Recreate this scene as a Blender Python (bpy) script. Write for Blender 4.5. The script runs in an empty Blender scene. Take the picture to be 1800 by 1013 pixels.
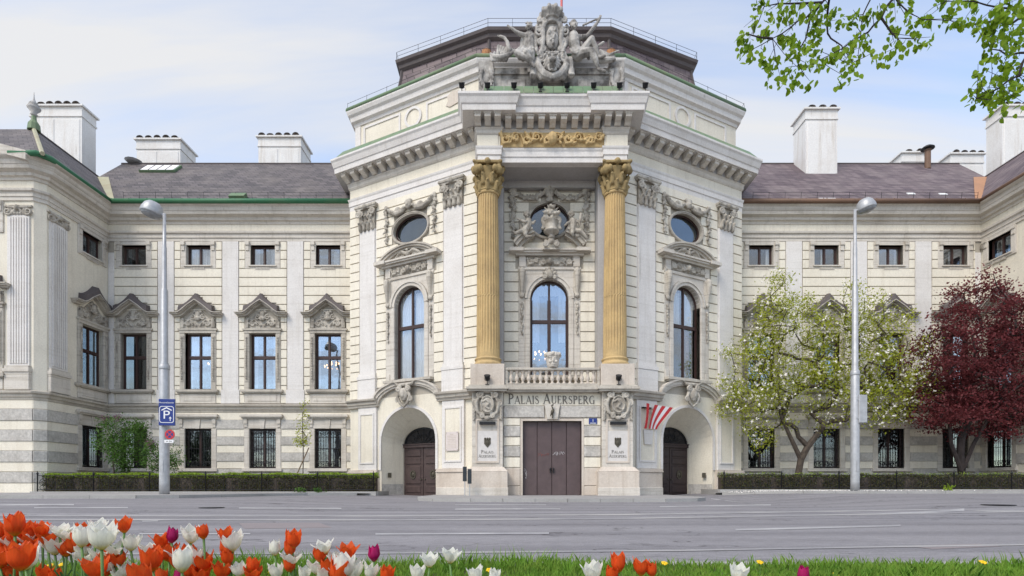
import bpy, bmesh, math, random
import numpy as np
from mathutils import Matrix, Vector, Euler
random.seed(7); np.random.seed(7)
R = math.radians
scene = bpy.context.scene
COL = scene.collection

# ------------------------------------------------------------------ camera, sky, sun, exposure
cam_data = bpy.data.cameras.new('camera'); cam = bpy.data.objects.new('camera', cam_data); COL.objects.link(cam)
CAM_H = 0.62
cam.location = (0, 0, CAM_H); cam.rotation_euler = (R(90), 0, 0)
cam_data.sensor_width = 36; cam_data.lens = 19.0
cam_data.shift_y = (855 - 506.5) / 1800
cam_data.clip_start = 0.05; cam_data.clip_end = 2000
scene.camera = cam

SUN_AZ, SUN_EL = R(-142), R(47)          # azimuth from +Y, clockwise: behind the camera, to the left
world = bpy.data.worlds.new('World'); scene.world = world; world.use_nodes = True
wn = world.node_tree.nodes; wl = world.node_tree.links; wn.clear()
sky = wn.new('ShaderNodeTexSky'); sky.sky_type = 'NISHITA'; sky.sun_disc = False
sky.sun_elevation = SUN_EL; sky.sun_rotation = SUN_AZ; sky.air_density = 1.0; sky.dust_density = 0.5; sky.ozone_density = 1.2
bg_sky = wn.new('ShaderNodeBackground'); bg_sky.inputs['Strength'].default_value = 0.145
bg_cl = wn.new('ShaderNodeBackground'); bg_cl.inputs['Color'].default_value = (0.99, 0.99, 1.0, 1); bg_cl.inputs['Strength'].default_value = 0.355
tc = wn.new('ShaderNodeTexCoord')
# project the direction on a high flat cloud deck so the streaks flatten towards the horizon
sep = wn.new('ShaderNodeSeparateXYZ'); wl.new(tc.outputs['Generated'], sep.inputs[0])
zz = wn.new('ShaderNodeMath'); zz.operation = 'ADD'; zz.inputs[1].default_value = 0.12; wl.new(sep.outputs['Z'], zz.inputs[0])
za = wn.new('ShaderNodeMath'); za.operation = 'MAXIMUM'; za.inputs[1].default_value = 0.05; wl.new(zz.outputs[0], za.inputs[0])
dx = wn.new('ShaderNodeMath'); dx.operation = 'DIVIDE'; wl.new(sep.outputs['X'], dx.inputs[0]); wl.new(za.outputs[0], dx.inputs[1])
dy = wn.new('ShaderNodeMath'); dy.operation = 'DIVIDE'; wl.new(sep.outputs['Y'], dy.inputs[0]); wl.new(za.outputs[0], dy.inputs[1])
cmb = wn.new('ShaderNodeCombineXYZ'); wl.new(dx.outputs[0], cmb.inputs[0]); wl.new(dy.outputs[0], cmb.inputs[1])
mp = wn.new('ShaderNodeMapping'); mp.inputs['Scale'].default_value = (0.42, 2.1, 1); mp.inputs['Location'].default_value = (7.9, 0.6, 0)
mp.inputs['Rotation'].default_value = (0, 0, R(-2)); wl.new(cmb.outputs[0], mp.inputs[0])
ns = wn.new('ShaderNodeTexNoise'); ns.inputs['Scale'].default_value = 1.15; ns.inputs['Detail'].default_value = 7; ns.inputs['Roughness'].default_value = 0.52
ns.inputs['Distortion'].default_value = 0.35; wl.new(mp.outputs[0], ns.inputs['Vector'])
rmp = wn.new('ShaderNodeValToRGB'); rmp.color_ramp.elements[0].position = 0.42; rmp.color_ramp.elements[1].position = 0.63
rmp.color_ramp.elements[0].color = (0.28, 0.28, 0.28, 1); rmp.color_ramp.elements[1].color = (0.97, 0.97, 0.97, 1)
wl.new(ns.outputs['Fac'], rmp.inputs[0])
mx = wn.new('ShaderNodeMixShader'); wl.new(rmp.outputs[0], mx.inputs[0]); wl.new(sky.outputs[0], bg_sky.inputs['Color'])
wl.new(bg_sky.outputs[0], mx.inputs[1]); wl.new(bg_cl.outputs[0], mx.inputs[2])
wo = wn.new('ShaderNodeOutputWorld'); wl.new(mx.outputs[0], wo.inputs['Surface'])

sun_data = bpy.data.lights.new('sun', 'SUN'); sun_data.energy = 1.15; sun_data.angle = R(26); sun_data.color = (1.0, 0.92, 0.81)
sun = bpy.data.objects.new('sun', sun_data); COL.objects.link(sun)
sdir = Vector((math.sin(SUN_AZ) * math.cos(SUN_EL), math.cos(SUN_AZ) * math.cos(SUN_EL), math.sin(SUN_EL)))
sun.location = sdir * 60; sun.rotation_euler = sdir.to_track_quat('Z', 'Y').to_euler()
scene.view_settings.view_transform = 'Standard'; scene.view_settings.look = 'None'
scene.view_settings.exposure = 1.27; scene.view_settings.gamma = 1.0; scene.view_settings.use_curve_mapping = False
scene.cycles.max_bounces = 6; scene.cycles.diffuse_bounces = 3; scene.cycles.transparent_max_bounces = 12

# ------------------------------------------------------------------ materials
MATS = {}
def _new(name):
    m = bpy.data.materials.new(name); m.use_nodes = True; n = m.node_tree.nodes; l = m.node_tree.links
    return m, n, l, n['Principled BSDF']
def _pos(n, l, scale):
    g = n.new('ShaderNodeNewGeometry'); mp = n.new('ShaderNodeMapping'); mp.inputs['Scale'].default_value = scale
    l.new(g.outputs['Position'], mp.inputs[0]); return mp.outputs[0]
def _noise(n, l, scale, nscale=1.0, detail=5, rough=0.6):
    t = n.new('ShaderNodeTexNoise'); t.inputs['Scale'].default_value = nscale; t.inputs['Detail'].default_value = detail
    t.inputs['Roughness'].default_value = rough; l.new(_pos(n, l, scale), t.inputs['Vector']); return t.outputs['Fac']
def _ramp(n, l, fac, p0, p1, c0=(0, 0, 0, 1), c1=(1, 1, 1, 1)):
    r = n.new('ShaderNodeValToRGB'); r.color_ramp.elements[0].position = p0; r.color_ramp.elements[1].position = p1
    r.color_ramp.elements[0].color = c0; r.color_ramp.elements[1].color = c1; l.new(fac, r.inputs[0]); return r.outputs[0]
def _mix(n, l, fac, a, b, mode='MIX'):
    m = n.new('ShaderNodeMix'); m.data_type = 'RGBA'; m.blend_type = mode
    for s, v in ((m.inputs[0], fac), (m.inputs[6], a), (m.inputs[7], b)):
        if hasattr(v, 'links') or hasattr(v, 'is_linked'): l.new(v, s)
        elif isinstance(v, (int, float)): s.default_value = v
        else: s.default_value = (*v, 1) if len(v) == 3 else v
    return m.outputs[2]
def _bump(n, l, fac, b, strength, dist=0.02):
    k = n.new('ShaderNodeBump'); k.inputs['Strength'].default_value = strength; k.inputs['Distance'].default_value = dist
    l.new(fac, k.inputs['Height']); l.new(k.outputs[0], b.inputs['Normal'])

def weathered(name, col, dirt, amount=0.5, patch=0.5, rough=0.85, bump=0.3, fine=14.0, streak=1.0, lo=0.45, hi=0.75, ps=0.55, grain=0.86, ledge=0.0):
    """plaster or stone: soft patches, rain streaks and fine grain, all in world position"""
    m, n, l, b = _new(name)
    big = _noise(n, l, (ps, ps, ps), 1.0, 6, 0.62)
    st = _noise(n, l, (2.6, 2.6, 0.16), 1.3, 5, 0.65)
    fn = _noise(n, l, (1, 1, 1), fine, 4, 0.65)
    f1 = _ramp(n, l, big, lo, hi); f2 = _ramp(n, l, st, 0.52, 0.78)
    c = _mix(n, l, f1, col, [x * (1 - patch) + y * patch for x, y in zip(col, dirt)])
    k = n.new('ShaderNodeMath'); k.operation = 'MULTIPLY'; k.inputs[1].default_value = amount * streak; l.new(f2, k.inputs[0])
    c = _mix(n, l, k.outputs[0], c, dirt)
    s2 = _ramp(n, l, _noise(n, l, (6.5, 6.5, 0.22), 1.0, 3, 0.6), 0.60, 0.74); g2 = _ramp(n, l, _noise(n, l, (0.9, 0.9, 0.45), 1.0, 6, 0.7), 0.50, 0.66)
    q = n.new('ShaderNodeMath'); q.operation = 'MULTIPLY'; l.new(s2, q.inputs[0]); l.new(g2, q.inputs[1]); q3 = n.new('ShaderNodeMath'); q3.operation = 'MULTIPLY'; q3.inputs[1].default_value = min(1, amount * streak * 1.5); l.new(q.outputs[0], q3.inputs[0])
    c = _mix(n, l, q3.outputs[0], c, [x * .75 for x in dirt])
    if ledge:                                             # grime lines that settle along horizontal mouldings
        hz = _ramp(n, l, _noise(n, l, (0.22, 0.22, 7.0), 1.0, 4, 0.6), 0.50, 0.70); hq = n.new('ShaderNodeMath'); hq.operation = 'MULTIPLY'; hq.inputs[1].default_value = ledge; l.new(hz, hq.inputs[0])
        c = _mix(n, l, hq.outputs[0], c, dirt)
    k2 = _ramp(n, l, fn, 0.3, 0.75, (grain, grain, grain, 1), (1.05, 1.05, 1.05, 1))
    c = _mix(n, l, 1.0, c, k2, 'MULTIPLY')
    l.new(c, b.inputs['Base Color']); b.inputs['Roughness'].default_value = rough; b.inputs['Specular IOR Level'].default_value = 0.25
    _bump(n, l, fn, b, bump); MATS[name] = m; return m
def plain(name, col, rough=0.5, metal=0.0, var=0.12, fine=6.0, bump=0.0, spec=0.4):
    m, n, l, b = _new(name)
    f = _noise(n, l, (1, 1, 1), fine, 4)
    k = _ramp(n, l, f, 0.3, 0.7, (1 - var, 1 - var, 1 - var, 1), (1 + var * .6, 1 + var * .6, 1 + var * .6, 1))
    l.new(_mix(n, l, 1.0, col, k, 'MULTIPLY'), b.inputs['Base Color'])
    b.inputs['Roughness'].default_value = rough; b.inputs['Metallic'].default_value = metal; b.inputs['Specular IOR Level'].default_value = spec
    if bump: _bump(n, l, f, b, bump)
    MATS[name] = m; return m
def foliage(name, c0, c1, scale=1.2, trans=0.35, c2=None):
    m, n, l, b = _new(name)
    f = _noise(n, l, (1, 1, 1), scale, 3, 0.6); g = _noise(n, l, (1, 1, 1), 9.0, 2, 0.6)
    c = _mix(n, l, _ramp(n, l, f, 0.35, 0.65), c0, c1)
    c = _mix(n, l, _ramp(n, l, g, 0.35, 0.7), c, c2 or [x * 1.3 for x in c1])
    l.new(c, b.inputs['Base Color']); b.inputs['Roughness'].default_value = 0.55; b.inputs['Specular IOR Level'].default_value = 0.25
    t = n.new('ShaderNodeBsdfTranslucent'); l.new(c, t.inputs[0]); s = n.new('ShaderNodeMixShader'); s.inputs[0].default_value = trans
    l.new(b.outputs[0], s.inputs[1]); l.new(t.outputs[0], s.inputs[2]); l.new(s.outputs[0], n['Material Output'].inputs['Surface'])
    MATS[name] = m; return m

weathered('cream', (0.77, 0.715, 0.60), (0.46, 0.40, 0.31), 0.40, 0.30)
weathered('cream_band', (0.80, 0.745, 0.63), (0.50, 0.43, 0.33), 0.42, 0.30)
weathered('joint_dirt', (0.44, 0.40, 0.335), (0.30, 0.26, 0.21), 0.4, 0.4)
weathered('white_plaster', (0.735, 0.705, 0.675), (0.48, 0.44, 0.39), 0.45, 0.35, ledge=0.22)
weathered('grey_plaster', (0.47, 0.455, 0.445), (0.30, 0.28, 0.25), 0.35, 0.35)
weathered('stone', (0.55, 0.505, 0.435), (0.21, 0.185, 0.16), 0.55, 0.5, bump=0.5, ledge=0.55)
weathered('stone_light', (0.64, 0.595, 0.53), (0.31, 0.265, 0.21), 0.5, 0.4, bump=0.4, ledge=0.5)
weathered('stone_pink', (0.62, 0.55, 0.475), (0.36, 0.28, 0.21), 0.5, 0.5, bump=0.4)
weathered('ornament', (0.53, 0.49, 0.425), (0.19, 0.165, 0.135), 0.6, 0.75, fine=9, bump=0.6, lo=0.40, hi=0.62, ps=1.9)
weathered('statue_stone', (0.50, 0.475, 0.44), (0.09, 0.08, 0.075), 0.75, 0.85, fine=7, bump=0.6, lo=0.42, hi=0.66, ps=1.7)
weathered('rough_grey', (0.60, 0.57, 0.525), (0.36, 0.335, 0.30), 0.55, 0.8, fine=8, bump=1.0, ps=1.6, grain=0.66)
weathered('gold_stone', (0.57, 0.41, 0.20), (0.30, 0.215, 0.12), 0.8, 0.55, ps=1.1, fine=10, bump=0.4)
weathered('gold_cap', (0.36, 0.265, 0.125), (0.13, 0.10, 0.06), 0.6, 0.6, fine=9, bump=0.6)
weathered('chimney_white', (0.77, 0.755, 0.735), (0.46, 0.38, 0.30), 0.55, 0.28)
weathered('dark_lead', (0.10, 0.083, 0.083), (0.16, 0.14, 0.13), 0.3, 0.5, rough=0.6, bump=0.2)
weathered('copper_green', (0.15, 0.235, 0.135), (0.24, 0.25, 0.15), 0.6, 0.7, rough=0.55, bump=0.2)
weathered('copper_dark', (0.045, 0.17, 0.085), (0.12, 0.20, 0.11), 0.4, 0.5, rough=0.5, bump=0.1)
weathered('copper_brown', (0.20, 0.12, 0.08), (0.10, 0.07, 0.055), 0.5, 0.6, rough=0.5, bump=0.1)
weathered('copper_orange', (0.46, 0.24, 0.13), (0.30, 0.17, 0.11), 0.5, 0.6, rough=0.5, bump=0.1)
weathered('valley_pale', (0.46, 0.45, 0.31), (0.36, 0.25, 0.15), 0.6, 0.6, rough=0.5, bump=0.1)
weathered('pavement', (0.36, 0.345, 0.335), (0.25, 0.235, 0.22), 0.4, 0.6, fine=20, bump=0.3, streak=0.2)
weathered('kerb_stone', (0.38, 0.37, 0.355), (0.22, 0.21, 0.195), 0.4, 0.5, fine=20, bump=0.4, streak=0.2)
weathered('line_paint', (0.50, 0.49, 0.485), (0.27, 0.262, 0.275), 0.2, 0.8, fine=30, bump=0.2, streak=0.0, lo=0.40, hi=0.62)
weathered('line_worn', (0.40, 0.385, 0.375), (0.27, 0.262, 0.272), 0.2, 0.9, fine=30, bump=0.2, streak=0.0, lo=0.38, hi=0.6)
weathered('patch_asphalt', (0.27, 0.235, 0.235), (0.20, 0.185, 0.19), 0.3, 0.6, fine=40, bump=0.3, streak=0.0)
plain('window_brown', (0.050, 0.026, 0.022), 0.45)
plain('door_brown', (0.070, 0.046, 0.043), 0.55, var=0.25, fine=4, bump=0.1)
plain('door_metal', (0.095, 0.066, 0.066), 0.5, var=0.18, fine=2.5)
plain('door_dark', (0.040, 0.025, 0.024), 0.5, var=0.2)
plain('iron', (0.018, 0.018, 0.02), 0.5, 0.3)
plain('bronze', (0.085, 0.075, 0.055), 0.5, 0.4)
plain('galvanised', (0.42, 0.425, 0.435), 0.45, 0.3, var=0.16, fine=5)
plain('lamp_glass', (0.30, 0.31, 0.32), 0.25)
plain('sign_blue', (0.012, 0.033, 0.20), 0.35, var=0.05)
plain('sign_white', (0.78, 0.78, 0.78), 0.4, var=0.05)
plain('sign_red', (0.50, 0.03, 0.035), 0.4, var=0.05)
plain('plaque_white', (0.60, 0.57, 0.54), 0.5, var=0.08)
plain('plaque_pink', (0.62, 0.55, 0.52), 0.5, var=0.1)
plain('letter_metal', (0.12, 0.105, 0.09), 0.5, 0.2)
plain('ribbon_red', (0.55, 0.035, 0.04), 0.6, var=0.1)
plain('ribbon_white', (0.78, 0.76, 0.76), 0.6, var=0.06)
plain('graffiti_white', (0.5, 0.48, 0.48), 0.7); plain('graffiti_red', (0.20, 0.06, 0.05), 0.7)
plain('room_dark', (0.035, 0.03, 0.028), 0.9, var=0.4, fine=0.8)
plain('curtain', (0.80, 0.77, 0.77), 0.8, var=0.10, fine=1.5)
plain('curtain_rose', (0.42, 0.33, 0.36), 0.8, var=0.10, fine=1.5)
plain('tile_cap', (0.27, 0.24, 0.22), 0.7, var=0.4)
plain('terracotta', (0.42, 0.20, 0.09), 0.8, var=0.4)
plain('stem_green', (0.11, 0.21, 0.055), 0.5, var=0.2); plain('bark', (0.075, 0.058, 0.045), 0.9, var=0.5, fine=5, bump=0.5)
plain('bark_dark', (0.035, 0.026, 0.024), 0.9, var=0.5, fine=5, bump=0.5)
plain('stake_wood', (0.20, 0.14, 0.09), 0.8)
plain('soil', (0.085, 0.062, 0.045), 0.95, var=0.5, fine=8, bump=0.5)
plain('dandelion', (0.85, 0.55, 0.01), 0.6)
plain('dark_rubber', (0.022, 0.028, 0.034), 0.5)
foliage('leaf_hedge', (0.035, 0.055, 0.016), (0.10, 0.125, 0.03), 3.0, 0.3, (0.15, 0.115, 0.07))
foliage('leaf_lime', (0.15, 0.25, 0.025), (0.26, 0.36, 0.035), 2.0, 0.35)
foliage('leaf_magnolia', (0.22, 0.265, 0.025), (0.37, 0.40, 0.04), 0.7, 0.45)
foliage('leaf_maple', (0.065, 0.014, 0.017), (0.165, 0.032, 0.037), 0.7, 0.4, (0.20, 0.05, 0.052))
foliage('leaf_lilac', (0.035, 0.085, 0.018), (0.085, 0.17, 0.03), 1.5, 0.35)
foliage('lilac_bloom', (0.12, 0.035, 0.085), (0.20, 0.07, 0.14), 2.0, 0.3)
foliage('blossom', (0.78, 0.72, 0.66), (0.86, 0.83, 0.78), 2.0, 0.3)
foliage('leaf_linden', (0.10, 0.21, 0.012), (0.23, 0.38, 0.02), 0.9, 0.5, (0.30, 0.42, 0.03))
foliage('grass_blade', (0.09, 0.22, 0.025), (0.18, 0.37, 0.04), 1.6, 0.4, (0.26, 0.38, 0.06))
foliage('tulip_leaf', (0.05, 0.13, 0.04), (0.09, 0.20, 0.06), 5.0, 0.25)

def slate(name, c0, c1, c2):
    m, n, l, b = _new(name)
    g = n.new('ShaderNodeNewGeometry'); s = n.new('ShaderNodeSeparateXYZ'); l.new(g.outputs['Position'], s.inputs[0])
    a = n.new('ShaderNodeMath'); a.operation = 'ADD'; l.new(s.outputs[0], a.inputs[0]); l.new(s.outputs[1], a.inputs[1])
    z = n.new('ShaderNodeMath'); z.operation = 'MULTIPLY'; z.inputs[1].default_value = 1.35; l.new(s.outputs[2], z.inputs[0])
    c = n.new('ShaderNodeCombineXYZ'); l.new(a.outputs[0], c.inputs[0]); l.new(z.outputs[0], c.inputs[1])
    br = n.new('ShaderNodeTexBrick'); br.inputs['Scale'].default_value = 1.0; br.inputs['Brick Width'].default_value = 0.55; br.inputs['Row Height'].default_value = 0.36
    br.inputs['Mortar Size'].default_value = 0.02; br.inputs['Bias'].default_value = -0.1
    br.inputs['Color1'].default_value = (*c0, 1); br.inputs['Color2'].default_value = (*c1, 1); br.inputs['Mortar'].default_value = (c0[0] * .45, c0[1] * .45, c0[2] * .45, 1)
    l.new(c.outputs[0], br.inputs['Vector'])
    f = _noise(n, l, (0.5, 0.5, 0.9), 1.0, 5)
    col = _mix(n, l, _ramp(n, l, f, 0.45, 0.75), br.outputs['Color'], c2)
    col = _mix(n, l, 0.55, br.outputs['Color'], col)
    l.new(col, b.inputs['Base Color']); b.inputs['Roughness'].default_value = 0.62; b.inputs['Specular IOR Level'].default_value = 0.3
    _bump(n, l, br.outputs['Fac'], b, 0.5, -0.02); MATS[name] = m
slate('slate', (0.085, 0.075, 0.078), (0.165, 0.143, 0.143), (0.22, 0.19, 0.17))
slate('slate_purple', (0.105, 0.078, 0.088), (0.205, 0.160, 0.165), (0.26, 0.215, 0.205))

m, n, l, b = _new('asphalt')
f1 = _noise(n, l, (0.05, 0.6, 1), 1.0, 5, 0.6); f2 = _noise(n, l, (1, 1, 1), 55.0, 3, 0.7); f3 = _noise(n, l, (0.3, 0.9, 1), 1.0, 6, 0.65)
c = _mix(n, l, _ramp(n, l, f1, 0.35, 0.65), (0.235, 0.228, 0.24), (0.30, 0.29, 0.302))
c = _mix(n, l, _ramp(n, l, f3, 0.5, 0.75), c, (0.20, 0.192, 0.203))
sy = n.new('ShaderNodeSeparateXYZ'); l.new(_pos(n, l, (1, 1, 1)), sy.inputs[0]); wv = n.new('ShaderNodeMath'); wv.operation = 'SINE'; wm = n.new('ShaderNodeMath'); wm.operation = 'MULTIPLY_ADD'; wm.inputs[1].default_value = 3.7; l.new(sy.outputs[1], wm.inputs[0]); l.new(_noise(n, l, (.06, .2, 1), 1.0, 3), wm.inputs[2]); l.new(wm.outputs[0], wv.inputs[0])
c = _mix(n, l, _ramp(n, l, wv.outputs[0], 0.3, 1.0, (0, 0, 0, 1), (.55, .55, .55, 1)), c, (0.185, 0.178, 0.19))      # wheel tracks
vo = n.new('ShaderNodeTexVoronoi'); vo.feature = 'DISTANCE_TO_EDGE'; vo.inputs['Scale'].default_value = 1.0
wp = n.new('ShaderNodeVectorMath'); wp.operation = 'ADD'; l.new(_pos(n, l, (.16, .42, 1)), wp.inputs[0]); nz = n.new('ShaderNodeTexNoise'); nz.inputs['Scale'].default_value = 1.2; nz.inputs['Detail'].default_value = 6; l.new(_pos(n, l, (.6, .9, 1)), nz.inputs['Vector']); l.new(nz.outputs['Color'], wp.inputs[1]); l.new(wp.outputs[0], vo.inputs['Vector'])
ck = _ramp(n, l, vo.outputs['Distance'], 0.004, 0.012, (1, 1, 1, 1), (0, 0, 0, 1)); cm = n.new('ShaderNodeMath'); cm.operation = 'MULTIPLY'; l.new(ck, cm.inputs[0]); l.new(_ramp(n, l, f3, 0.42, 0.55), cm.inputs[1])
c = _mix(n, l, cm.outputs[0], c, (0.11, 0.105, 0.11))
c = _mix(n, l, 1.0, c, _ramp(n, l, f2, 0.3, 0.72, (0.72, 0.72, 0.72, 1), (1.18, 1.18, 1.18, 1)), 'MULTIPLY')
l.new(c, b.inputs['Base Color']); b.inputs['Roughness'].default_value = 0.85; b.inputs['Specular IOR Level'].default_value = 0.25
_bump(n, l, f2, b, 0.5, 0.006); MATS['asphalt'] = m
f6 = _noise(n, l, (.8, 1.6, 1), 7.0, 8, 0.75); c2_ = _mix(n, l, 1.0, c, _ramp(n, l, f6, 0.32, 0.70, (0.80, 0.79, 0.79, 1), (1.13, 1.12, 1.11, 1)), 'MULTIPLY'); l.new(c2_, b.inputs['Base Color'])

def glass(name, fac, tint):
    m, n, l, b = _new(name); n.remove(b)
    g = n.new('ShaderNodeBsdfGlossy'); g.inputs['Roughness'].default_value = 0.015; g.inputs['Color'].default_value = (0.86, 0.92, 1.0, 1)
    t = n.new('ShaderNodeBsdfTransparent'); t.inputs['Color'].default_value = (*tint, 1)
    lw = n.new('ShaderNodeLayerWeight'); lw.inputs['Blend'].default_value = 0.25
    ad = n.new('ShaderNodeMath'); ad.operation = 'MULTIPLY_ADD'; ad.inputs[1].default_value = 0.5; ad.inputs[2].default_value = fac; ad.use_clamp = True
    l.new(lw.outputs['Fresnel'], ad.inputs[0])
    s = n.new('ShaderNodeMixShader'); l.new(ad.outputs[0], s.inputs[0]); l.new(t.outputs[0], s.inputs[1]); l.new(g.outputs[0], s.inputs[2])
    l.new(s.outputs[0], n['Material Output'].inputs['Surface'])
    f = _noise(n, l, (1, 1, 1), 0.9, 2, 0.5); k = n.new('ShaderNodeBump'); k.inputs['Strength'].default_value = 0.25; k.inputs['Distance'].default_value = 0.03
    l.new(f, k.inputs['Height']); l.new(k.outputs[0], g.inputs['Normal']); MATS[name] = m
glass('glass', 0.14, (0.90, 0.92, 0.92)); glass('glass_wing', 0.25, (0.80, 0.83, 0.84)); glass('glass_dark', 0.11, (0.55, 0.58, 0.58))
def emit(name, col, st):
    m, n, l, b = _new(name); b.inputs['Emission Color'].default_value = (*col, 1); b.inputs['Emission Strength'].default_value = st; MATS[name] = m
emit('bulb', (1.0, 0.50, 0.16), 3.0)
def petal_mat(name, tip, mid, base):
    m, n, l, b = _new(name); t = n.new('ShaderNodeTexCoord'); s = n.new('ShaderNodeSeparateXYZ'); l.new(t.outputs['Object'], s.inputs[0])
    r = n.new('ShaderNodeValToRGB'); e = r.color_ramp.elements; e[0].position = 0.0; e[0].color = (*base, 1); e[1].position = 1.0; e[1].color = (*tip, 1)
    k = e.new(0.26); k.color = (*mid, 1); mu = n.new('ShaderNodeMath'); mu.operation = 'MULTIPLY'; mu.inputs[1].default_value = 13.0
    l.new(s.outputs[2], mu.inputs[0]); l.new(mu.outputs[0], r.inputs[0])
    f = _noise(n, l, (160, 160, 22), 1.0, 2); c = _mix(n, l, 1.0, r.outputs[0], _ramp(n, l, f, 0.3, 0.7, (0.88, 0.88, 0.88, 1), (1.06, 1.06, 1.06, 1)), 'MULTIPLY')
    l.new(c, b.inputs['Base Color']); b.inputs['Roughness'].default_value = 0.42; b.inputs['Specular IOR Level'].default_value = 0.3
    tr = n.new('ShaderNodeBsdfTranslucent'); l.new(c, tr.inputs[0]); x = n.new('ShaderNodeMixShader'); x.inputs[0].default_value = 0.5
    l.new(b.outputs[0], x.inputs[1]); l.new(tr.outputs[0], x.inputs[2]); l.new(x.outputs[0], n['Material Output'].inputs['Surface']); MATS[name] = m
petal_mat('petal_orange', (0.86, 0.125, 0.022), (0.82, 0.125, 0.022), (0.80, 0.46, 0.03))
petal_mat('petal_white', (0.90, 0.89, 0.83), (0.89, 0.88, 0.76), (0.80, 0.70, 0.10))
petal_mat('petal_magenta', (0.55, 0.015, 0.16), (0.50, 0.014, 0.15), (0.55, 0.10, 0.16))

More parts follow.
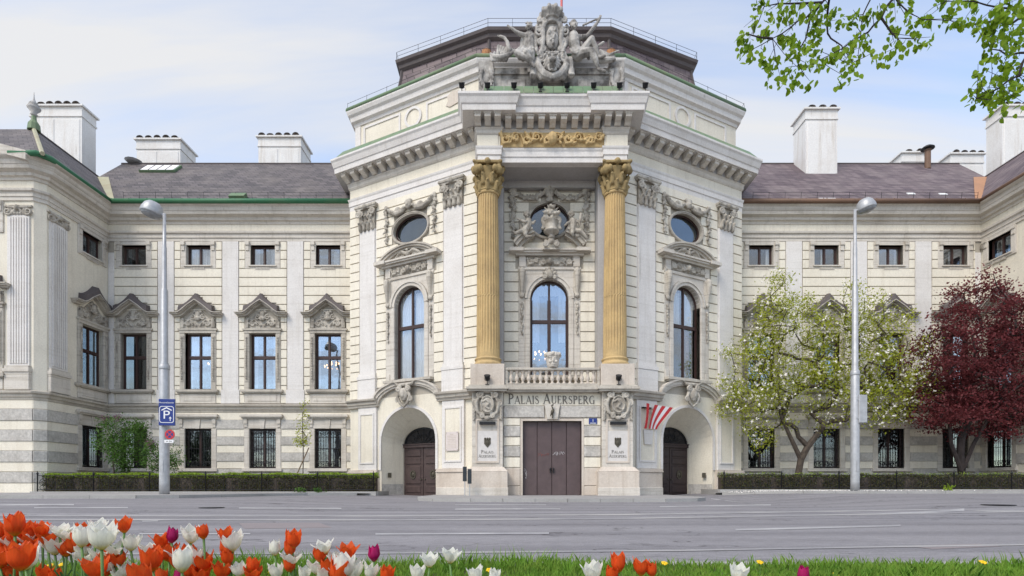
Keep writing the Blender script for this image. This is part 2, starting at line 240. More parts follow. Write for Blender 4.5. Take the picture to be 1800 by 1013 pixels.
# ------------------------------------------------------------------ mesh helpers
class MB:
    def __init__(s): s.v = []; s.f = []
    def add(s, vs, fs):
        o = len(s.v); s.v.extend(vs); s.f.extend([tuple(i + o for i in f) for f in fs]); return s
    def box(s, x0, x1, y0, y1, z0, z1):
        return s.add([(x0, y0, z0), (x1, y0, z0), (x1, y1, z0), (x0, y1, z0), (x0, y0, z1), (x1, y0, z1), (x1, y1, z1), (x0, y1, z1)],
                     [(0, 3, 2, 1), (4, 5, 6, 7), (0, 1, 5, 4), (1, 2, 6, 5), (2, 3, 7, 6), (3, 0, 4, 7)])
    def bev(s, x0, x1, y0, y1, z0, z1, b=0.02):
        """box whose front (y0) face has chamfered edges"""
        return s.add([(x0 + b, y0, z0 + b), (x1 - b, y0, z0 + b), (x1 - b, y0, z1 - b), (x0 + b, y0, z1 - b),
                      (x0, y0 + b, z0), (x1, y0 + b, z0), (x1, y0 + b, z1), (x0, y0 + b, z1),
                      (x0, y1, z0), (x1, y1, z0), (x1, y1, z1), (x0, y1, z1)],
                     [(0, 1, 2, 3), (4, 5, 1, 0), (5, 6, 2, 1), (6, 7, 3, 2), (7, 4, 0, 3), (8, 9, 5, 4), (9, 10, 6, 5), (10, 11, 7, 6), (11, 8, 4, 7), (11, 10, 9, 8)])
    def strip(s, lo, hi, y0, y1):
        """band between two polylines of (u,z), extruded in y"""
        n = len(lo); vs = []
        for (a, b) in zip(lo, hi): vs += [(a[0], y0, a[1]), (b[0], y0, b[1]), (b[0], y1, b[1]), (a[0], y1, a[1])]
        fs = []
        for i in range(n - 1):
            p = 4 * i; q = p + 4
            fs += [(p, q, q + 1, p + 1), (p + 1, q + 1, q + 2, p + 2), (p + 2, q + 2, q + 3, p + 3), (p + 3, q + 3, q, p)]
        e = 4 * (n - 1); fs += [(0, 1, 2, 3), (e + 3, e + 2, e + 1, e)]
        return s.add(vs, fs)
    def poly(s, pts, y0, y1):
        n = len(pts)
        return s.add([(a, y0, c) for a, c in pts] + [(a, y1, c) for a, c in pts],
                     [tuple(range(n)), tuple(range(2 * n - 1, n - 1, -1))] + [(i, i + n, (i + 1) % n + n, (i + 1) % n) for i in range(n)])
    def lathe(s, prof, cx=0, cy=0, cz=0, n=12, a0=0, a1=2 * math.pi):
        full = abs(a1 - a0 - 2 * math.pi) < 1e-6; k = n if full else n + 1; vs = []
        for r, z in prof:
            for i in range(k):
                a = a0 + (a1 - a0) * i / n; vs.append((cx + r * math.cos(a), cy + r * math.sin(a), cz + z))
        fs = []
        for j in range(len(prof) - 1):
            for i in range(n):
                i2 = (i + 1) % k if full else i + 1
                fs.append((j * k + i, j * k + i2, (j + 1) * k + i2, (j + 1) * k + i))
        if full: fs += [tuple(range(k - 1, -1, -1)), tuple(range((len(prof) - 1) * k, len(prof) * k))]
        return s.add(vs, fs)
    def tube(s, pts, rads, n=6, cap=True):
        pts = [Vector(p) for p in pts]; vs = []; fs = []; prev = None
        if not hasattr(rads, '__len__'): rads = [rads] * len(pts)
        for i, p in enumerate(pts):
            d = (pts[min(i + 1, len(pts) - 1)] - pts[max(i - 1, 0)])
            if d.length < 1e-9: d = Vector((0, 0, 1))
            d.normalize()
            if prev is None: a = d.orthogonal().normalized()
            else:
                a = prev - d * prev.dot(d); a = a.normalized() if a.length > 1e-6 else d.orthogonal().normalized()
            prev = a; b = d.cross(a)
            for k in range(n):
                t = 2 * math.pi * k / n; vs.append(tuple(p + (a * math.cos(t) + b * math.sin(t)) * rads[i]))
        for i in range(len(pts) - 1):
            for k in range(n):
                k2 = (k + 1) % n; fs.append((i * n + k, i * n + k2, (i + 1) * n + k2, (i + 1) * n + k))
        if cap: fs += [tuple(range(n - 1, -1, -1)), tuple(range((len(pts) - 1) * n, len(pts) * n))]
        return s.add(vs, fs)
    def cap(s, p0, p1, r0, r1=None, n=8):
        r1 = r0 if r1 is None else r1; p0 = Vector(p0); p1 = Vector(p1); d = p1 - p0
        if d.length < 1e-6: return s.ell(p0, (r0, r0, r0))
        d.normalize(); q = [p0 - d * r0, p0 - d * r0 * .7, p0, p1, p1 + d * r1 * .7, p1 + d * r1]
        return s.tube(q, [r0 * .08, r0 * .71, r0, r1, r1 * .71, r1 * .08], n)
    def ell(s, c, r, rot=None, n=8, m=6):
        c = Vector(c); vs = []; fs = []; M3 = Euler(rot).to_matrix() if rot else None
        for j in range(m + 1):
            t = math.pi * j / m; st = max(math.sin(t), 0.02)
            for i in range(n):
                a = 2 * math.pi * i / n; p = Vector((r[0] * st * math.cos(a), r[1] * st * math.sin(a), r[2] * math.cos(t)))
                if M3: p = M3 @ p
                vs.append(tuple(c + p))
        for j in range(m):
            for i in range(n):
                i2 = (i + 1) % n; fs.append((j * n + i2, j * n + i, (j + 1) * n + i, (j + 1) * n + i2))
        fs += [tuple(range(n)), tuple(range((m + 1) * n - 1, m * n - 1, -1))]
        return s.add(vs, fs)
    def chain(s, pts, r, n=7):
        for a, b, i in zip(pts, pts[1:], range(len(pts))):
            ra = r[i] if hasattr(r, '__len__') else r; rb = r[i + 1] if hasattr(r, '__len__') else r
            s.cap(a, b, ra, rb, n)
        return s
    def spiral(s, cx, y, cz, r, turns, sx, thick, start=math.pi / 2, n=14):
        pts = []
        for i in range(n + 1):
            t = i / n; a = start + sx * turns * 2 * math.pi * t; rr = r * (1 - .85 * t)
            pts.append((cx + rr * math.cos(a), y - thick * .8 * t, cz + rr * math.sin(a)))
        return s.chain(pts, [thick * (1 - .35 * i / n) for i in range(n + 1)])
    def leaf(s, p, ang, ln, wd, y=0.0, bulge=0.06):
        """small carved leaf lying on the wall, pointing at angle ang in the (u,z) plane"""
        for k, (t, w) in enumerate(((.2, .7), (.5, 1.0), (.8, .6))):
            s.ell((p[0] + math.cos(ang) * ln * t, y - bulge * (.4 + t * .6), p[1] + math.sin(ang) * ln * t), (ln * .26, bulge, wd * w * .5), (0, -ang, 0), 6, 4)
        return s
    def mesh(s, name, mat, smooth=False):
        me = bpy.data.meshes.new(name); me.from_pydata(s.v, [], s.f)
        if mat: me.materials.append(MATS[mat])
        if smooth: me.polygons.foreach_set('use_smooth', [True] * len(me.polygons))
        me.update(); return me

CACHE = {}
def shared(key, fn):
    if key not in CACHE: CACHE[key] = fn()
    return CACHE[key]
def sculpt(mb, name, mat, voxel=0.04, smooth=3):
    """fuse overlapping clay lumps into one continuous carved surface"""
    me = mb.mesh('clay', None); o = bpy.data.objects.new('clay', me); COL.objects.link(o)
    md = o.modifiers.new('r', 'REMESH'); md.mode = 'VOXEL'; md.voxel_size = voxel
    if smooth: sm = o.modifiers.new('s', 'SMOOTH'); sm.factor = 0.5; sm.iterations = smooth
    dg = bpy.context.evaluated_depsgraph_get(); dg.update()
    out = bpy.data.meshes.new_from_object(o.evaluated_get(dg)); out.name = name
    bpy.data.objects.remove(o); bpy.data.meshes.remove(me)
    out.materials.clear(); out.materials.append(MATS[mat])
    out.polygons.foreach_set('use_smooth', [True] * len(out.polygons)); return out

WM = {}
def root(name, label, cat, loc=(0, 0, 0), group=None, kind=None):
    o = bpy.data.objects.new(name, None); COL.objects.link(o); o.location = loc; o.empty_display_size = 0.3
    WM[o.name] = Matrix.Translation(loc); tag(o, label, cat, group, kind); return o
def tag(o, label=None, cat=None, group=None, kind=None):
    for k, v in (('label', label), ('category', cat), ('group', group), ('kind', kind)):
        if v: o[k] = v
    return o
def add(name, me, parent=None, M=None, label=None, kind=None):
    o = bpy.data.objects.new(name, me); COL.objects.link(o); M = M if M is not None else Matrix()
    if parent is not None:
        o.parent = parent; o.matrix_parent_inverse = WM[parent.name].inverted()
    o.matrix_basis = M; WM[o.name] = M.copy()
    if label: o['label'] = label
    if kind: o['kind'] = kind
    return o
def T(x, y, z): return Matrix.Translation((x, y, z))
def frame(x, y, ang): return Matrix.Translation((x, y, 0)) @ Matrix.Rotation(ang, 4, 'Z')
def P(px, py, D): return Vector(((px - 900) * D / 950, D, CAM_H + (855 - py) * D / 950))
def smooth01(a, b, x): t = min(1, max(0, (x - a) / (b - a))); return t * t * (3 - 2 * t)
def arc(cx, cz, a, b, t0, t1, n): return [(cx + a * math.cos(t0 + (t1 - t0) * i / n), cz + b * math.sin(t0 + (t1 - t0) * i / n)) for i in range(n + 1)]
def sweep(path, prof, i0=0, i1=None, closed_ends=True):
    """moulding: profile of (out, z) carried along a plan path with mitred corners; only segments i0..i1 are made"""
    mb = MB(); pts = [Vector(p) for p in path]; i1 = len(pts) - 1 if i1 is None else i1
    nr = []
    for a, b in zip(pts, pts[1:]): d = (b - a).normalized(); nr.append(Vector((d.y, -d.x)))
    ring = []
    for i in range(i0, i1 + 1):
        if i == 0: m = nr[0]
        elif i == len(pts) - 1: m = nr[-1]
        else: m = (nr[i - 1] + nr[i]) / (1 + nr[i - 1].dot(nr[i]))
        ring.append([(pts[i].x + m.x * o, pts[i].y + m.y * o, z) for o, z in prof])
    k = len(prof); vs = [v for r_ in ring for v in r_]; fs = []
    for j in range(len(ring) - 1):
        for q in range(k):
            q2 = (q + 1) % k; fs.append((j * k + q, (j + 1) * k + q, (j + 1) * k + q2, j * k + q2))
    if closed_ends: fs += [tuple(range(k)), tuple(range(len(vs) - 1, len(vs) - 1 - k, -1))]
    return mb.add(vs, fs)
def slab(mb, u0, u1, z0, z1, holes, y0=0.0, y1=0.4):
    """wall slab with rectangular openings, as abutting blocks"""
    zs = sorted({z0, z1, *[z for h in holes for z in (h[2], h[3]) if z0 < z < z1]})
    for a, b in zip(zs, zs[1:]):
        zm = (a + b) / 2; hs = sorted((h for h in holes if h[2] < zm < h[3]), key=lambda h: h[0]); u = u0
        for h in hs:
            if h[0] > u: mb.box(u, h[0], y0, y1, a, b)
            u = max(u, h[1])
        if u < u1: mb.box(u, u1, y0, y1, a, b)
    return mb
def arch_fill(mb, cu, r, zs, rz, y0, y1, n=14):
    """spandrels that turn the square head of an opening into an arch"""
    lo = arc(cu, zs, r, rz, math.pi, 0, n); hi = [(p[0], zs + rz) for p in lo]
    # keep the crown from becoming a zero-height sliver
    lo = [(p[0], min(p[1], zs + rz - 0.002)) for p in lo]
    return mb.strip(lo, hi, y0, y1)

# ------------------------------------------------------------------ ground, road, pavements
AX = 2.15                                             # the palace's axis of symmetry
def gz(x, y):
    r = x - AX
    return (0.14 * smooth01(6, 12, -r) + 0.26 * smooth01(6, 12, r)) * smooth01(8, 21, y)
def sheet(name, x0, x1, y0, y1, nx, ny, zf, mat):
    vs = [(x0 + (x1 - x0) * i / nx, y0 + (y1 - y0) * j / ny) for j in range(ny + 1) for i in range(nx + 1)]
    mb = MB(); mb.add([(x, y, zf(x, y)) for x, y in vs], [(j * (nx + 1) + i, j * (nx + 1) + i + 1, (j + 1) * (nx + 1) + i + 1, (j + 1) * (nx + 1) + i) for j in range(ny) for i in range(nx)])
    return tag(add(name, mb.mesh(name, mat, True)), kind='structure')
g = add('ground', MB().add([(-900, -900, -0.35), (900, -900, -0.35), (900, 900, -0.35), (-900, 900, -0.35)], [(0, 1, 2, 3)]).mesh('ground', 'pavement'))
tag(g, kind='structure')
road = sheet('road', -70, 70, 3.95, 36, 140, 64, gz, 'asphalt')
lawn = sheet('lawn', -70, 70, -40, 3.93, 70, 44, lambda x, y: 0.045 if y > -39 else -0.3, 'soil')
kb = MB(); kb.box(-70, 70, 3.9, 4.06, -0.2, 0.055); add('kerb', kb.mesh('kerb', 'kerb_stone'), lawn)

def ground_pt(px, py):
    z = 0.0
    for _ in range(12):
        D = (CAM_H - z) * 950 / (py - 855); x = (px - 900) * D / 950; z = gz(x, D)
    return x, D
def line(pts, th, mat='line_paint'):
    mb = MB(); dense = []
    for (a, b), (c, d) in zip(pts, pts[1:]):
        k = max(1, int(abs(c - a) / 60)); dense += [(a + (c - a) * i / k, b + (d - b) * i / k) for i in range(k)]
    dense.append(pts[-1]); vs = []
    for px, py in dense:
        for q in (py + th / 2, py - th / 2):
            x, y = ground_pt(px, q); vs.append((x, y, gz(x, y) + 0.005))
    mb.add(vs, [(2 * i, 2 * i + 2, 2 * i + 3, 2 * i + 1) for i in range(len(dense) - 1)])
    add('lane_line', mb.mesh('lane_line', mat), road)
for pts, th in (([(-120, 914), (700, 914.5), (1100, 912), (1500, 905), (1950, 897)], 2.4), ([(-120, 907), (700, 907.5), (1100, 905), (1500, 898.5), (1950, 891)], 2.6),
                ([(660, 939.5), (965, 938)], 2.8), ([(1293, 932), (1583, 924.5)], 3.0), ([(245, 939), (440, 939)], 2.2), ([(250, 917), (278, 916.5)], 1.8),
                ([(-120, 975), (600, 974), (1200, 968.5), (1500, 963), (1950, 956)], 2.6), ([(-60, 888), (130, 887.5)], 1.8), ([(60, 893), (225, 892.6)], 1.6),
                ([(420, 893.5), (600, 894)], 1.5), ([(800, 895.5), (985, 895)], 1.6), ([(800, 888), (960, 888)], 1.2), ([(1160, 891), (1355, 888)], 1.6), ([(1250, 877), (1345, 876)], 1.2), ([(1535, 884), (1695, 881)], 1.6)):
    line(pts, th, 'line_worn' if len(pts) > 2 else 'line_paint')
for q in ([(1590, 960), (1720, 956.5), (1760, 961), (1640, 966)], [(420, 920), (560, 919), (585, 928), (430, 930)]):
    mb = MB(); mb.add([(x, y, gz(x, y) + .003) for x, y in (ground_pt(*p) for p in q)], [(3, 2, 1, 0)]); add('road_patch', mb.mesh('road_patch', 'patch_asphalt'), road)
def cover(px, py, rx, ry, label):
    x, y = ground_pt(px, py); z = gz(x, y)
    mb = MB(); mb.lathe([(0.02, 0.012), (0.24, 0.012), (0.25, 0.006), (0.30, 0.010), (0.31, 0.0)], n=20)
    o = add('manhole_cover', mb.mesh('manhole_cover', 'iron'), None, T(x, y, z + 0.004) @ Matrix.Diagonal((rx, ry, 1, 1)))
    tag(o, label, 'manhole cover')
cover(372, 893, 1.0, 1.0, 'dark iron manhole cover in the road to the left of the doorway')
cover(1755, 879, 1.2, 1.2, 'dark iron manhole cover in the road near the right edge')

def pavement(name, front, back, top, stones, mat='pavement'):
    """pavement strip between two polylines of equal length, with separate kerb stones along the front"""
    mb = MB(); vs = []
    for a, b in zip(front, back): vs += [(a[0], a[1], top(*a)), (b[0], b[1], top(*b))]
    mb.add(vs, [(2 * i, 2 * i + 2, 2 * i + 3, 2 * i + 1) for i in range(len(front) - 1)])
    o = tag(add(name, mb.mesh(name, mat)), kind='structure')
    pts = [Vector(p) for p in front]; d = 0.0
    for a, b in zip(pts, pts[1:]):
        L = (b - a).length; k = max(1, round(L / stones)); u = (b - a) / L; nn = Vector((-u.y, u.x))
        for i in range(k):
            p = a + u * (L * i / k); l_ = L / k - 0.015
            me = MB().bev(0, 1, -0.02, 0.24, -0.2, 0.0, 0.0).mesh('kerb_stone', 'kerb_stone') if 'kerb' not in CACHE else CACHE['kerb']
            CACHE['kerb'] = me
            c = p + u * l_ / 2
            add('kerb_stone', me, o, Matrix.Translation((p.x, p.y, top(c.x, c.y) + 0.006)) @ Matrix.Rotation(math.atan2(u.y, u.x), 4, 'Z') @ Matrix.Diagonal((l_, 1, 1, 1)))
    return o
fl = [(-70, 21.0), (-45, 21.0), (-30, 21.0), (-20, 21.0), (-14.6, 21.0), (-13.4, 21.8), (-12.7, 23.6), (-12.0, 26.0), (-10.6, 28.0), (-8.4, 29.3)]
pavement('pavement_left', fl, [(min(p[0], -8.4) if i < 9 else -7.5, 30.4) for i, p in enumerate(fl)], lambda x, y: gz(x, y) + 0.125, 2.0)
fr = [(11.4, 29.3), (12.6, 28.0), (14.5, 26.9), (17.5, 26.5), (25, 26.5), (35, 26.5), (70, 26.5)]
pavement('pavement_right', fr, [(p[0] if i else 11.2, 30.4) for i, p in enumerate(fr)], lambda x, y: gz(x, y) + 0.125, 2.0)
fc = [(-4.35, 30.6), (-4.35, 25.0), (-4.0, 23.2), (-3.2, 21.9), (-1.6, 21.1), (2.15, 20.85), (6.0, 21.1), (7.5, 21.9), (8.3, 23.2), (8.65, 25.0), (8.65, 30.6)]
pavement('pavement_middle', fc, [(-1.0 + 6.3 * i / 10, 30.6) for i in range(11)], lambda x, y: 0.135, 1.3)
for nm, pts, z in (('planting_bed_left', [(-26.7, 30.15), (-7.6, 30.15), (-7.6, 32.9), (-10.2, 34.2), (-10.2, 35.7), (-26.7, 35.7)], 0.30),
                   ('planting_bed_right', [(11.6, 30.15), (31.0, 30.15), (31.0, 35.7), (14.5, 35.7), (14.5, 34.2), (11.6, 32.7)], 0.42)):
    n = len(pts); mb = MB(); mb.add([(x, y, z) for x, y in pts] + [(x, y, -0.1) for x, y in pts], [tuple(range(n))] + [(i, i + n, (i + 1) % n + n, (i + 1) % n) for i in range(n)])
    o = tag(add(nm, mb.mesh(nm, 'soil')), kind='structure')
    x0, x1 = pts[0][0], pts[1][0]
    mb = MB(); mb.box(x0 - 0.05, x1 + 0.05, 29.98, 30.16, -0.1, z + 0.03); add('edging', mb.mesh('edging', 'kerb_stone'), o)
    xs_ = x1 if x1 < 0 else x0; mb = MB(); mb.box(xs_ - .1, xs_ + .1, 30.16, 32.9, -.1, z + 0.03); add('edging', mb.mesh('edging', 'kerb_stone'), o)

# ------------------------------------------------------------------ windows
def rect_frame(half, z0, z1, trans, bar=0.09, y=0.22):
    mb = MB(); zt = z0 + (z1 - z0) * trans if trans else None
    mb.box(-half, -half + bar, y, y + 0.10, z0, z1); mb.box(half - bar, half, y, y + 0.10, z0, z1)
    mb.box(-half + bar, half - bar, y, y + 0.10, z0, z0 + bar); mb.box(-half + bar, half - bar, y, y + 0.10, z1 - bar, z1)
    mb.box(-0.055, 0.055, y - 0.015, y + 0.11, z0 + bar, z1 - bar)
    if zt:
        mb.box(-half + bar, -0.055, y - 0.02, y + 0.10, zt - 0.08, zt + 0.08); mb.box(0.055, half - bar, y - 0.02, y + 0.10, zt - 0.08, zt + 0.08)
    rows = [(z0 + bar, (zt - 0.08) if zt else z1 - bar)] + ([(zt + 0.08, z1 - bar)] if zt else [])
    for a, b in rows:                                          # thin inner sashes
        for s0, s1 in ((-half + bar, -0.055), (0.055, half - bar)):
            for q in ((s0, s0 + .035, a, b), (s1 - .035, s1, a, b), (s0 + .035, s1 - .035, a, a + .04), (s0 + .035, s1 - .035, b - .04, b)):
                mb.box(q[0], q[1], y + 0.03, y + 0.08, q[2], q[3])
    return mb, rows
def wavy(u0, u1, z0, z1, y, waves, amp, mat, name='curtain'):
    n = int(waves * 6); mb = MB(); vs = []
    for i in range(n + 1):
        u = u0 + (u1 - u0) * i / n; k = math.sin(i / n * waves * 2 * math.pi)
        vs += [(u, y + amp * k, z0), (u, y + amp * k * 0.6, z1)]
    mb.add(vs, [(2 * i, 2 * i + 2, 2 * i + 3, 2 * i + 1) for i in range(n)]); return mb.mesh(name, mat, True)
def rect_window(B, M, cu, z0, z1, half, trans, curtain=None, gl='glass'):
    Mw = M @ T(cu, 0, 0); key = ('rw', half, z0, z1, trans)
    def mk():
        mb, rows = rect_frame(half, z0, z1, trans); return mb.mesh('window', 'window_brown'), rows
    me, rows = shared(key, mk); w = add('window', me, B, Mw)
    for a, b in rows:
        for s in (-1, 1):
            u0, u1 = (-half + .09, -.055) if s < 0 else (.055, half - .09)
            pm = shared(key + ('p', a, s, gl), lambda: MB().box(u0, u1, 0.262, 0.268, a, b).mesh('pane', gl))
            add('pane', pm, w, Mw @ T(0, random.uniform(0, .01), 0) @ Matrix.Rotation(random.uniform(-.006, .006), 4, 'Z'))
    if curtain:
        for (u0, u1, c0, c1) in curtain:
            add('curtain', wavy(u0 * half, u1 * half, z0 + (z1 - z0) * c0, z0 + (z1 - z0) * c1, 0.37, max(1.5, abs(u1 - u0) * 5), 0.04, 'curtain'), w, Mw)
    return w
def arch_window(B, M, cu, z0, zs, half, rz, zt, curtains, bar=0.10, y=0.26, gl='glass'):
    """tall window with an elliptical head, transom and mullion"""
    Mw = M @ T(cu, 0, 0)
    def mk():
        mb = MB(); N = 14
        mb.box(-half, -half + bar, y, y + .1, z0, zs); mb.box(half - bar, half, y, y + .1, z0, zs)
        mb.strip(arc(0, zs, half - bar, rz - bar, math.pi, 0, N), arc(0, zs, half, rz, math.pi, 0, N), y, y + .1)
        mb.box(-half + bar, half - bar, y, y + .1, z0, z0 + bar)
        mb.box(-.06, .06, y - .02, y + .1, z0 + bar, zs + rz - bar * .9)
        mb.box(-half + bar, -.06, y - .03, y + .1, zt - .1, zt + .1); mb.box(.06, half - bar, y - .03, y + .1, zt - .1, zt + .1)
        for s0, s1 in ((-half + bar, -.06), (.06, half - bar)):
            for q in ((s0, s0 + .04, z0 + bar, zt - .1), (s1 - .04, s1, z0 + bar, zt - .1), (s0, s0 + .04, zt + .1, zs), (s1 - .04, s1, zt + .1, zs)):
                mb.box(q[0], q[1], y + .03, y + .08, q[2], q[3])
        return mb.mesh('window', 'window_brown')
    w = add('window', shared(('aw', z0, zs), mk), B, Mw)
    for s in (-1, 1):
        u0, u1 = (-half + bar, -.06) if s < 0 else (.06, half - bar)
        add('pane', shared(('awp', z0, s, gl), lambda: MB().box(u0, u1, y + .04, y + .046, z0 + bar, zt - .1).mesh('pane', gl)), w, Mw)
        def mkp():
            pts = arc(0, zs, half - bar, rz - bar, (math.pi if s < 0 else 0), math.pi / 2, 8)
            pts = [p for p in pts if abs(p[0]) > .06] + [(s * .06, zs + (rz - bar) * .99), (s * .06, zt + .1), (s * (half - bar), zt + .1)]
            if s > 0: pts = pts[::-1]
            return MB().poly(pts, y + .04, y + .046).mesh('pane', gl)
        add('pane', shared(('awq', z0, s, gl), mkp), w, Mw)
    for (u0, u1, c0, c1, mt) in curtains:
        add('curtain', wavy(u0 * half, u1 * half, c0, c1, 0.43, max(2, abs(u1 - u0) * 5), 0.04, mt), w, Mw)
    return w
def grille_mesh(half, z0, z1):
    mb = MB(); y = 0.05
    for i in range(11):
        u = -half + .04 + (2 * half - .08) * i / 10; mb.tube([(u, y, z0), (u, y, z1)], 0.014, 4)
    for z in (z0 + .05, z0 + .42, (z0 + z1) / 2, z1 - .5, z1 - .06): mb.box(-half, half, y - .015, y + .015, z - .015, z + .015)
    for i in range(6):
        cu = -half + half / 6 + i * half / 3
        for zc in (z1 - .28, z0 + .24):
            pts = [(cu + .12 * math.cos(a) * (1 - .06 * k), y - .01, zc + .16 * math.sin(a) * (1 - .06 * k)) for k, a in ((k, k * .7) for k in range(13))]
            mb.tube(pts, 0.017, 4)
    for s in (-1, 1):
        for k in range(5):
            zc = z0 + .65 + k * (z1 - z0 - 1.3) / 4
            mb.tube([(s * (half - .11) + .07 * math.cos(a), y - .01, zc + .12 * math.sin(a)) for a in [q * .7 for q in range(10)]], 0.013, 4)
    return mb.mesh('grille', 'iron')

# ------------------------------------------------------------------ shared mouldings (out, z)
STRING = [(-.05, 5.50), (.06, 5.50), (.08, 5.62), (.16, 5.66), (.18, 5.80), (.30, 5.86), (.32, 5.96), (.04, 6.04), (-.05, 6.04)]
WING_ARCH = [(-.05, 16.72), (.07, 16.72), (.07, 16.92), (.12, 16.94), (.12, 17.16), (.22, 17.22), (.24, 17.34), (.04, 17.40), (-.05, 17.40)]
WING_CORN = [(-.05, 18.02), (.06, 18.02), (.10, 18.20), (.24, 18.26), (.26, 18.46), (.52, 18.58), (.56, 18.80), (.60, 18.84), (.66, 19.10), (.84, 19.26), (.86, 19.34), (-.05, 19.34)]
WING_CORN = [(o, 17.86 + (z - 18.02) * .79) for o, z in WING_CORN]
def ogee(mirror=False):
    """half outline of the swept window hood"""
    def z(u):
        t = max(0, 1 - abs(u) / 1.25); return 11.78 + .80 * (3 * t * t - 2 * t ** 3 if t < .5 else .5 + (t - .5) * 1.15 - .15 * (t - .5) ** 2)
    return [(q / 12 * 1.68, z(q / 12 * 1.68)) for q in range(-12, 13)]
def relief_tympanum():
    mb = MB(); y = -.05
    mb.box(-1.15, 1.15, -.05, .05, 10.98, 11.62); mb.poly([(-.8, 11.6), (.8, 11.6), (.3, 12.1), (0, 12.35), (-.3, 12.1)], -.05, .05)
    mb.ell((0, -.12, 11.92), (.17, .12, .22)); mb.ell((0, -.17, 11.62), (.2, .1, .16))
    for s in (-1, 1):
        mb.spiral(s * .34, y - .04, 11.72, .19, 1.3, s, .05); mb.spiral(s * .62, y - .04, 11.30, .2, 1.4, -s, .05)
        mb.chain([(s * .1, y - .03, 11.2), (s * .35, y - .05, 11.42), (s * .5, y - .03, 11.55), (s * .8, y - .03, 11.55)], .045)
        for k in range(5): mb.leaf((s * (.12 + .2 * k), 11.12 + .07 * (k % 2)), math.pi / 2 - s * (.5 + .1 * k), .26, .14, y)
        mb.spiral(s * 1.02, y - .08, 11.52, .13, 1.2, s, .05); mb.box(s * 1.02 - .12, s * 1.02 + .12, -.17, .04, 11.0, 11.42)
        mb.ell((s * .2, y - .06, 12.1), (.13, .06, .07), (0, s * .8, 0))
    return sculpt(mb, 'relief', 'ornament', .024, 1)
def wing_window(B, M, cu, curtain, gl):
    """first-floor window with chained side strips, carved panel and pointed ogee hood"""
    Mw = M @ T(cu, 0, 0); half, z0, z1 = .86, 6.95, 10.67
    rect_window(B, M, cu, z0, z1, half, .585, curtain, gl)
    def sur():
        mb = MB()
        for s in (-1, 1):
            a, b = sorted((s * half, s * (half + .34))); mb.bev(a, b, -.12, .3, 6.95, 10.68, .03)
            a, b = sorted((s * (half + .08), s * (half + .26))); mb.box(a, b, -.15, -.12, 7.5, 10.5)
        mb.box(-1.20, 1.20, -.15, .3, 10.68, 10.86); mb.box(-1.28, 1.28, -.20, .1, 10.86, 10.97)
        return mb.mesh('window_surround', 'stone')
    s_ = add('window_surround', shared('ww_s', sur), B, Mw)
    def chain_():
        mb = MB()
        for k in range(17): mb.ell((0, -.17, 7.7 + k * .165), (.06, .05, .095), None, 6, 4)
        return mb.mesh('bead_chain', 'ornament', True)
    for q in (-1, 1): add('bead_chain', shared('ww_c', chain_), s_, Mw @ T(q * (half + .17), 0, 0))
    add('relief', shared('ww_r', relief_tympanum), s_, Mw)
    def hood():
        mb = MB(); c = ogee()
        mb.strip([(u * .94, z - .04) for u, z in c], [(u * .95, z + .07) for u, z in c], -.26, .02)
        mb.strip([(u * .975, z + .06) for u, z in c], [(u, z + .14) for u, z in c], -.44, .02)
        mb.strip([(u * .985, z + .135) for u, z in c], [(u * 1.01, z + .19) for u, z in c], -.52, .02); return mb.mesh('hood', 'stone')
    add('hood', shared('ww_h', hood), s_, Mw)
    def lead():
        mb = MB(); hz = dict((round(u, 3), z) for u, z in ogee()); c = [(u, z) for u, z in ogee() if abs(u) < 1.15]
        top = [12.40 + .78 * (1 - abs(u) / 1.12) ** 1.75 for u, z in c]
        lo = [(u, -.525, z + .10) for u, z in c]; hi = [(u * .97, -.44, t) for (u, z), t in zip(c, top)]; bk = [(u * .95, .01, t + .12) for (u, z), t in zip(c, top)]
        n = len(c); mb.add(lo + hi + bk, [(i, i + 1, n + i + 1, n + i) for i in range(n - 1)] + [(n + i, n + i + 1, 2 * n + i + 1, 2 * n + i) for i in range(n - 1)])
        mb.add([lo[0], hi[0], bk[0], (lo[0][0], .01, lo[0][2])], [(0, 1, 2, 3)]); mb.add([lo[-1], hi[-1], bk[-1], (lo[-1][0], .01, lo[-1][2])], [(3, 2, 1, 0)])
        return mb.mesh('lead_cap', 'dark_lead')
    add('lead_cap', shared('ww_l', lead), s_, Mw)
    add('sill', shared('ww_sill', lambda: MB().box(-1.38, 1.38, -.30, .25, 6.80, 6.95).box(-1.30, 1.30, -.22, .1, 6.72, 6.80).mesh('sill', 'stone')), s_, Mw)
    add('apron_panel', shared('ww_ap', lambda: MB().bev(-1.18, 1.18, -.10, .1, 6.06, 6.72, .03).bev(-.95, .95, -.13, -.09, 6.2, 6.6, .03).mesh('apron_panel', 'stone_light')), s_, Mw)
def attic_window(B, M, cu, curtain, gl):
    Mw = M @ T(cu, 0, 0); rect_window(B, M, cu, 15.15, 16.48, .80, 0, curtain, gl)
    def sur():
        mb = MB()
        for s in (-1, 1):
            a, b = sorted((s * .80, s * 1.16)); mb.bev(a, b, -.07, .3, 14.93, 16.70, .02)
            a, b = sorted((s * .86, s * 1.12)); mb.box(a, b, -.19, -.06, 16.46, 16.70); mb.box(a + .03, b - .03, -.13, -.06, 16.12, 16.46)
        mb.box(-.80, .80, -.07, .3, 16.48, 16.70); mb.box(-.80, .80, -.05, .3, 14.93, 15.07); mb.box(-.92, .92, -.14, .2, 15.07, 15.15)
        for k in range(9): mb.box(-.42 + k * .096, -.36 + k * .096, -.10, -.05, 14.88, 15.05)
        mb.box(-.5, .5, -.08, -.04, 14.84, 14.90)
        return mb.mesh('window_surround', 'stone_light')
    add('window_surround', shared('at_s', sur), B, Mw)
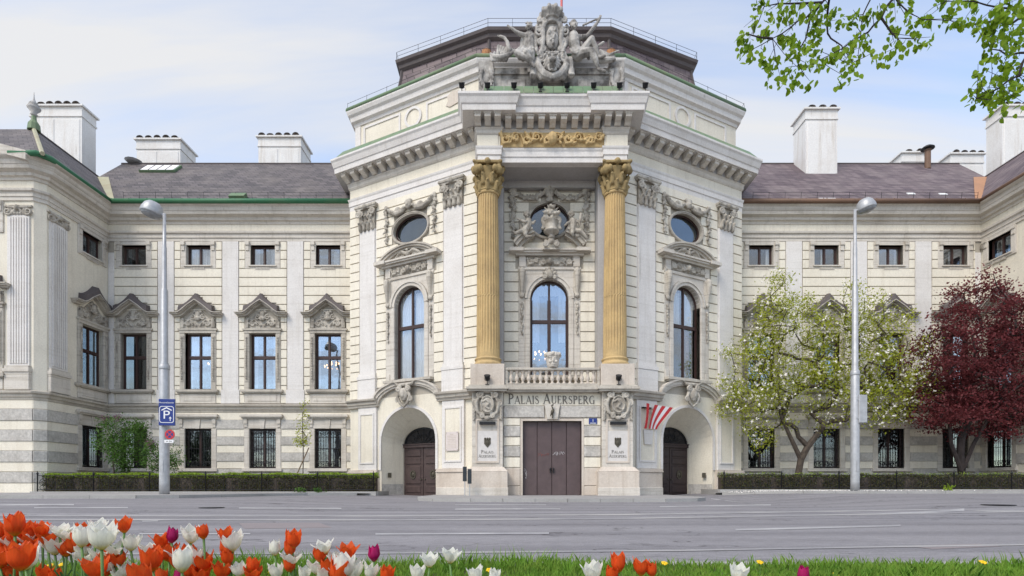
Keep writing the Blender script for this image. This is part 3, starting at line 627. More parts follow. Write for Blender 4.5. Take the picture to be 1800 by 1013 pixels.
def ground_window(B, M, cu, sill=True):
    Mw = M @ T(cu, 0, 0); rect_window(B, M, cu, 1.80, 4.40, .87, 0, None, 'glass_dark')
    def sur():
        mb = MB()
        for s in (-1, 1):
            a, b = sorted((s * .87, s * 1.22)); mb.bev(a, b, -.10, .35, 1.55, 4.40, .03)
            a, b = sorted((s * .98, s * 1.20)); mb.box(a, b, -.20, -.05, 4.72, 5.05); mb.box(a + .02, b - .02, -.15, -.05, 4.5, 4.72)
        mb.bev(-1.22, 1.22, -.10, .35, 4.40, 5.06, .03); mb.poly([(-.12, 4.40), (.12, 4.40), (.2, 5.02), (-.2, 5.02)], -.16, -.06)
        mb.box(-1.30, 1.30, -.26, .1, 5.06, 5.16); mb.box(-1.38, 1.38, -.36, .1, 5.16, 5.27); mb.box(-1.34, 1.34, -.30, .1, 5.27, 5.33)
        mb.box(-1.30, 1.30, -.22, .35, 1.60, 1.80)
        return mb.mesh('window_surround', 'stone_light')
    s_ = add('window_surround', shared('gw_s', sur), B, Mw)
    add('grille', shared('gw_g', lambda: grille_mesh(.86, 1.82, 4.38)), s_, Mw)
    add('sash_curtain', shared('gw_c', lambda: wavy(-.10, .16, 1.95, 4.3, .5, 2, .03, 'curtain')), s_, Mw)

BAND_H = .59; JOINT = .065
def bands(B, M, u0, u1, z0, z1, holes, pitch=BAND_H, proud=.065, mat='cream_band', name='wall_band', zbase=6.1):
    """rusticated courses, each its own block, cut back round openings (u0,u1,z0,z1 or a callable giving a half width)"""
    k = 0; z = zbase
    while z < z1 - .06:
        a = max(z, z0); b = min(z + pitch - JOINT, z1)
        if b - a > .12:
            cuts = sorted({a, b, *[z_ for h in holes if not callable(h) and h[0] < u1 and h[1] > u0 for z_ in h[2:4] if a + .07 < z_ < b - .07]}); rows = []
            for ra, rb in zip(cuts, cuts[1:]):
                spans = [(u0, u1)]
                for h in holes:
                    if callable(h):
                        r_ = h(ra, rb)
                        if r_ is None: continue
                        ha, hb = r_
                    else:
                        if not (h[2] < rb - .08 and h[3] > ra + .08): continue
                        ha, hb = h[0], h[1]
                    spans = [q for s in spans for q in ((s[0], min(s[1], ha)), (max(s[0], hb), s[1])) if q[1] - q[0] > .06]
                if rows and rows[-1][2] == spans: rows[-1][1] = rb
                else: rows.append([ra, rb, spans])
            for ra, rb, spans in rows:
                for (p, q) in spans:
                    me = shared(('band', round(q - p, 2), round(rb - ra, 2), proud, mat), lambda: MB().box(0, q - p, -proud, .02, 0, rb - ra).mesh(name, mat))
                    add(name, me, B, M @ T(p, 0, ra))
        z += pitch

# ------------------------------------------------------------------ plan of the palace (relative to the axis)
XE, YW, YE = 28.75, 35.6, 30.5            # inner corner of the end blocks, wing wall depth, end block front
XP, YP0, XF, YF = 12.4, 34.3, 4.05, 30.0  # pavilion outer corner, inner end of the angled face
def side_path(s):
    """left-to-right plan path of the low part, s=-1 left, +1 right"""
    L = [(AX - 42, YE), (AX - XE - .4, YE), (AX - XE, YE + .4), (AX - XE, YW), (AX - XP, YW)]
    return L if s < 0 else [(2 * AX - x, y) for x, y in L[::-1]]
WL = XE - XP
RZ0, RY0, RYR = 18.92, 34.85, 41.0         # eaves height and depth, ridge depth
PITCH = 1.0
RIDGE = RZ0 + (RYR - RY0) * PITCH

def chimney(B, x0, x1, y0, y1, zb, zt, tiles, mat='chimney_white', axis='x'):
    mb = MB(); mb.box(x0, x1, y0, y1, zb, zt - .75); mb.box(x0 - .06, x1 + .06, y0 - .06, y1 + .06, zt - .82, zt - .70)
    mb.box(x0 - .02, x1 + .02, y0 - .02, y1 + .02, zt - .70, zt - .12); mb.box(x0 - .16, x1 + .16, y0 - .16, y1 + .16, zt - .12, zt)
    w = (x1 - x0); k = max(1, round(w / 1.6))
    for i in range(k):                                    # raised panels on the face
        a = x0 + w * i / k + .12; b = x0 + w * (i + 1) / k - .12; mb.bev(a, b, y0 - .035, y0 + .01, zb + .3, zt - 1.0, .03)
    c = add('chimney', mb.mesh('chimney', mat), B)
    def tile():
        t = MB(); t.lathe([(.26, 0), (.26, 1.0)], n=8, a0=0, a1=math.pi); v = [(x, z, y) for x, y, z in t.v]; t2 = MB(); t2.add(v, t.f); return t2.mesh('cap_tile', 'tile_cap')
    me = shared('cap_tile', tile)
    for i in range(tiles):
        x = x0 + (x1 - x0) * (i + .5) / tiles; add('cap_tile', me, c, T(x, y0 - .2, zt) @ Matrix.Diagonal((1.0, (y1 - y0 + .4), .45 + .35 * random.random(), 1)))
    return c

def build_wing(s):
    ox = AX - XE if s < 0 else AX + XP
    B = root('palace_wing', ('cream palace wing with slate roof and green gutter, left of the golden columns' if s < 0 else
                             'cream palace wing with purple slate roof, behind the trees right of the columns'), 'building', (ox + WL / 2, YW, 0), 'wings of the palace')
    M = frame(ox, YW, 0)
    cs = [1.72, 5.96, 10.2, 14.5]; cs = cs if s < 0 else [WL - c for c in cs[::-1]]
    holes = []
    for c in cs: holes += [(c - .80, c + .80, 15.15, 16.48), (c - .86, c + .86, 6.95, 10.67), (c - .87, c + .87, 1.80, 4.40), (c - .86, c + .86, .42, 1.25)]
    mb = slab(MB(), 0, WL, -.1, 17.0, holes); add('wall', mb.mesh('wall', 'joint_dirt'), B, M); add('frieze', MB().box(0, WL, -.01, .4, 17.0, 19.3).mesh('frieze', 'cream'), B, M)
    mb = MB(); mb.box(.02, WL - .02, 2.4, 2.6, 0, 19.2)
    for z in (1.3, 5.6, 11.6, 14.6): mb.box(.02, WL - .02, .42, 2.4, z, z + .2)
    for c in cs: mb.box(c - .9, c + .9, .45, .5, .3, 1.29)
    for c0, c1 in zip(cs, cs[1:]): mb.box((c0 + c1) / 2 - .1, (c0 + c1) / 2 + .1, .42, 2.4, 0, 19.2)
    add('interior', mb.mesh('interior', 'room_dark'), B, M)
    # pilaster strips between the windows
    strips = [((a + b) / 2 - .53, (a + b) / 2 + .53) for a, b in zip(cs, cs[1:])]
    for a, b in strips:
        st = add('pilaster_strip', shared('strip', lambda: MB().bev(0, 1.06, -.08, .02, 6.95, 16.72, .02).mesh('pilaster_strip', 'white_plaster')), B, M @ T(a, 0, 0))
        add('pedestal', shared('strip_p', lambda: MB().bev(-.08, 1.14, -.12, .02, 6.05, 6.95, .02).mesh('pedestal', 'white_plaster')), st, M @ T(a, 0, 0))
    edges = [0.0] + [x for p in strips for x in p] + [WL]
    wh = []
    for c in cs: wh += [(c - 1.20, c + 1.20, 6.0, 11.0), (c - 1.2, c + 1.2, 10.9, 11.9), (c - 1.5, c + 1.5, 11.9, 12.25), (c - .9, c + .9, 12.2, 12.7), (c - .3, c + .3, 12.6, 13.05), (c - 1.18, c + 1.18, 14.85, 16.72)]
    for k in range(4): bands(B, M, edges[2 * k] + (.05 if k else .45 if s < 0 else 0.02), edges[2 * k + 1] - (.05 if k < 3 else .02 if s < 0 else .45), 6.1, 16.70, wh, pitch=.592)
    if s < 0: add('corner_strip', MB().bev(.03, .42, -.06, .02, 6.05, 16.0, .02).mesh('corner_strip', 'white_plaster'), B, M)
    else: add('corner_strip', MB().bev(WL - .42, WL - .03, -.06, .02, 6.05, 16.0, .02).mesh('corner_strip', 'white_plaster'), B, M)
    # ground floor courses, alternately cream and rough grey
    gh = [(c - 1.22, c + 1.22, 1.5, 5.1) for c in cs]
    zc = [(.0, .62, 'rough_grey', .16), (.66, 1.18, 'cream_band', .10), (1.22, 1.76, 'rough_grey', .12), (1.80, 2.26, 'cream_band', .05), (2.28, 2.82, 'rough_grey', .10), (2.84, 3.32, 'cream_band', .05),
          (3.34, 3.88, 'rough_grey', .10), (3.90, 4.38, 'cream_band', .05), (4.40, 4.98, 'rough_grey', .10), (5.0, 5.46, 'cream_band', .05)]
    ch = [(c - .86, c + .86, .42, 1.25) for c in cs]
    for a, b, mt, pr in zc:
        bands(B, M, 0.02, WL - .02, a, b, gh + ch if a > .5 else [(h[0], h[1], .42, .63) for h in ch], pitch=b - a + JOINT, proud=pr, mat=mt, name='stone_course', zbase=a)
    for i, c in enumerate(cs):
        cur = None
        if s < 0: cur = [[(.62, .88, .05, 1)], [(-.88, -.1, .62, 1), (.1, .88, .62, 1), (-.88, -.7, .03, .6)], [(-.88, -.55, .03, 1), (.6, .88, .03, 1)], [(-.88, -.72, .03, 1), (.72, .88, .03, 1), (-.7, .7, .9, 1)]][i]
        else: cur = [[(-.88, -.1, .6, 1), (.1, .88, .6, 1)], [(-.88, -.6, .03, 1)], [(-.9, -.7, .05, 1), (.7, .9, .05, 1)], None][i]
        wing_window(B, M, c, cur, 'glass_wing' if (s > 0 or i) else 'glass_dark')
        ac = [[(-.75, -.5, .05, .95)], [(-.85, -.08, .05, .9), (.1, .85, .05, .9)], [(-.85, -.45, .05, .95), (.5, .85, .05, .95)], [(.3, .8, .05, .8)]][i] if s < 0 else [(-.2, .12, .05, .95)] if i % 2 else [(-.1, .15, .05, .95), (.6, .85, 0.05, .9)]
        attic_window(B, M, c, ac, ('glass', 'glass', 'glass_wing', 'glass_wing')[i] if i or s > 0 else 'glass_dark'); ground_window(B, M, c)
    path = side_path(s); i0, i1 = (3, 4) if s < 0 else (0, 1)
    add('string_course', sweep(path, STRING, i0, i1).mesh('string_course', 'stone'), B)
    add('architrave', sweep(path, WING_ARCH, i0, i1).mesh('architrave', 'stone_light'), B)
    add('cornice', sweep(path, WING_CORN, i0, i1).mesh('cornice', 'stone_light'), B)
    gm = 'copper_dark' if s < 0 else 'copper_brown'
    x0, x1 = (ox, ox + WL) if s < 0 else (ox, ox + WL)
    mb = MB(); gp = [(x0 + (.75 if s < 0 else 0), RY0 - .08, RZ0 + .05), (x1 - (0 if s < 0 else .75), RY0 - .08, RZ0 + .05)]; mb.tube(gp, .16, 8)
    gt = add('gutter', mb.mesh('gutter', gm, True), B)
    me = MB().box(-.02, .02, -.13, .13, -.03, .02).mesh('gutter_bracket', gm)
    for k in range(14): add('gutter_bracket', me, gt, T(x0 + .9 + (WL - 1.6) * k / 13, RY0 - .08, RZ0 + .16))
    # roof with valley against the end block's roof
    e = -1 if s < 0 else 1; xv = AX + e * (XE - .75); yr = RYR
    vtop = 3.75                                             # how far the valley climbs (ridge of end block)
    xi = AX + e * (XP - 3.0)
    pts = [(xv, RY0, RZ0), (xi, RY0, RZ0), (xi, yr, RIDGE), (xv + e * vtop, yr, RIDGE), (xv + e * vtop, RY0 + vtop, RZ0 + vtop * PITCH)]
    mb = MB(); mb.add(pts, [tuple(range(5)) if s < 0 else tuple(range(4, -1, -1))])
    mb.add([(xi, yr, RIDGE), (xv + e * vtop, yr, RIDGE), (xv + e * vtop, yr + 6.5, RZ0), (xi, yr + 6.5, RZ0)], [(0, 1, 2, 3)])
    rf = add('roof', mb.mesh('roof', 'slate' if s < 0 else 'slate_purple'), B)
    rb = MB(); rb.tube([(xi, yr, RIDGE), (xv + e * vtop, yr, RIDGE)], .09, 6); add('ridge', rb.mesh('ridge', 'dark_lead'), rf)
    vb = MB(); w = .42 if s < 0 else .5
    vb.add([(xv - e * w * .6, RY0 - .02, RZ0 + .03), (xv + e * .05, RY0 - .02, RZ0 + .03), (xv + e * vtop, RY0 + vtop - .02, RZ0 + vtop * PITCH + .05), (xv + e * (vtop - w * 1.9), RY0 + vtop - .02, RZ0 + vtop * PITCH + .03)], [(0, 1, 2, 3)])
    add('valley_flashing', vb.mesh('valley_flashing', 'valley_pale' if s < 0 else 'copper_orange'), rf)
    # snow guard: posts and wire
    sg = MB(); xs = [ox + 1.2 + k * 1.05 for k in range(15)]
    def rz(y): return RZ0 + (y - RY0) * PITCH
    for x in xs: sg.tube([(x, RY0 + .5, rz(RY0 + .5)), (x, RY0 + .45, rz(RY0 + .5) + .42)], .012, 4)
    for q in (.2, .4): sg.tube([(xs[0], RY0 + .47, rz(RY0 + .5) + q), (xs[-1], RY0 + .47, rz(RY0 + .5) + q)], .008, 4)
    add('snow_guard', sg.mesh('snow_guard', 'iron'), rf)
    if s < 0:
        chimney(B, -29.3, -25.9, 42.2, 44.2, 23, 27.75, 5); chimney(B, -19.8, -16.5, 42.2, 44.2, 23, 27.95, 5)
        # skylight and small roof details
        def roof_box(x0, x1, d0, d1, h, name, mat, pane=None):
            a, b_ = rz(RY0 + d0), rz(RY0 + d1); k = MB(); up = Vector((0, -PITCH, 1)).normalized() * h
            q = [(x0, RY0 + d0, a), (x1, RY0 + d0, a), (x1, RY0 + d1, b_), (x0, RY0 + d1, b_)]
            k.add(q + [tuple(Vector(p) + up) for p in q], [(4, 5, 6, 7), (0, 1, 5, 4), (1, 2, 6, 5), (2, 3, 7, 6), (3, 0, 4, 7)])
            o = add(name, k.mesh(name, mat), rf); return o
        roof_box(-27.2, -24.6, 4.6, 5.5, .16, 'skylight', 'copper_green'); roof_box(-27.1, -24.7, 4.62, 5.40, .19, 'skylight_glass', 'curtain')
        for k in range(4): roof_box(-27.1 + k * .62 - .02, -27.1 + k * .62 + .02, 4.62, 5.42, .21, 'glazing_bar', 'iron')
        roof_box(-18.4, -17.4, .35, .75, .26, 'roof_hatch', 'copper_green')
        mb = MB(); mb.lathe([(.08, 0), (.45, .05), (.6, .16), (.1, .2)], n=12); add('roof_vent', mb.mesh('roof_vent', 'galvanised'), rf, T(-28.7, 41.0, RIDGE + .05))
    else:
        chimney(B, 21.35, 23.65, 39.3, 41.0, 22.8, 28.1, 3)
        chimney(B, 32.2, 34.0, 44.6, 46.0, 23, 28.2, 2); chimney(B, 36.2, 38.9, 44.6, 46.0, 23, 28.1, 4)
        mb = MB(); mb.lathe([(.20, 0), (.20, 1.35), (.24, 1.36), (.24, 1.42), (.12, 1.45)], n=12); vp = add('vent_pipe', mb.mesh('vent_pipe', 'copper_brown', False), rf, T(31.0, 40.3, rz(40.3) - .1))
        mb = MB(); mb.lathe([(.45, 1.5), (.44, 1.56), (.25, 1.70), (.03, 1.76)], n=12); add('pipe_cowl', mb.mesh('pipe_cowl', 'iron'), vp, T(31.0, 40.3, rz(40.3) - .1))
        me = MB().box(-.25, .25, -.02, .02, -.14, .14).mesh('pale_slate', 'sign_white')
        for x, d in ((20.3, .45), (20.9, .45), (26.6, 1.2), (28.7, 1.15)):
            add('pale_slate', me, rf, T(x, RY0 + d - .03, rz(RY0 + d)) @ Matrix.Rotation(-math.atan2(1, PITCH), 4, 'X'))
    return B

def ionic_capital():
    mb = MB(); mb.box(-.72, .72, -.10, .12, .42, .56)
    mb.box(-.55, .55, -.04, .12, .0, .45)
    for s in (-1, 1):
        mb.spiral(s * .52, -.06, .18, .26, 1.6, s, .065); mb.leaf((s * .25, .1), math.pi / 2 + s * .6, .3, .16, -.06)
    mb.chain([(-.5, -.08, .44), (0, -.12, .36), (.5, -.08, .44)], .06); mb.ell((0, -.14, .40), (.14, .1, .14))
    for k in range(5): mb.ell((-.3 + k * .15, -.08, .08), (.06, .06, .09))
    return sculpt(mb, 'capital', 'ornament', .026, 1)
def fluted_pilaster(B, M, u0, u1, z0=7.35, z1=15.9):
    w = u1 - u0
    def mk():
        mb = MB(); mb.box(0, w, -.08, .02, z0, z1); k = 7; p = (w - .2) / k
        for i in range(k): mb.box(.1 + i * p + p * .3, .1 + i * p + p * .95, -.135, -.078, z0 + .2, z1 - .15)
        return mb.mesh('pilaster', 'white_plaster')
    a = add('pilaster', shared(('flp', round(w, 2)), mk), B, M @ T(u0, 0, 0))
    add('capital', shared('ionic', ionic_capital), a, M @ T((u0 + u1) / 2, 0, z1) @ Matrix.Diagonal((w / 1.15, 1.2, 1, 1)))
    add('base', shared(('flb', round(w, 2)), lambda: MB().box(-.06, w + .06, -.2, .02, z0 - .12, z0 + .05).box(-.12, w + .12, -.26, .02, z0 - .30, z0 - .12).bev(-.08, w + .08, -.2, .02, 6.04, z0 - .30, .02).mesh('base', 'stone_light')), a, M @ T(u0, 0, 0))

def build_end(s):
    B = root('palace_end_block', ('projecting palace end block with fluted pilasters and hipped roof at the left edge' if s < 0 else
                                  'projecting palace end block at the right edge, behind the dark red tree'), 'building', (AX + s * (XE + 4), YE + 2, 0), 'end blocks of the palace')
    path = side_path(s)
    if s < 0: Mf = frame(AX - 42, YE, 0); Mr = frame(AX - XE, YE + .4, R(90)); uf = 42 - XE - .4
    else: Mf = frame(AX + XE + .4, YE, 0); Mr = frame(AX + XE, YW, R(-90)); uf = 0
    LR = YW - YE - .4; LF = 42 - XE - .4
    # return wall with its three windows; the local u runs from the front on the left block and from the back on the right one
    cw = 3.33 if s < 0 else LR - 3.33
    holes = [(cw - .80, cw + .80, 15.15, 16.48), (cw - .86, cw + .86, 6.95, 10.67), (cw - .87, cw + .87, 1.80, 4.40)]
    add('wall', slab(MB(), 0, LR, -.1, 19.3, holes).mesh('wall', 'cream'), B, Mr)
    fh = []
    for c in (LF / 2, LF / 2 - 3.6, LF / 2 + 3.6): fh += [(c - .86, c + .86, 6.95, 10.67), (c - .80, c + .80, 15.15, 16.48)]
    add('wall', slab(MB(), 0, LF, -.1, 19.3, fh).mesh('wall', 'cream'), B, Mf)
    c0, c1 = (path[1], path[2]) if s < 0 else (path[2], path[3])
    mb = MB(); a = Vector(c0); b = Vector(c1); d = (b - a); n_ = Vector((-d.y, d.x)).normalized() * .3
    mb.add([(a.x, a.y, -.1), (b.x, b.y, -.1), (b.x + n_.x, b.y + n_.y, -.1), (a.x + n_.x, a.y + n_.y, -.1), (a.x, a.y, 19.3), (b.x, b.y, 19.3), (b.x + n_.x, b.y + n_.y, 19.3), (a.x + n_.x, a.y + n_.y, 19.3)],
           [(0, 1, 5, 4), (4, 5, 6, 7), (2, 3, 7, 6), (1, 2, 6, 5), (3, 0, 4, 7)]); add('corner_wall', mb.mesh('corner_wall', 'cream'), B)
    mb = MB(); mb.box(.05, LR - .05, 2.4, 2.6, 0, 19.2); mb.box(.05, LR - .05, .45, 2.4, 11.5, 11.7); mb.box(.05, LR - .05, .45, 2.4, 5.5, 5.7); add('interior', mb.mesh('interior', 'room_dark'), B, Mr)
    mb = MB(); mb.box(.05, LF - .05, 2.4, 2.6, 0, 19.2); add('interior', mb.mesh('interior', 'room_dark'), B, Mf)
    wing_window(B, Mr, cw, [(-.85, -.6, .03, 1), (.65, .85, .03, 1)], 'glass_dark'); attic_window(B, Mr, cw, [(-.1, .2, .05, .95)], 'glass_dark'); ground_window(B, Mr, cw)
    for c in (LF / 2, LF / 2 - 3.6, LF / 2 + 3.6):
        wing_window(B, Mf, c, None, 'glass'); attic_window(B, Mf, c, None, 'glass')
    if s < 0:
        fluted_pilaster(B, Mf, LF - 1.42, LF - .18); fluted_pilaster(B, Mr, .14, 1.36)
    else:
        fluted_pilaster(B, Mf, .18, 1.42); fluted_pilaster(B, Mr, LR - 1.36, LR - .14)
    def corner_cap():
        mb = MB(); mb.box(-.2, .2, -.05, .1, 0, .6); mb.spiral(-.02, -.1, .3, .2, 1.3, 1, .06); mb.leaf((0, .3), 1.2, .3, .2, -.08); return sculpt(mb, 'corner_capital', 'ornament', .035, 2)
    add('corner_capital', shared('ccap', corner_cap), B, Mr @ T(LR - .28 if s < 0 else .28, 0, 16.0))
    # ground floor courses on both faces
    gh = [(cw - 1.22, cw + 1.22, 1.5, 5.1)]
    z = .02; k = 0; seq = []
    for a, b, mt, pr in ((.0, .78, 'cream_band', .10), (.82, 1.42, 'rough_grey', .12), (1.46, 1.98, 'cream_band', .06), (2.0, 2.62, 'rough_grey', .11), (2.64, 3.16, 'cream_band', .06), (3.18, 3.80, 'rough_grey', .11), (3.82, 4.32, 'cream_band', .06), (4.34, 4.98, 'rough_grey', .11), (5.0, 5.46, 'cream_band', .06)):
        bands(B, Mr, .0, LR - .05, a, b, gh, pitch=b - a + JOINT, proud=pr, mat=mt, name='stone_course', zbase=a)
        bands(B, Mf, .0, LF, a, b, [], pitch=b - a + JOINT, proud=pr, mat=mt, name='stone_course', zbase=a)
        # chamfer course
        A0 = Vector(c0); d = Vector(c1) - A0; ang = math.atan2(d.y, d.x)
        add('stone_course', shared(('chc', a, mt), lambda: MB().bev(-.03, d.length + .03, -pr, .05, 0, b - a, .02).mesh('stone_course', mt)), B, frame(A0.x, A0.y, ang) @ T(0, 0, a))
    i0, i1 = (0, 3) if s < 0 else (1, 4)
    add('string_course', sweep(path, STRING, i0, i1).mesh('string_course', 'stone'), B)
    add('architrave', sweep(path, WING_ARCH, i0, i1).mesh('architrave', 'stone_light'), B)
    add('cornice', sweep(path, WING_CORN, i0, i1).mesh('cornice', 'stone_light'), B)
    gm = 'copper_dark' if s < 0 else 'copper_brown'
    xr = AX + s * (XE - .75)                               # eaves line of the return face
    mb = MB(); mb.tube([(AX + s * (XE + 1.1), YE - .72, RZ0 + .06), (xr + s * .35, YE - .70, RZ0 + .06), (xr - s * .08 + s * .08, YE - .2, RZ0 + .05), (xr, RY0 - .1, RZ0 + .05)], .16, 8)
    add('gutter', mb.mesh('gutter', gm, True), B)
    # hipped roof
    inset = 4.0; xr2 = xr + s * inset; y0 = YE - .75; zt = RZ0 + inset * PITCH; far = AX + s * 42; mid = xr + s * 12.3
    apex = (xr2, y0 + inset, zt)
    mb = MB(); f1 = [(xr, y0, RZ0), (xr, RY0, RZ0), (xr2 - s * .25, RY0 + 3.75, zt - .23), (xr2, RY0 + 4.0, zt), apex]; mb.add(f1, [(0, 1, 2, 3, 4)])
    mb.add([(xr2, RY0 + 4.0, zt), (xr2, 50, zt), apex, (xr2 + s * 4, 50, RZ0), (xr2 + s * 4, y0, RZ0)], [(2, 0, 1, 3, 4)] if s > 0 else [(2, 4, 3, 1, 0)])
    mb.add([(xr, y0, RZ0), apex, (mid, y0 + inset, zt), (mid, y0, RZ0)], [(0, 1, 2, 3)])
    mb.add([(xr, RY0, RZ0 - .05), (xr2, RY0 + 4.0, zt - .05), (xr2, 50, zt - .05), (xr, 50, RZ0)], [(0, 1, 2, 3)])
    rf = add('roof', mb.mesh('roof', 'slate' if s < 0 else 'slate_purple'), B)
    hb = MB(); hb.tube([(xr, y0, RZ0 + .02), apex], .12, 6); add('hip', hb.mesh('hip', 'valley_pale' if s < 0 else 'copper_orange'), rf)
    rd = MB(); rd.tube([apex, (xr2, 48, zt)], .09, 6); add('ridge', rd.mesh('ridge', 'dark_lead'), rf)
    if s < 0:
        fb = MB(); fb.lathe([(.34, -.1), (.30, .3), (.14, .55), (.12, .8)], n=10); fn = add('finial', fb.mesh('finial', 'copper_green'), rf, T(apex[0], apex[1], apex[2]))
        fb = MB(); fb.lathe([(.10, .8), (.20, .9), (.12, 1.0), (.34, 1.25), (.36, 1.35), (.18, 1.42), (.28, 1.5), (.10, 1.72), (.04, 1.9), (.015, 2.3)], n=10); add('finial_urn', fb.mesh('finial_urn', 'grey_plaster', True), fn, T(*apex))
    # gable over the front with its raking cornice
    xc = AX + s * (XE + 7.2); hw = 7.1; mb = MB()
    for q in (-1, 1):
        a0 = (xc + q * hw, RZ0 - .35); a1 = (xc, RZ0 + 1.5)
        pts = [(a0[0], a0[1]), (a1[0], a1[1])]; lo = pts; hi = [(x, z + .5) for x, z in pts]
        if q > 0: lo, hi = lo[::-1], hi[::-1]
        mb.strip(lo, hi, YE - .85, YE + .3); mb.strip([(x, z - .3) for x, z in lo], [(x, z) for x, z in lo], YE - .45, YE + .3)
    mb.poly([(xc - hw, RZ0 - .4), (xc + hw, RZ0 - .4), (xc, RZ0 + 1.6)], YE - .08, YE + .3)
    add('gable', mb.mesh('gable', 'stone_light'), B)
    x0, x1 = sorted((AX + s * (XE + 4.2), AX + s * (XE + 7.9))); chimney(B, x0, x1, 38.7, 40.0, 21.5, 27.9, 6)
    if s < 0: mb = MB(); mb.tube([(x1 + .02, 38.6, 22.9), (x1 + .4, 40.2, 22.6)], .15, 5); mb.tube([(x1 - 1.6, 38.5, 24.2), (x1 + .1, 38.5, 22.9)], .1, 5); add('chimney_flashing', mb.mesh('chimney_flashing', 'copper_green'), B)
    return B
wing_l = build_wing(-1); wing_r = build_wing(1); end_l = build_end(-1); end_r = build_end(1)

# ------------------------------------------------------------------ carved ornaments of the middle block
def pilaster_capital():
    mb = MB(); mb.box(-.62, .62, -.05, .15, 0, 1.35); mb.box(-.86, .86, -.26, .12, 1.33, 1.48); mb.box(-.80, .80, -.20, .12, 1.24, 1.34)
    for s in (-1, 1):
        mb.spiral(s * .60, -.16, 1.02, .25, 1.5, s, .075); mb.spiral(s * .26, -.14, .98, .15, 1.2, -s, .05)
        mb.chain([(s * .35, -.12, .55), (s * .5, -.16, .85), (s * .62, -.18, 1.1)], .06)
    mb.ell((0, -.24, 1.36), (.17, .12, .16))
    for k in range(4):
        x = -.48 + k * .32; mb.chain([(x, -.08, .02), (x, -.12, .25), (x, -.20, .40), (x, -.27, .38)], [.12, .12, .09, .06])
    for k in range(3):
        x = -.32 + k * .32; mb.chain([(x, -.08, .4), (x, -.13, .62), (x, -.22, .76), (x, -.28, .72)], [.11, .11, .09, .06])
    return sculpt(mb, 'capital', 'ornament', .025, 1)
def column_capital():
    mb = MB(); mb.lathe([(.54, -.02), (.55, .5), (.62, .9), (.70, 1.2)], n=14)
    mb.box(-.74, .74, -.74, .74, 1.30, 1.45)
    for a in range(4):
        t = a * math.pi / 2 + math.pi / 4; cx, cy = math.cos(t), math.sin(t)
        mb.cap((cx * .8, cy * .8, 1.38), (cx * 1.0, cy * 1.0, 1.38), .13, .10)
        mb.ell((cx * .82, cy * .82, 1.02), (.22, .22, .26)); mb.ell((cx * .92, cy * .92, 1.02), (.13, .13, .14)); mb.chain([(cx * .6, cy * .6, .7), (cx * .72, cy * .72, 1.0), (cx * .9, cy * .9, 1.25)], .08)
        t2 = a * math.pi / 2; mb.ell((math.cos(t2) * .78, math.sin(t2) * .78, 1.36), (.17, .17, .16))
        for q in (-1, 1):
            ex, ey = -math.sin(t2), math.cos(t2); bx, by = math.cos(t2) * .72 + ex * q * .40, math.sin(t2) * .72 + ey * q * .40
            mb.ell((bx, by, 1.03), (.17, .17, .19))
    for tier, z0, k, r0 in ((0, .0, 8, .56), (1, .36, 8, .57)):
        for i in range(k):
            t = (i + .5 * tier) * 2 * math.pi / k; c, s = math.cos(t), math.sin(t)
            mb.chain([(c * r0, s * r0, z0), (c * (r0 + .05), s * (r0 + .05), z0 + .24), (c * (r0 + .13), s * (r0 + .13), z0 + .40), (c * (r0 + .21), s * (r0 + .21), z0 + .37)], [.13, .13, .10, .06])
    mb.lathe([(.60, -.06), (.64, 0), (.60, .06)], n=14)
    return sculpt(mb, 'capital', 'gold_cap', .03, 1)
def oval_garland(a=1.3, b=.92):
    mb = MB(); y = -.08
    mb.ell((0, y - .12, 1.12), (.20, .16, .26)); mb.ell((0, y - .1, 1.32), (.28, .12, .16)); mb.ell((0, y - .26, 1.08), (.05, .06, .07)); 
    for s in (-1, 1):
        mb.chain([(s * .22, y, 1.1), (s * .5, y - .05, .86), (s * .85, y - .05, .82), (s * 1.2, y - .04, 1.0), (s * 1.5, y, 1.24)], [.09, .14, .16, .13, .09])
        for k in range(9):
            t = k / 8; mb.ell((s * (.3 + 1.15 * t), y - .1, 1.05 - .28 * math.sin(math.pi * t) + .2 * t), (.10, .09, .10))
        mb.ell((s * .72, y - .1, 1.0), (.2, .1, .17)); mb.ell((s * 1.55, y, 1.35), (.13, .1, .15))
        pts = [(s * (1.55 + .05 * math.sin(k * 1.4)), y, 1.25 - .22 * k) for k in range(10)]
        for k, p in enumerate(pts): mb.ell(p, (.13 - .008 * k, .08, .12)); mb.leaf((p[0], p[2]), -math.pi / 2 + (.9 if k % 2 else -.9), .2, .12, y, .05)
        mb.chain(pts, .04)
    return sculpt(mb, 'garland', 'ornament', .025, 1)
def scroll_frieze(w, h, mat='ornament', vox=.025, n=6, name='relief', thick=.05):
    mb = MB(); mb.box(-w / 2, w / 2, -.02, .06, -h / 2, h / 2); rnd = random.Random(3)
    st = w / n
    for k in range(n):
        x = -w / 2 + st * (k + .5); s = 1 if k % 2 else -1
        mb.spiral(x, -.05, s * h * .08, min(st, h) * .42, 1.4, s, thick)
        mb.chain([(x - st * .5, -.04, -s * h * .25), (x - st * .2, -.06, s * h * .36), (x + st * .3, -.06, s * h * .30), (x + st * .5, -.04, s * h * .25)], thick * .9)
        for q in range(4): mb.leaf((x + rnd.uniform(-.4, .4) * st, rnd.uniform(-.25, .25) * h), rnd.uniform(0, 6.28), h * .32, h * .2, -.03, thick)
    mb.ell((0, -.08, 0), (h * .35, .12, h * .42))
    return sculpt(mb, name, mat, vox, 1)
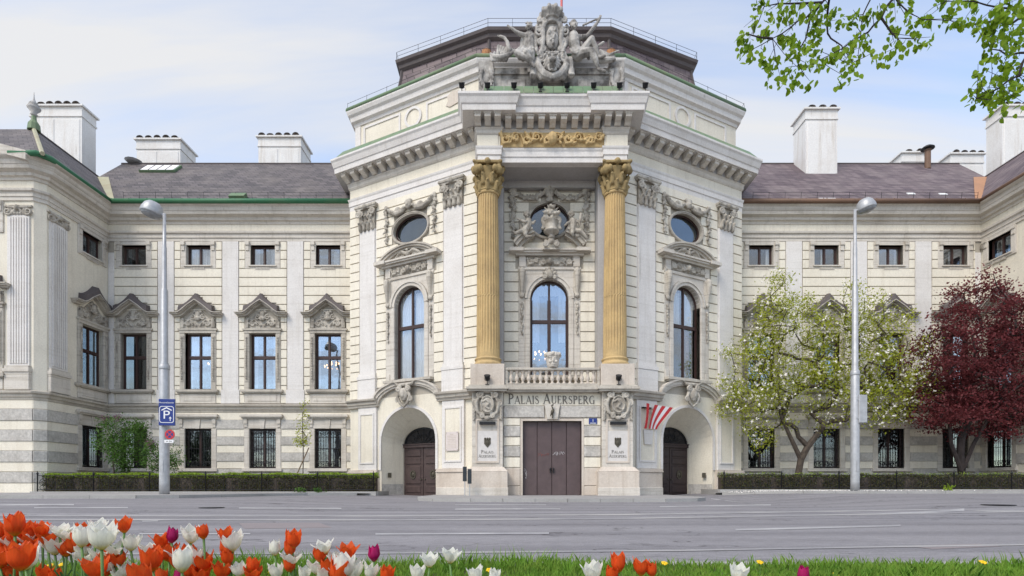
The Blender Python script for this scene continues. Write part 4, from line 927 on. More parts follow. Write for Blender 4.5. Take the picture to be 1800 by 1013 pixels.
def eagle_relief():
    mb = MB(); mb.ell((0, -.12, .38), (.22, .14, .24)); mb.ell((0, -.2, .62), (.11, .12, .12))
    for s in (-1, 1):
        mb.chain([(s * .15, -.1, .42), (s * .5, -.12, .58), (s * .85, -.1, .42), (s * 1.25, -.06, .12)], [.14, .15, .13, .06])
        for k in range(6): mb.leaf((s * (.3 + .16 * k), .5 - .05 * k), -math.pi / 2 + s * (.5 + .12 * k), .42, .14, -.04, .07)
        mb.spiral(s * .45, -.08, .12, .16, 1.2, s, .05)
    return sculpt(mb, 'relief', 'ornament', .025, 1)
def arch_cartouche():
    mb = MB(); mb.ell((0, -.16, .05), (.34, .18, .46)); mb.ell((0, -.3, .1), (.2, .1, .3))
    for s in (-1, 1):
        mb.spiral(s * .42, -.18, .45, .24, 1.4, s, .09); mb.chain([(s * .35, -.14, .3), (s * .5, -.16, -.1), (s * .3, -.14, -.5), (0, -.14, -.75)], [.1, .11, .1, .07])
        mb.spiral(s * .55, -.14, -.28, .16, 1.2, -s, .06); mb.leaf((s * .5, .7), .6 if s > 0 else math.pi - .6, .4, .2, -.05)
    mb.cap((-.55, -.1, .72), (.55, -.1, .72), .12)
    return sculpt(mb, 'cartouche', 'ornament', .025, 1)
def portal_cartouche():
    mb = MB(); mb.box(-.78, .78, -.02, .1, -.75, .75); mb.ell((0, -.12, .02), (.40, .12, .50)); mb.ell((0, -.16, .06), (.27, .08, .36)); mb.chain([(-.2, -.24, .2), (-.05, -.27, .3), (.1, -.26, .1), (-.08, -.26, -.1), (.12, -.25, -.22)], .055); mb.strip(arc(0, .06, .30, .39, 0, 6.283, 20), arc(0, .06, .36, .45, 0, 6.283, 20), -.26, -.1)
    for s in (-1, 1):
        mb.spiral(s * .42, -.12, .58, .22, 1.4, s, .075); mb.spiral(s * .62, -.1, .12, .18, 1.3, -s, .06)
        mb.chain([(s * .45, -.1, .45), (s * .6, -.12, .1), (s * .5, -.1, -.35), (s * .15, -.1, -.62)], [.08, .09, .09, .07])
        for k in range(6): mb.leaf((s * .66, .25 - k * .17), -math.pi / 2 + s * .5, .24, .13, -.03, .06)
        mb.spiral(s * .3, -.12, -.55, .15, 1.2, s, .06)
    mb.ell((0, -.15, .74), (.22, .12, .1)); mb.ell((0, -.15, -.66), (.16, .1, .12))
    return sculpt(mb, 'cartouche', 'ornament', .025, 1)

# ------------------------------------------------------------------ middle block
B = root('palace_middle_block', 'tall cream palace centre block with two golden columns and curved dark roof', 'building', (AX, 31, 0))
C = frame(AX, 0, 0)
FL = math.hypot(XP - XF, YP0 - YF); FA = math.atan2(YP0 - YF, XP - XF)
ENT = [(-XP, 38), (-XP, YP0), (-XF, YF), (-3.95, 28.85), (-2.80, 28.85), (-2.80, 29.05), (2.80, 29.05), (2.80, 28.85), (3.95, 28.85), (XF, YF), (XP, YP0), (XP, 38)]
ENT = [(AX + x, y) for x, y in ENT]
def part(name, mb, mat, par=None, M=None, smooth=False): return add(name, mb.mesh(name, mat, smooth), par or B, M)
part('architrave', sweep(ENT, [(-.4, 18.0), (.04, 18.0), (.04, 18.26), (.09, 18.29), (.09, 18.55), (.13, 18.63), (.15, 18.72), (-.4, 18.72)]), 'white_plaster')
part('frieze', sweep(ENT, [(-.4, 18.715), (.02, 18.715), (.02, 19.33), (-.4, 19.33)]), 'cream')
part('bed_moulding', sweep(ENT, [(-.4, 19.325), (.05, 19.325), (.12, 19.42), (.14, 19.58), (.2, 19.68), (-.4, 19.68)]), 'stone_light')
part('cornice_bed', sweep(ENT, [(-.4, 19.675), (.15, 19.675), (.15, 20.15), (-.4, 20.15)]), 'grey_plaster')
part('cornice', sweep(ENT, [(-.4, 20.14), (.84, 20.14), (.86, 20.42), (.91, 20.46), (1.0, 20.74), (1.07, 20.84), (1.07, 20.95), (-.4, 20.95)]), 'white_plaster')
def modillion():
    mb = MB(); pts = [(.14, 19.70), (.28, 19.70), (.42, 19.80), (.56, 19.86), (.68, 19.92), (.70, 20.06), (.14, 20.06)]
    n = len(pts); w = .16; mb.add([(-w, -o, z) for o, z in pts] + [(w, -o, z) for o, z in pts], [tuple(range(n - 1, -1, -1)), tuple(range(n, 2 * n))] + [(i, (i + 1) % n, (i + 1) % n + n, i + n) for i in range(n)])
    mb.box(-.20, .20, -.74, -.14, 20.06, 20.138); return mb.mesh('modillion', 'stone_light')
mod = modillion()
def mods(p, q, n, off):
    p = Vector((AX + p[0], p[1])); q = Vector((AX + q[0], q[1])); d = (q - p).normalized(); L = (q - p).length
    for k in range(n):
        c = p + d * (off + (L - 2 * off) * k / (n - 1)); add('modillion', mod, B, Matrix.Translation((c.x, c.y, 0)) @ Matrix.Rotation(math.atan2(d.y, d.x), 4, 'Z'))
mods((-XP, YP0), (-XF, YF), 14, .05); mods((XF, YF), (XP, YP0), 14, .05)
mods((-XF, 28.85), (-2.80, 28.85), 3, .1); mods((2.80, 28.85), (XF, 28.85), 3, .1); mods((-2.8, 29.05), (2.8, 29.05), 9, .45)
# green metal flashings on the cornice, in separate sheets
def flash(p, q, n, w0=1.0, w1=-.45, z0=20.96, z1=21.60):
    p = Vector((AX + p[0], p[1])); q = Vector((AX + q[0], q[1])); d = (q - p).normalized(); L = (q - p).length
    me = shared(('fl', round(L / n, 2), w0, w1), lambda: MB().add([(0.012, -w0, z0), (L / n - .012, -w0, z0), (L / n - .012, w1, z1), (.012, w1, z1), (0.012, -w0, z0 + .06), (L / n - .012, -w0, z0 + .06), (L / n - .012, w1, z1 + .06), (.012, w1, z1 + .06)], [(4, 5, 6, 7), (0, 1, 5, 4), (1, 2, 6, 5), (3, 0, 4, 7)]).mesh('flashing_sheet', 'copper_green'))
    for k in range(n): c = p + d * (L * k / n); add('flashing_sheet', me, B, Matrix.Translation((c.x, c.y, 0)) @ Matrix.Rotation(math.atan2(d.y, d.x), 4, 'Z'))
flash((-XP - .2, YP0 + .1), (-XF + .3, YF - .1), 12, 1.0); flash((XF - .3, YF - .1), (XP + .2, YP0 + .1), 12, 1.0); flash((-XF + .45, 28.95), (XF - .45, 28.95), 14, 1.0, -.6, 20.96, 21.55)
# attic storey
ATT = [(AX + x, y) for x, y in [(-12.15, 39), (-12.15, 34.55), (-4.0, 30.40), (4.0, 30.40), (12.15, 34.55), (12.15, 39)]]
part('attic_wall', sweep(ATT, [(-.4, 20.9), (0, 20.9), (0, 23.7), (-.4, 23.7)]), 'cream')
part('attic_cornice', sweep(ATT, [(-.4, 23.50), (.06, 23.50), (.10, 23.66), (.26, 23.74), (.30, 24.0), (.42, 24.10), (.50, 24.28), (.50, 24.38), (-.6, 24.42)]), 'white_plaster')
gp = [(x, y) for x, y in [(-12.6, 39), (-12.6, 34.28), (-4.12, 29.95), (4.12, 29.95), (12.6, 34.28), (12.6, 39)]]
for i in range(5): part('gutter', MB().tube([(AX + gp[i][0], gp[i][1], 24.46), (AX + gp[i + 1][0], gp[i + 1][1], 24.46)], .12, 8), 'copper_green' if i < 3 else 'copper_green', smooth=True)
for s in (-1, 1):
    M = frame(AX - 12.15, 34.55, -math.atan2(4.15, 8.15)) if s < 0 else frame(AX + 4.0, 30.40, math.atan2(4.15, 8.15)); L = math.hypot(4.15, 8.15)
    mb = MB(); c = L / 2
    for a, b in ((.7, c - .95), (c + .95, L - .9)):
        for q in ((a, b, 22.0, 22.12), (a, b, 23.22, 23.34), (a, a + .13, 22.12, 23.22), (b - .13, b, 22.12, 23.22)): mb.box(q[0], q[1], -.05, .02, q[2], q[3])
    mb.strip(arc(c, 22.78, .48, .48, 0, 2 * math.pi, 28), arc(c, 22.78, .63, .63, 0, 2 * math.pi, 28), -.07, .02)
    mb.box(.02, .45, -.045, .02, 21.2, 23.5)
    part('attic_panel', mb, 'white_plaster', None, M)
    if s < 0: part('plaster_patch', MB().poly([(L - 2.2, 22.7), (L - 1.95, 22.55), (L - 1.3, 22.65), (L - 1.15, 22.95), (L - 1.3, 23.3), (L - 1.75, 23.42), (L - 2.15, 23.2), (L - 2.05, 22.95)], -.052, .0), 'stone_pink', None, M)
# mansard roof
TOP = [(AX + x, y) for x, y in [(-8.9, 43), (-8.9, 33.75), (-3.45, 31.45), (3.45, 31.45), (8.9, 33.75), (8.9, 43)]]
def ring(o, z): return [(v[0], v[1], z) for v in sweep(TOP, [(o, z), (o, z + 1)]).v[::2]]
prof = [(.95, 24.0), (.68, 24.4), (.45, 24.8), (.28, 25.3), (.18, 25.8), (.12, 26.2), (.10, 26.6)]
for i in range(5):
    mb = MB(); rs = [ring(o, z) for o, z in prof]; vs = []; 
    for r_ in rs: vs += [r_[i], r_[i + 1]]
    mb.add(vs, [(2 * k, 2 * k + 1, 2 * k + 3, 2 * k + 2) for k in range(len(rs) - 1)]); rf = part('mansard_roof', mb, 'slate_purple')
    hb = MB(); hb.tube([r_[i] for r_ in rs], .10, 5) if 0 < i else None
    if i: part('hip', hb, 'dark_lead', rf)
part('roof_crown', sweep(TOP, [(-.3, 26.45), (.14, 26.45), (.26, 26.55), (.30, 26.72), (.44, 26.82), (.48, 26.98), (-.3, 27.10)]), 'dark_lead')
mb = MB(); tr = ring(.1, 27.05); mb.add(tr + [(AX - 4, 40, 27.6), (AX + 4, 40, 27.6)], [(0, 1, 6), (1, 2, 6), (2, 3, 7, 6), (3, 4, 7), (4, 5, 7)]); part('roof_top', mb, 'slate')
mb = MB(); rt = ring(.4, 26.95)
for a, b in zip(rt, rt[1:]):
    a = Vector(a); b = Vector(b); n = max(2, int((b - a).length / 1.3))
    for k in range(n + 1): p = a.lerp(b, k / n); mb.tube([p, p + Vector((0, 0, .55))], .014, 4)
    for z in (.3, .55): mb.tube([a + Vector((0, 0, z)), b + Vector((0, 0, z))], .010, 4)
part('roof_rail', mb, 'iron')
mb = MB(); lo = [(AX + x, y, 24.5) for x, y in gp]
for a, b in zip(lo[1:4:2] if False else lo[1:5], lo[2:5] + [lo[5]]):
    a = Vector(a); b = Vector(b); n = max(2, int((b - a).length / 1.5))
    for k in range(n + 1): p = a.lerp(b, k / n); mb.tube([p, p + Vector((0, .1, .5))], .012, 4)
    mb.tube([a + Vector((0, .1, .45)), b + Vector((0, .1, .45))], .009, 4)
part('snow_guard', mb, 'iron')
mb = MB(); mb.tube([(AX + 1.15, 36, 26.5), (AX + 1.15, 36, 40)], [.09, .06], 8); part('flagpole', mb, 'sign_red')
# copper-clad little chimneys behind the sculptures
for x in (-3.55, 3.5):
    mb = MB(); mb.lathe([(.30, 0), (.30, 1.5), (.38, 1.52), (.38, 1.7), (.26, 1.72), (.28, 2.1)], n=10); part('clay_flue', mb, 'terracotta', None, T(AX + x * 1.02, 31.2, 23.6))

def oval_fill(mb, cu, cz, a, b, y0, y1, n=16):
    up = arc(cu, cz, a, b, math.pi, 0, n); dn = arc(cu, cz, a, b, math.pi, 2 * math.pi, n)
    mb.strip([(u, min(z, cz + b - .003)) for u, z in up], [(u, cz + b) for u, z in up], y0, y1); mb.strip([(u, cz - b) for u, z in dn], [(u, max(z, cz - b + .003)) for u, z in dn], y0, y1)
def oval_window(M, cu, cz, a, b):
    Mw = M @ T(cu, 0, cz); mb = MB(); mb.strip(arc(0, 0, a - .02, b - .02, 0, 2 * math.pi, 32), arc(0, 0, a + .13, b + .13, 0, 2 * math.pi, 32), -.12, .02)
    mb.strip(arc(0, 0, a + .05, b + .05, 0, 2 * math.pi, 32), arc(0, 0, a + .10, b + .10, 0, 2 * math.pi, 32), -.15, -.11)
    fr = part('oval_surround', mb, 'stone', None, Mw)
    mb = MB(); mb.strip(arc(0, 0, a - .10, b - .10, 0, 2 * math.pi, 32), arc(0, 0, a + .02, b + .02, 0, 2 * math.pi, 32), .16, .28); part('window_frame', mb, 'window_brown', fr, Mw)
    mb = MB(); mb.poly(arc(0, 0, a - .1, b - .1, 0, 2 * math.pi, 32)[:-1], .22, .226); part('pane', mb, 'glass_dark', fr, Mw)
    mb = MB(); mb.box(-a, a, .40, .44, -b, b); part('blind', mb, 'rough_grey', fr, Mw)
def big_window(M, c, curtains, kind, gl='glass'):
    Z0, ZS, H, RZ = 6.95, 11.40, 1.10, 1.12
    arch_window(B, M, c, Z0, ZS, H, RZ, 10.15, curtains, gl=gl)
    Mw = M @ T(c, 0, 0)
    def sur():
        mb = MB()
        for s in (-1, 1):
            a, b = sorted((s * H, s * 1.40)); mb.bev(a, b, -.12, .3, Z0, ZS, .03)
            a, b = sorted((s * 1.40, s * 1.78)); mb.bev(a, b, -.07, .1, Z0, 13.05, .02)
            a, b = sorted((s * 1.44, s * 1.74)); mb.bev(a, b, -.12, .0, Z0, 7.4, .02)
            a, b = sorted((s * 1.36, s * 1.40 )); 
        mb.strip(arc(0, ZS, H, RZ, math.pi, 0, 18), arc(0, ZS, 1.40, 1.42, math.pi, 0, 18), -.12, .3)
        mb.strip(arc(0, ZS, 1.28, 1.30, math.pi, 0, 18), arc(0, ZS, 1.41, 1.43, math.pi, 0, 18), -.18, -.11)
        lo = arc(0, ZS, 1.42, 1.44, math.pi, 0, 18); mb.strip(lo, [(u, 13.05) for u, z in lo], -.05, .05)
        mb.box(-1.80, 1.80, -.12, .1, 13.05, 13.20); mb.box(-1.70, 1.70, -.06, .1, 13.20, 13.80)
        for s in (-1, 1): a, b = sorted((s * 1.36, s * 1.74)); mb.box(a, b, -.16, .0, 13.20, 13.80)
        mb.box(-1.95, 1.95, -.28, .1, 13.80, 13.92); mb.box(-2.20, 2.20, -.42, .1, 13.92, 14.02); mb.box(-2.26, 2.26, -.50, .1, 14.02, 14.12)
        for s in (-1, 1): a, b = sorted((s * 1.5, s * 2.32)); mb.box(a, b, -.58, -.1, 13.95, 14.15)
        return mb.mesh('window_surround', 'stone_light')
    so = add('window_surround', shared('bw_s', sur), B, Mw)
    def console():
        mb = MB(); mb.box(-.2, .2, -.1, .05, -1.4, .02); mb.chain([(0, -.22, -.1), (0, -.26, -.35), (0, -.2, -.8), (0, -.12, -1.35)], [.19, .17, .13, .09]); mb.spiral(.0, -.2, -.1, .14, 1.2, 1, .07); mb.ell((0, -.14, -1.5), (.16, .09, .14))
        return sculpt(mb, 'console', 'stone', .036, 1)
    for s in (-1, 1):
        add('console', shared('bw_con', console), so, Mw @ T(s * 1.58, -.02, 13.05))
        def pend():
            mb = MB()
            for k in range(11): mb.ell((.03 * math.sin(k * 2), -.11, -.02 - k * .17), (.085 - .003 * k, .06, .115), None, 6, 4)
            return mb.mesh('pendant', 'ornament', True)
        add('pendant', shared('bw_pen', pend), so, Mw @ T(s * 1.58, -.02, 11.1))
    add('relief', shared('bw_fr', lambda: scroll_frieze(2.6, .5, n=7, thick=.042)), so, Mw @ T(0, -.08, 13.50) @ Matrix.Diagonal((1, 1.5, 1, 1)))
    add('sill', shared('bw_sill', lambda: MB().box(-1.75, 1.75, -.38, .25, 6.80, 6.95).box(-1.62, 1.62, -.28, .1, 6.70, 6.80).mesh('sill', 'stone')), so, Mw)
    if kind == 'segment':
        def ped():
            mb = MB(); a0 = arc(0, 13.55, 2.28, 1.30, math.pi * .852, math.pi * .148, 18)
            mb.strip([(u * .87, z - .20) for u, z in a0], [(u * .94, z - .08) for u, z in a0], -.22, .05); mb.strip([(u * .94, z - .10) for u, z in a0], [(u * 1.0, z + .02) for u, z in a0], -.34, .05); mb.strip([(u, z) for u, z in a0], [(u * 1.04, z + .08) for u, z in a0], -.42, .05)
            lo = [(u * .88, 14.12) for u, z in a0]; mb.strip(lo, [(u * .88, max(z - .19, 14.125)) for u, z in a0], -.08, .05)
            return mb.mesh('pediment', 'stone')
        p = add('pediment', shared('bw_ped', ped), so, Mw); add('relief', shared('bw_eag', eagle_relief), so, Mw @ T(0, -.08, 14.10) @ Matrix.Diagonal((.82, 1, .76, 1)))
    else:
        for s in (-1, 1):
            a0 = arc(0, 13.45, 2.30, 1.85, math.pi * .84, math.pi * .64, 9)
            if s > 0: a0 = [(-u, z) for u, z in a0][::-1]
            mb = MB(); mb.strip([(u * .86, z - .26) for u, z in a0], [(u * .93, z - .12) for u, z in a0], -.40, .05); mb.strip([(u * .93, z - .13) for u, z in a0], [(u * 1.0, z + .02) for u, z in a0], -.60, .05); mb.strip([(u, z) for u, z in a0], [(u * 1.03, z + .10) for u, z in a0], -.70, .05)
            part('pediment', mb, 'stone', so, Mw)
    return so

def build_face(s):
    M = frame(AX - XP, YP0, -FA) if s < 0 else frame(AX + XF, YF, FA)
    U = (lambda u: u) if s < 0 else (lambda u: FL - u)
    def UU(a, b): x, y = U(a), U(b); return (min(x, y), max(x, y))
    cw = U(4.70); co = U(4.78); ca = U(4.55); AR, AS, AT = 2.02, 3.30, 2.0
    holes = [(cw - 1.10, cw + 1.10, 6.95, 12.52), (co - 1.28, co + 1.28, 15.08, 16.76), (ca - AR, ca + AR, -.2, AS + AT)]
    mb = slab(MB(), 0, FL, -.2, 6.02, holes, 0, .4); arch_fill(mb, ca, AR, AS, AT, 0, .4); part('wall', mb, 'cream', None, M)
    mb = slab(MB(), 0, FL, 6.02, 18.02, holes, 0, .4); arch_fill(mb, cw, 1.10, 11.40, 1.12, 0, .4); oval_fill(mb, co, 15.92, 1.28, .84, 0, .4)
    part('wall', mb, 'joint_dirt', None, M)
    mb = MB(); mb.box(1.8, FL - .6, 3.0, 3.1, 0, 18); mb.box(1.8, FL - 1.6, .45, 3.0, 5.6, 5.8); mb.box(1.8, FL - 1.6, .45, 3.0, 12.8, 12.9); mb.box(cw - 1.9, cw - 1.85, .45, 3, 5.8, 12.8); mb.box(cw + 1.85, cw + 1.9, .45, 3, 5.8, 12.8); part('interior', mb, 'room_dark', None, M)
    # pilasters
    for a, b in ((.88, 2.10), (7.20, 8.45)):
        u0, u1 = UU(a, b); w = u1 - u0
        pl = add('pilaster', shared(('pil', round(w, 2)), lambda: MB().bev(0, w, -.14, .02, 7.6, 16.5, .02).box(-.07, .0, -.05, .02, 7.6, 16.5).box(w, w + .07, -.05, .02, 7.6, 16.5).mesh('pilaster', 'white_plaster')), B, M @ T(u0, 0, 0))
        add('capital', shared('pcap', pilaster_capital), pl, M @ T((u0 + u1) / 2, -.12, 16.5) @ Matrix.Diagonal((w / 1.24, 1, 1, 1)))
        add('base', shared(('pilb', round(w, 2)), lambda: MB().box(-.05, w + .05, -.19, .02, 7.42, 7.6).box(-.12, w + .12, -.26, .02, 7.22, 7.42).bev(-.10, w + .10, -.23, .02, 6.0, 7.22, .02).mesh('base', 'white_plaster')), pl, M @ T(u0, 0, 0))
        p0, p1 = UU(a - .12, b + .12)
        lp = add('lower_pier', MB().bev(p0, p1, -.14, .02, 1.62, 5.5, .02).mesh('lower_pier', 'white_plaster'), B, M)
        f = MB()
        for q in ((p0 + .16, p1 - .16, 2.0, 2.09), (p0 + .16, p1 - .16, 5.03, 5.12), (p0 + .16, p0 + .25, 2.09, 5.03), (p1 - .25, p1 - .16, 2.09, 5.03)): f.box(q[0], q[1], -.19, -.13, q[2], q[3])
        part('panel_frame', f, 'white_plaster', lp, M); part('panel', MB().box(p0 + .25, p1 - .25, -.146, -.13, 2.09, 5.03), 'cream', lp, M)
    for a, b in ((.0, 2.36), (6.74, FL - .02)):
        u0, u1 = UU(a, b); pb = part('plinth', MB().bev(u0, u1, -.22, .02, -.15, 1.42, .03).box(u0, u1, -.28, .02, 1.42, 1.50).box(u0, u1, -.24, .02, 1.50, 1.62), 'stone_pink', None, M)
        part('plinth_foot', MB().bev(u0 - .0, u1, -.27, -.2, -.15, .55, .03), 'stone_light', pb, M)
    # string course, rising in a curve over the doorway
    sp = [Vector((AX - XP, YP0)), Vector((AX - XF, YF))] if s < 0 else [Vector((AX + XF, YF)), Vector((AX + XP, YP0))]
    d = (sp[1] - sp[0]).normalized(); prof_ = [(o + .14 if o > 0 else o, z) for o, z in STRING]
    for a, b in ((0, 2.34), (6.76, FL)):
        u0, u1 = UU(a, b); q = [tuple(sp[0] + d * u0), tuple(sp[0] + d * u1)]; part('string_course', sweep(q, prof_), 'stone')
    a0 = arc(ca, 5.5, 2.22, 1.10, math.pi, 0, 20); mb = MB()
    mb.strip(a0, [(ca + (u - ca) * 1.05, z + .10) for u, z in a0], -.18, .02); mb.strip([(ca + (u - ca) * 1.05, z + .095) for u, z in a0], [(ca + (u - ca) * 1.08, z + .28) for u, z in a0], -.26, .02); mb.strip([(ca + (u - ca) * 1.08, z + .275) for u, z in a0], [(ca + (u - ca) * 1.10, z + .38) for u, z in a0], -.36, .02)
    part('hood_mould', mb, 'stone_light', None, M)
    mb = MB(); mb.strip(arc(ca, AS, AR, AT, math.pi, 0, 20), arc(ca, AS, AR + .16, AT + .16, math.pi, 0, 20), -.06, .02); mb.box(ca - AR - .16, ca - AR, -.06, .02, 1.6, AS); mb.box(ca + AR, ca + AR + .16, -.06, .02, 1.6, AS); part('arch_moulding', mb, 'white_plaster', None, M)
    add('cartouche', shared('acart', arch_cartouche), B, M @ T(ca, -.24, 5.98) @ Matrix.Diagonal((.9, 1, .9, 1)))
    # splayed passage to the door
    dc = ca + (-.1 if s < 0 else .1); dr, ds, dt = 1.50, 3.22, 1.08; yd = 1.55; N = 16
    o_ = [(ca - AR, -.2)] + arc(ca, AS, AR, AT, math.pi, 0, N) + [(ca + AR, -.2)]; i_ = [(dc - dr, -.2)] + arc(dc, ds, dr, dt, math.pi, 0, N) + [(dc + dr, -.2)]
    mb = MB(); n = len(o_); mb.add([(u, .02, z) for u, z in o_] + [(u, yd, z) for u, z in i_] + [(u, yd + .35, z) for u, z in i_], [(i, i + 1, n + i + 1, n + i) for i in range(n - 1)] + [(n + i, n + i + 1, 2 * n + i + 1, 2 * n + i) for i in range(n - 1)])
    part('door_passage', mb, 'cream', None, M)
    for sg in (-1, 1):
        mb = MB(); a = (ca + sg * (AR + .0), 0.03); b = (dc + sg * dr, yd); mb.add([(a[0] - sg * .02, a[1], -.2), (b[0] - sg * .02, b[1], -.2), (b[0] - sg * .02, b[1], .75), (a[0] - sg * .02, a[1], .75)], [(0, 1, 2, 3)])
        part('passage_foot', mb, 'rough_grey', None, M)
    Md = M @ T(dc, yd, 0)
    mb = MB(); mb.box(-dr, -.02, .12, .20, -.1, 3.05); dl = part('door', mb, 'door_brown' if s < 0 else 'door_dark', None, Md); mb = MB(); mb.box(.02, dr, .12, .20, -.1, 3.05); drr = part('door', mb, 'door_brown' if s < 0 else 'door_dark', None, Md)
    for leaf, x0, x1 in ((dl, -dr, -.02), (drr, .02, dr)):
        for a, b in ((.2, .62), (.75, 1.9), (2.0, 2.38), (2.48, 2.9)):
            part('door_panel', MB().bev(x0 + .16, x1 - .16, .07, .13, a, b, .04), 'door_brown' if s < 0 else 'door_dark', leaf, Md)
        mb = MB(); cx = (x0 + x1) / 2; mb.strip(arc(cx, 1.35, .14, .2, 0, 2 * math.pi, 16), arc(cx, 1.35, .22, .28, 0, 2 * math.pi, 16), .03, .08); mb.ell((cx, .06, 1.35), (.12, .07, .15)); part('lion_knocker', mb, 'bronze', leaf, Md)
        mb = MB(); mb.ell((x0 + .12 if x0 > 0 else x1 - .12, .08, 1.05), (.05, .06, .05)); part('handle', mb, 'bronze', leaf, Md)
    part('door_transom', MB().box(-dr, dr, .0, .22, 3.05, 3.22).box(-dr, dr, -.06, .2, 3.22, 3.28), 'door_brown' if s < 0 else 'door_dark', None, Md)
    mb = MB(); mb.strip(arc(0, ds, dr - .1, dt - .1, math.pi, 0, 14), arc(0, ds, dr, dt, math.pi, 0, 14), .1, .2)
    for k in range(1, 8): a = math.pi * k / 8; mb.tube([(.2 * math.cos(a), .12, ds + .15 * math.sin(a)), ((dr - .08) * math.cos(a), .12, ds + (dt - .06) * math.sin(a))], .025, 4)
    for k in range(7):
        a = math.pi * (k + .5) / 7; mb.tube([(.75 * math.cos(a) + .13 * math.cos(q), .11, ds + .6 * math.sin(a) + .11 * math.sin(q)) for q in [w * .7 for w in range(10)]], .022, 4)
    fg = part('fanlight', mb, 'iron', None, Md); mb = MB(); mb.poly(arc(0, ds, dr - .02, dt - .02, math.pi, 0, 14)[::-1], .18, .24); part('fanlight_back', mb, 'room_dark', fg, Md)
    bx = ca - AR - .0 if s < 0 else ca + AR
    part('bell_plate', MB().box(-.11, .11, -.03, .02, 1.15, 1.45), 'bronze', None, M @ T(ca - (AR * .86 if s < 0 else -AR * .86), .42 , 0) @ Matrix.Rotation(R(62) if s < 0 else R(-62), 4, 'Z'))
    # windows
    if s < 0: cur = [(-.92, -.05, 7.1, 12.2, 'curtain'), (.12, .92, 7.1, 12.2, 'curtain')]
    else: cur = [(-.92, -.1, 10.2, 12.2, 'curtain'), (.1, .92, 10.2, 12.2, 'curtain'), (.15, .6, 7.1, 10.2, 'curtain_rose')]
    big_window(M, cw, cur, 'segment'); oval_window(M, co, 15.92, 1.28, .84)
    add('garland', shared('ogar', oval_garland), B, M @ T(co, -.06, 16.12) @ Matrix.Diagonal((1.14, 1, 1.0, 1)))
    # courses
    def oval_hole(a, b):
        if b < 14.9 or a > 16.8: return None
        zz_ = min(max(15.92, a), b); t = abs(zz_ - 15.92) / .96
        if t >= 1: return None
        h = 1.40 * math.sqrt(1 - t * t); return co - h, co + h
    hs = [(cw - 1.78, cw + 1.78, 6.0, 13.2), (cw - 1.95, cw + 1.95, 13.1, 14.0), (cw - 2.2, cw + 2.2, 14.0, 14.2), (cw - 1.9, cw + 1.9, 14.2, 14.45), (cw - 1.2, cw + 1.2, 14.45, 14.7), oval_hole]
    hs2 = [(ca - 2.5, ca + 2.5, 5.9, 6.6)]
    for a, b in ((.02, .80), (2.18, 7.12), (8.53, FL - .02)):
        u0, u1 = UU(a, b); bands(B, M, u0, u1, 6.1, 17.98, hs + hs2, pitch=.572)
    # wedge stones over the oval
    for k in range(5):
        a = math.pi * (.5 + (k - 2) * .13); p0 = (co + 1.30 * math.cos(a), 15.75 + .93 * math.sin(a)); p1 = (co + 2.0 * math.cos(a), 15.75 + 1.6 * math.sin(a))
    return M
Mfl = build_face(-1); Mfr = build_face(1)
mb = MB()
for s in (-1, 1):
    a, b = sorted((s * XP, s * (XP - .4))); mb.box(a, b, YP0 + .2, 38, -.1, 18.02)
part('side_wall', mb, 'cream', None, C)

# ---- portal: antae, niche wall, soffit, columns
mb = MB()
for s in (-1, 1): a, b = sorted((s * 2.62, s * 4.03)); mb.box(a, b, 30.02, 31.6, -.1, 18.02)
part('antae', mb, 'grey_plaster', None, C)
NY = 31.1; Mn = frame(AX, NY, 0)
mb = slab(MB(), -2.62, 2.62, 5.7, 18.02, [(-1.10, 1.10, 6.95, 12.52), (-1.15, 1.15, 14.9, 16.9)], 0, .4); arch_fill(mb, 0, 1.10, 11.40, 1.12, 0, .4); oval_fill(mb, 0, 15.9, 1.15, 1.0, 0, .4)
part('niche_wall', mb, 'joint_dirt', None, Mn)
part('interior', MB().box(-2.6, 2.6, 3.4, 3.5, 5, 18).box(-2.6, 2.6, .45, 3.4, 12.8, 12.9).box(-2.6, 2.6, .45, 3.4, 5.75, 5.85).box(-2.62, -2.58, .45, 3.4, 5, 18).box(2.58, 2.62, .45, 3.4, 5, 18), 'room_dark', None, Mn)
def nh(a, b):
    if b < 14.7 or a > 17.1: return None
    zz_ = min(max(15.9, a), b); t = abs(zz_ - 15.9) / 1.15
    return None if t >= 1 else (-1.32 * math.sqrt(1 - t * t), 1.32 * math.sqrt(1 - t * t))
bands(B, Mn, -2.60, 2.60, 6.1, 17.6, [(-1.78, 1.78, 6.0, 13.2), (-1.95, 1.95, 13.1, 14.0), (-2.2, 2.2, 14.0, 14.2), nh], pitch=.572)
niche = big_window(Mn, 0, [(-.95, -.5, 9.0, 12.2, 'curtain'), (.5, .95, 9.0, 12.2, 'curtain'), (-.5, .5, 11.7, 12.4, 'curtain')], 'broken', 'glass_wing'); oval_window(Mn, 0, 15.9, 1.15, 1.0)
def shell():
    mb = MB(); mb.ell((0, -.2, 0), (.2, .14, .26))
    for k in range(5): a = math.pi * (k + .5) / 5; mb.chain([(0, -.16, -.1), (.34 * math.cos(a), -.16, .34 * math.sin(a))], [.06, .09])
    for s in (-1, 1): mb.spiral(s * .3, -.14, -.14, .14, 1.2, s, .06)
    return sculpt(mb, 'shell_keystone', 'ornament', .025, 1)
add('shell_keystone', shell(), B, Mn @ T(0, -.1, 12.72))
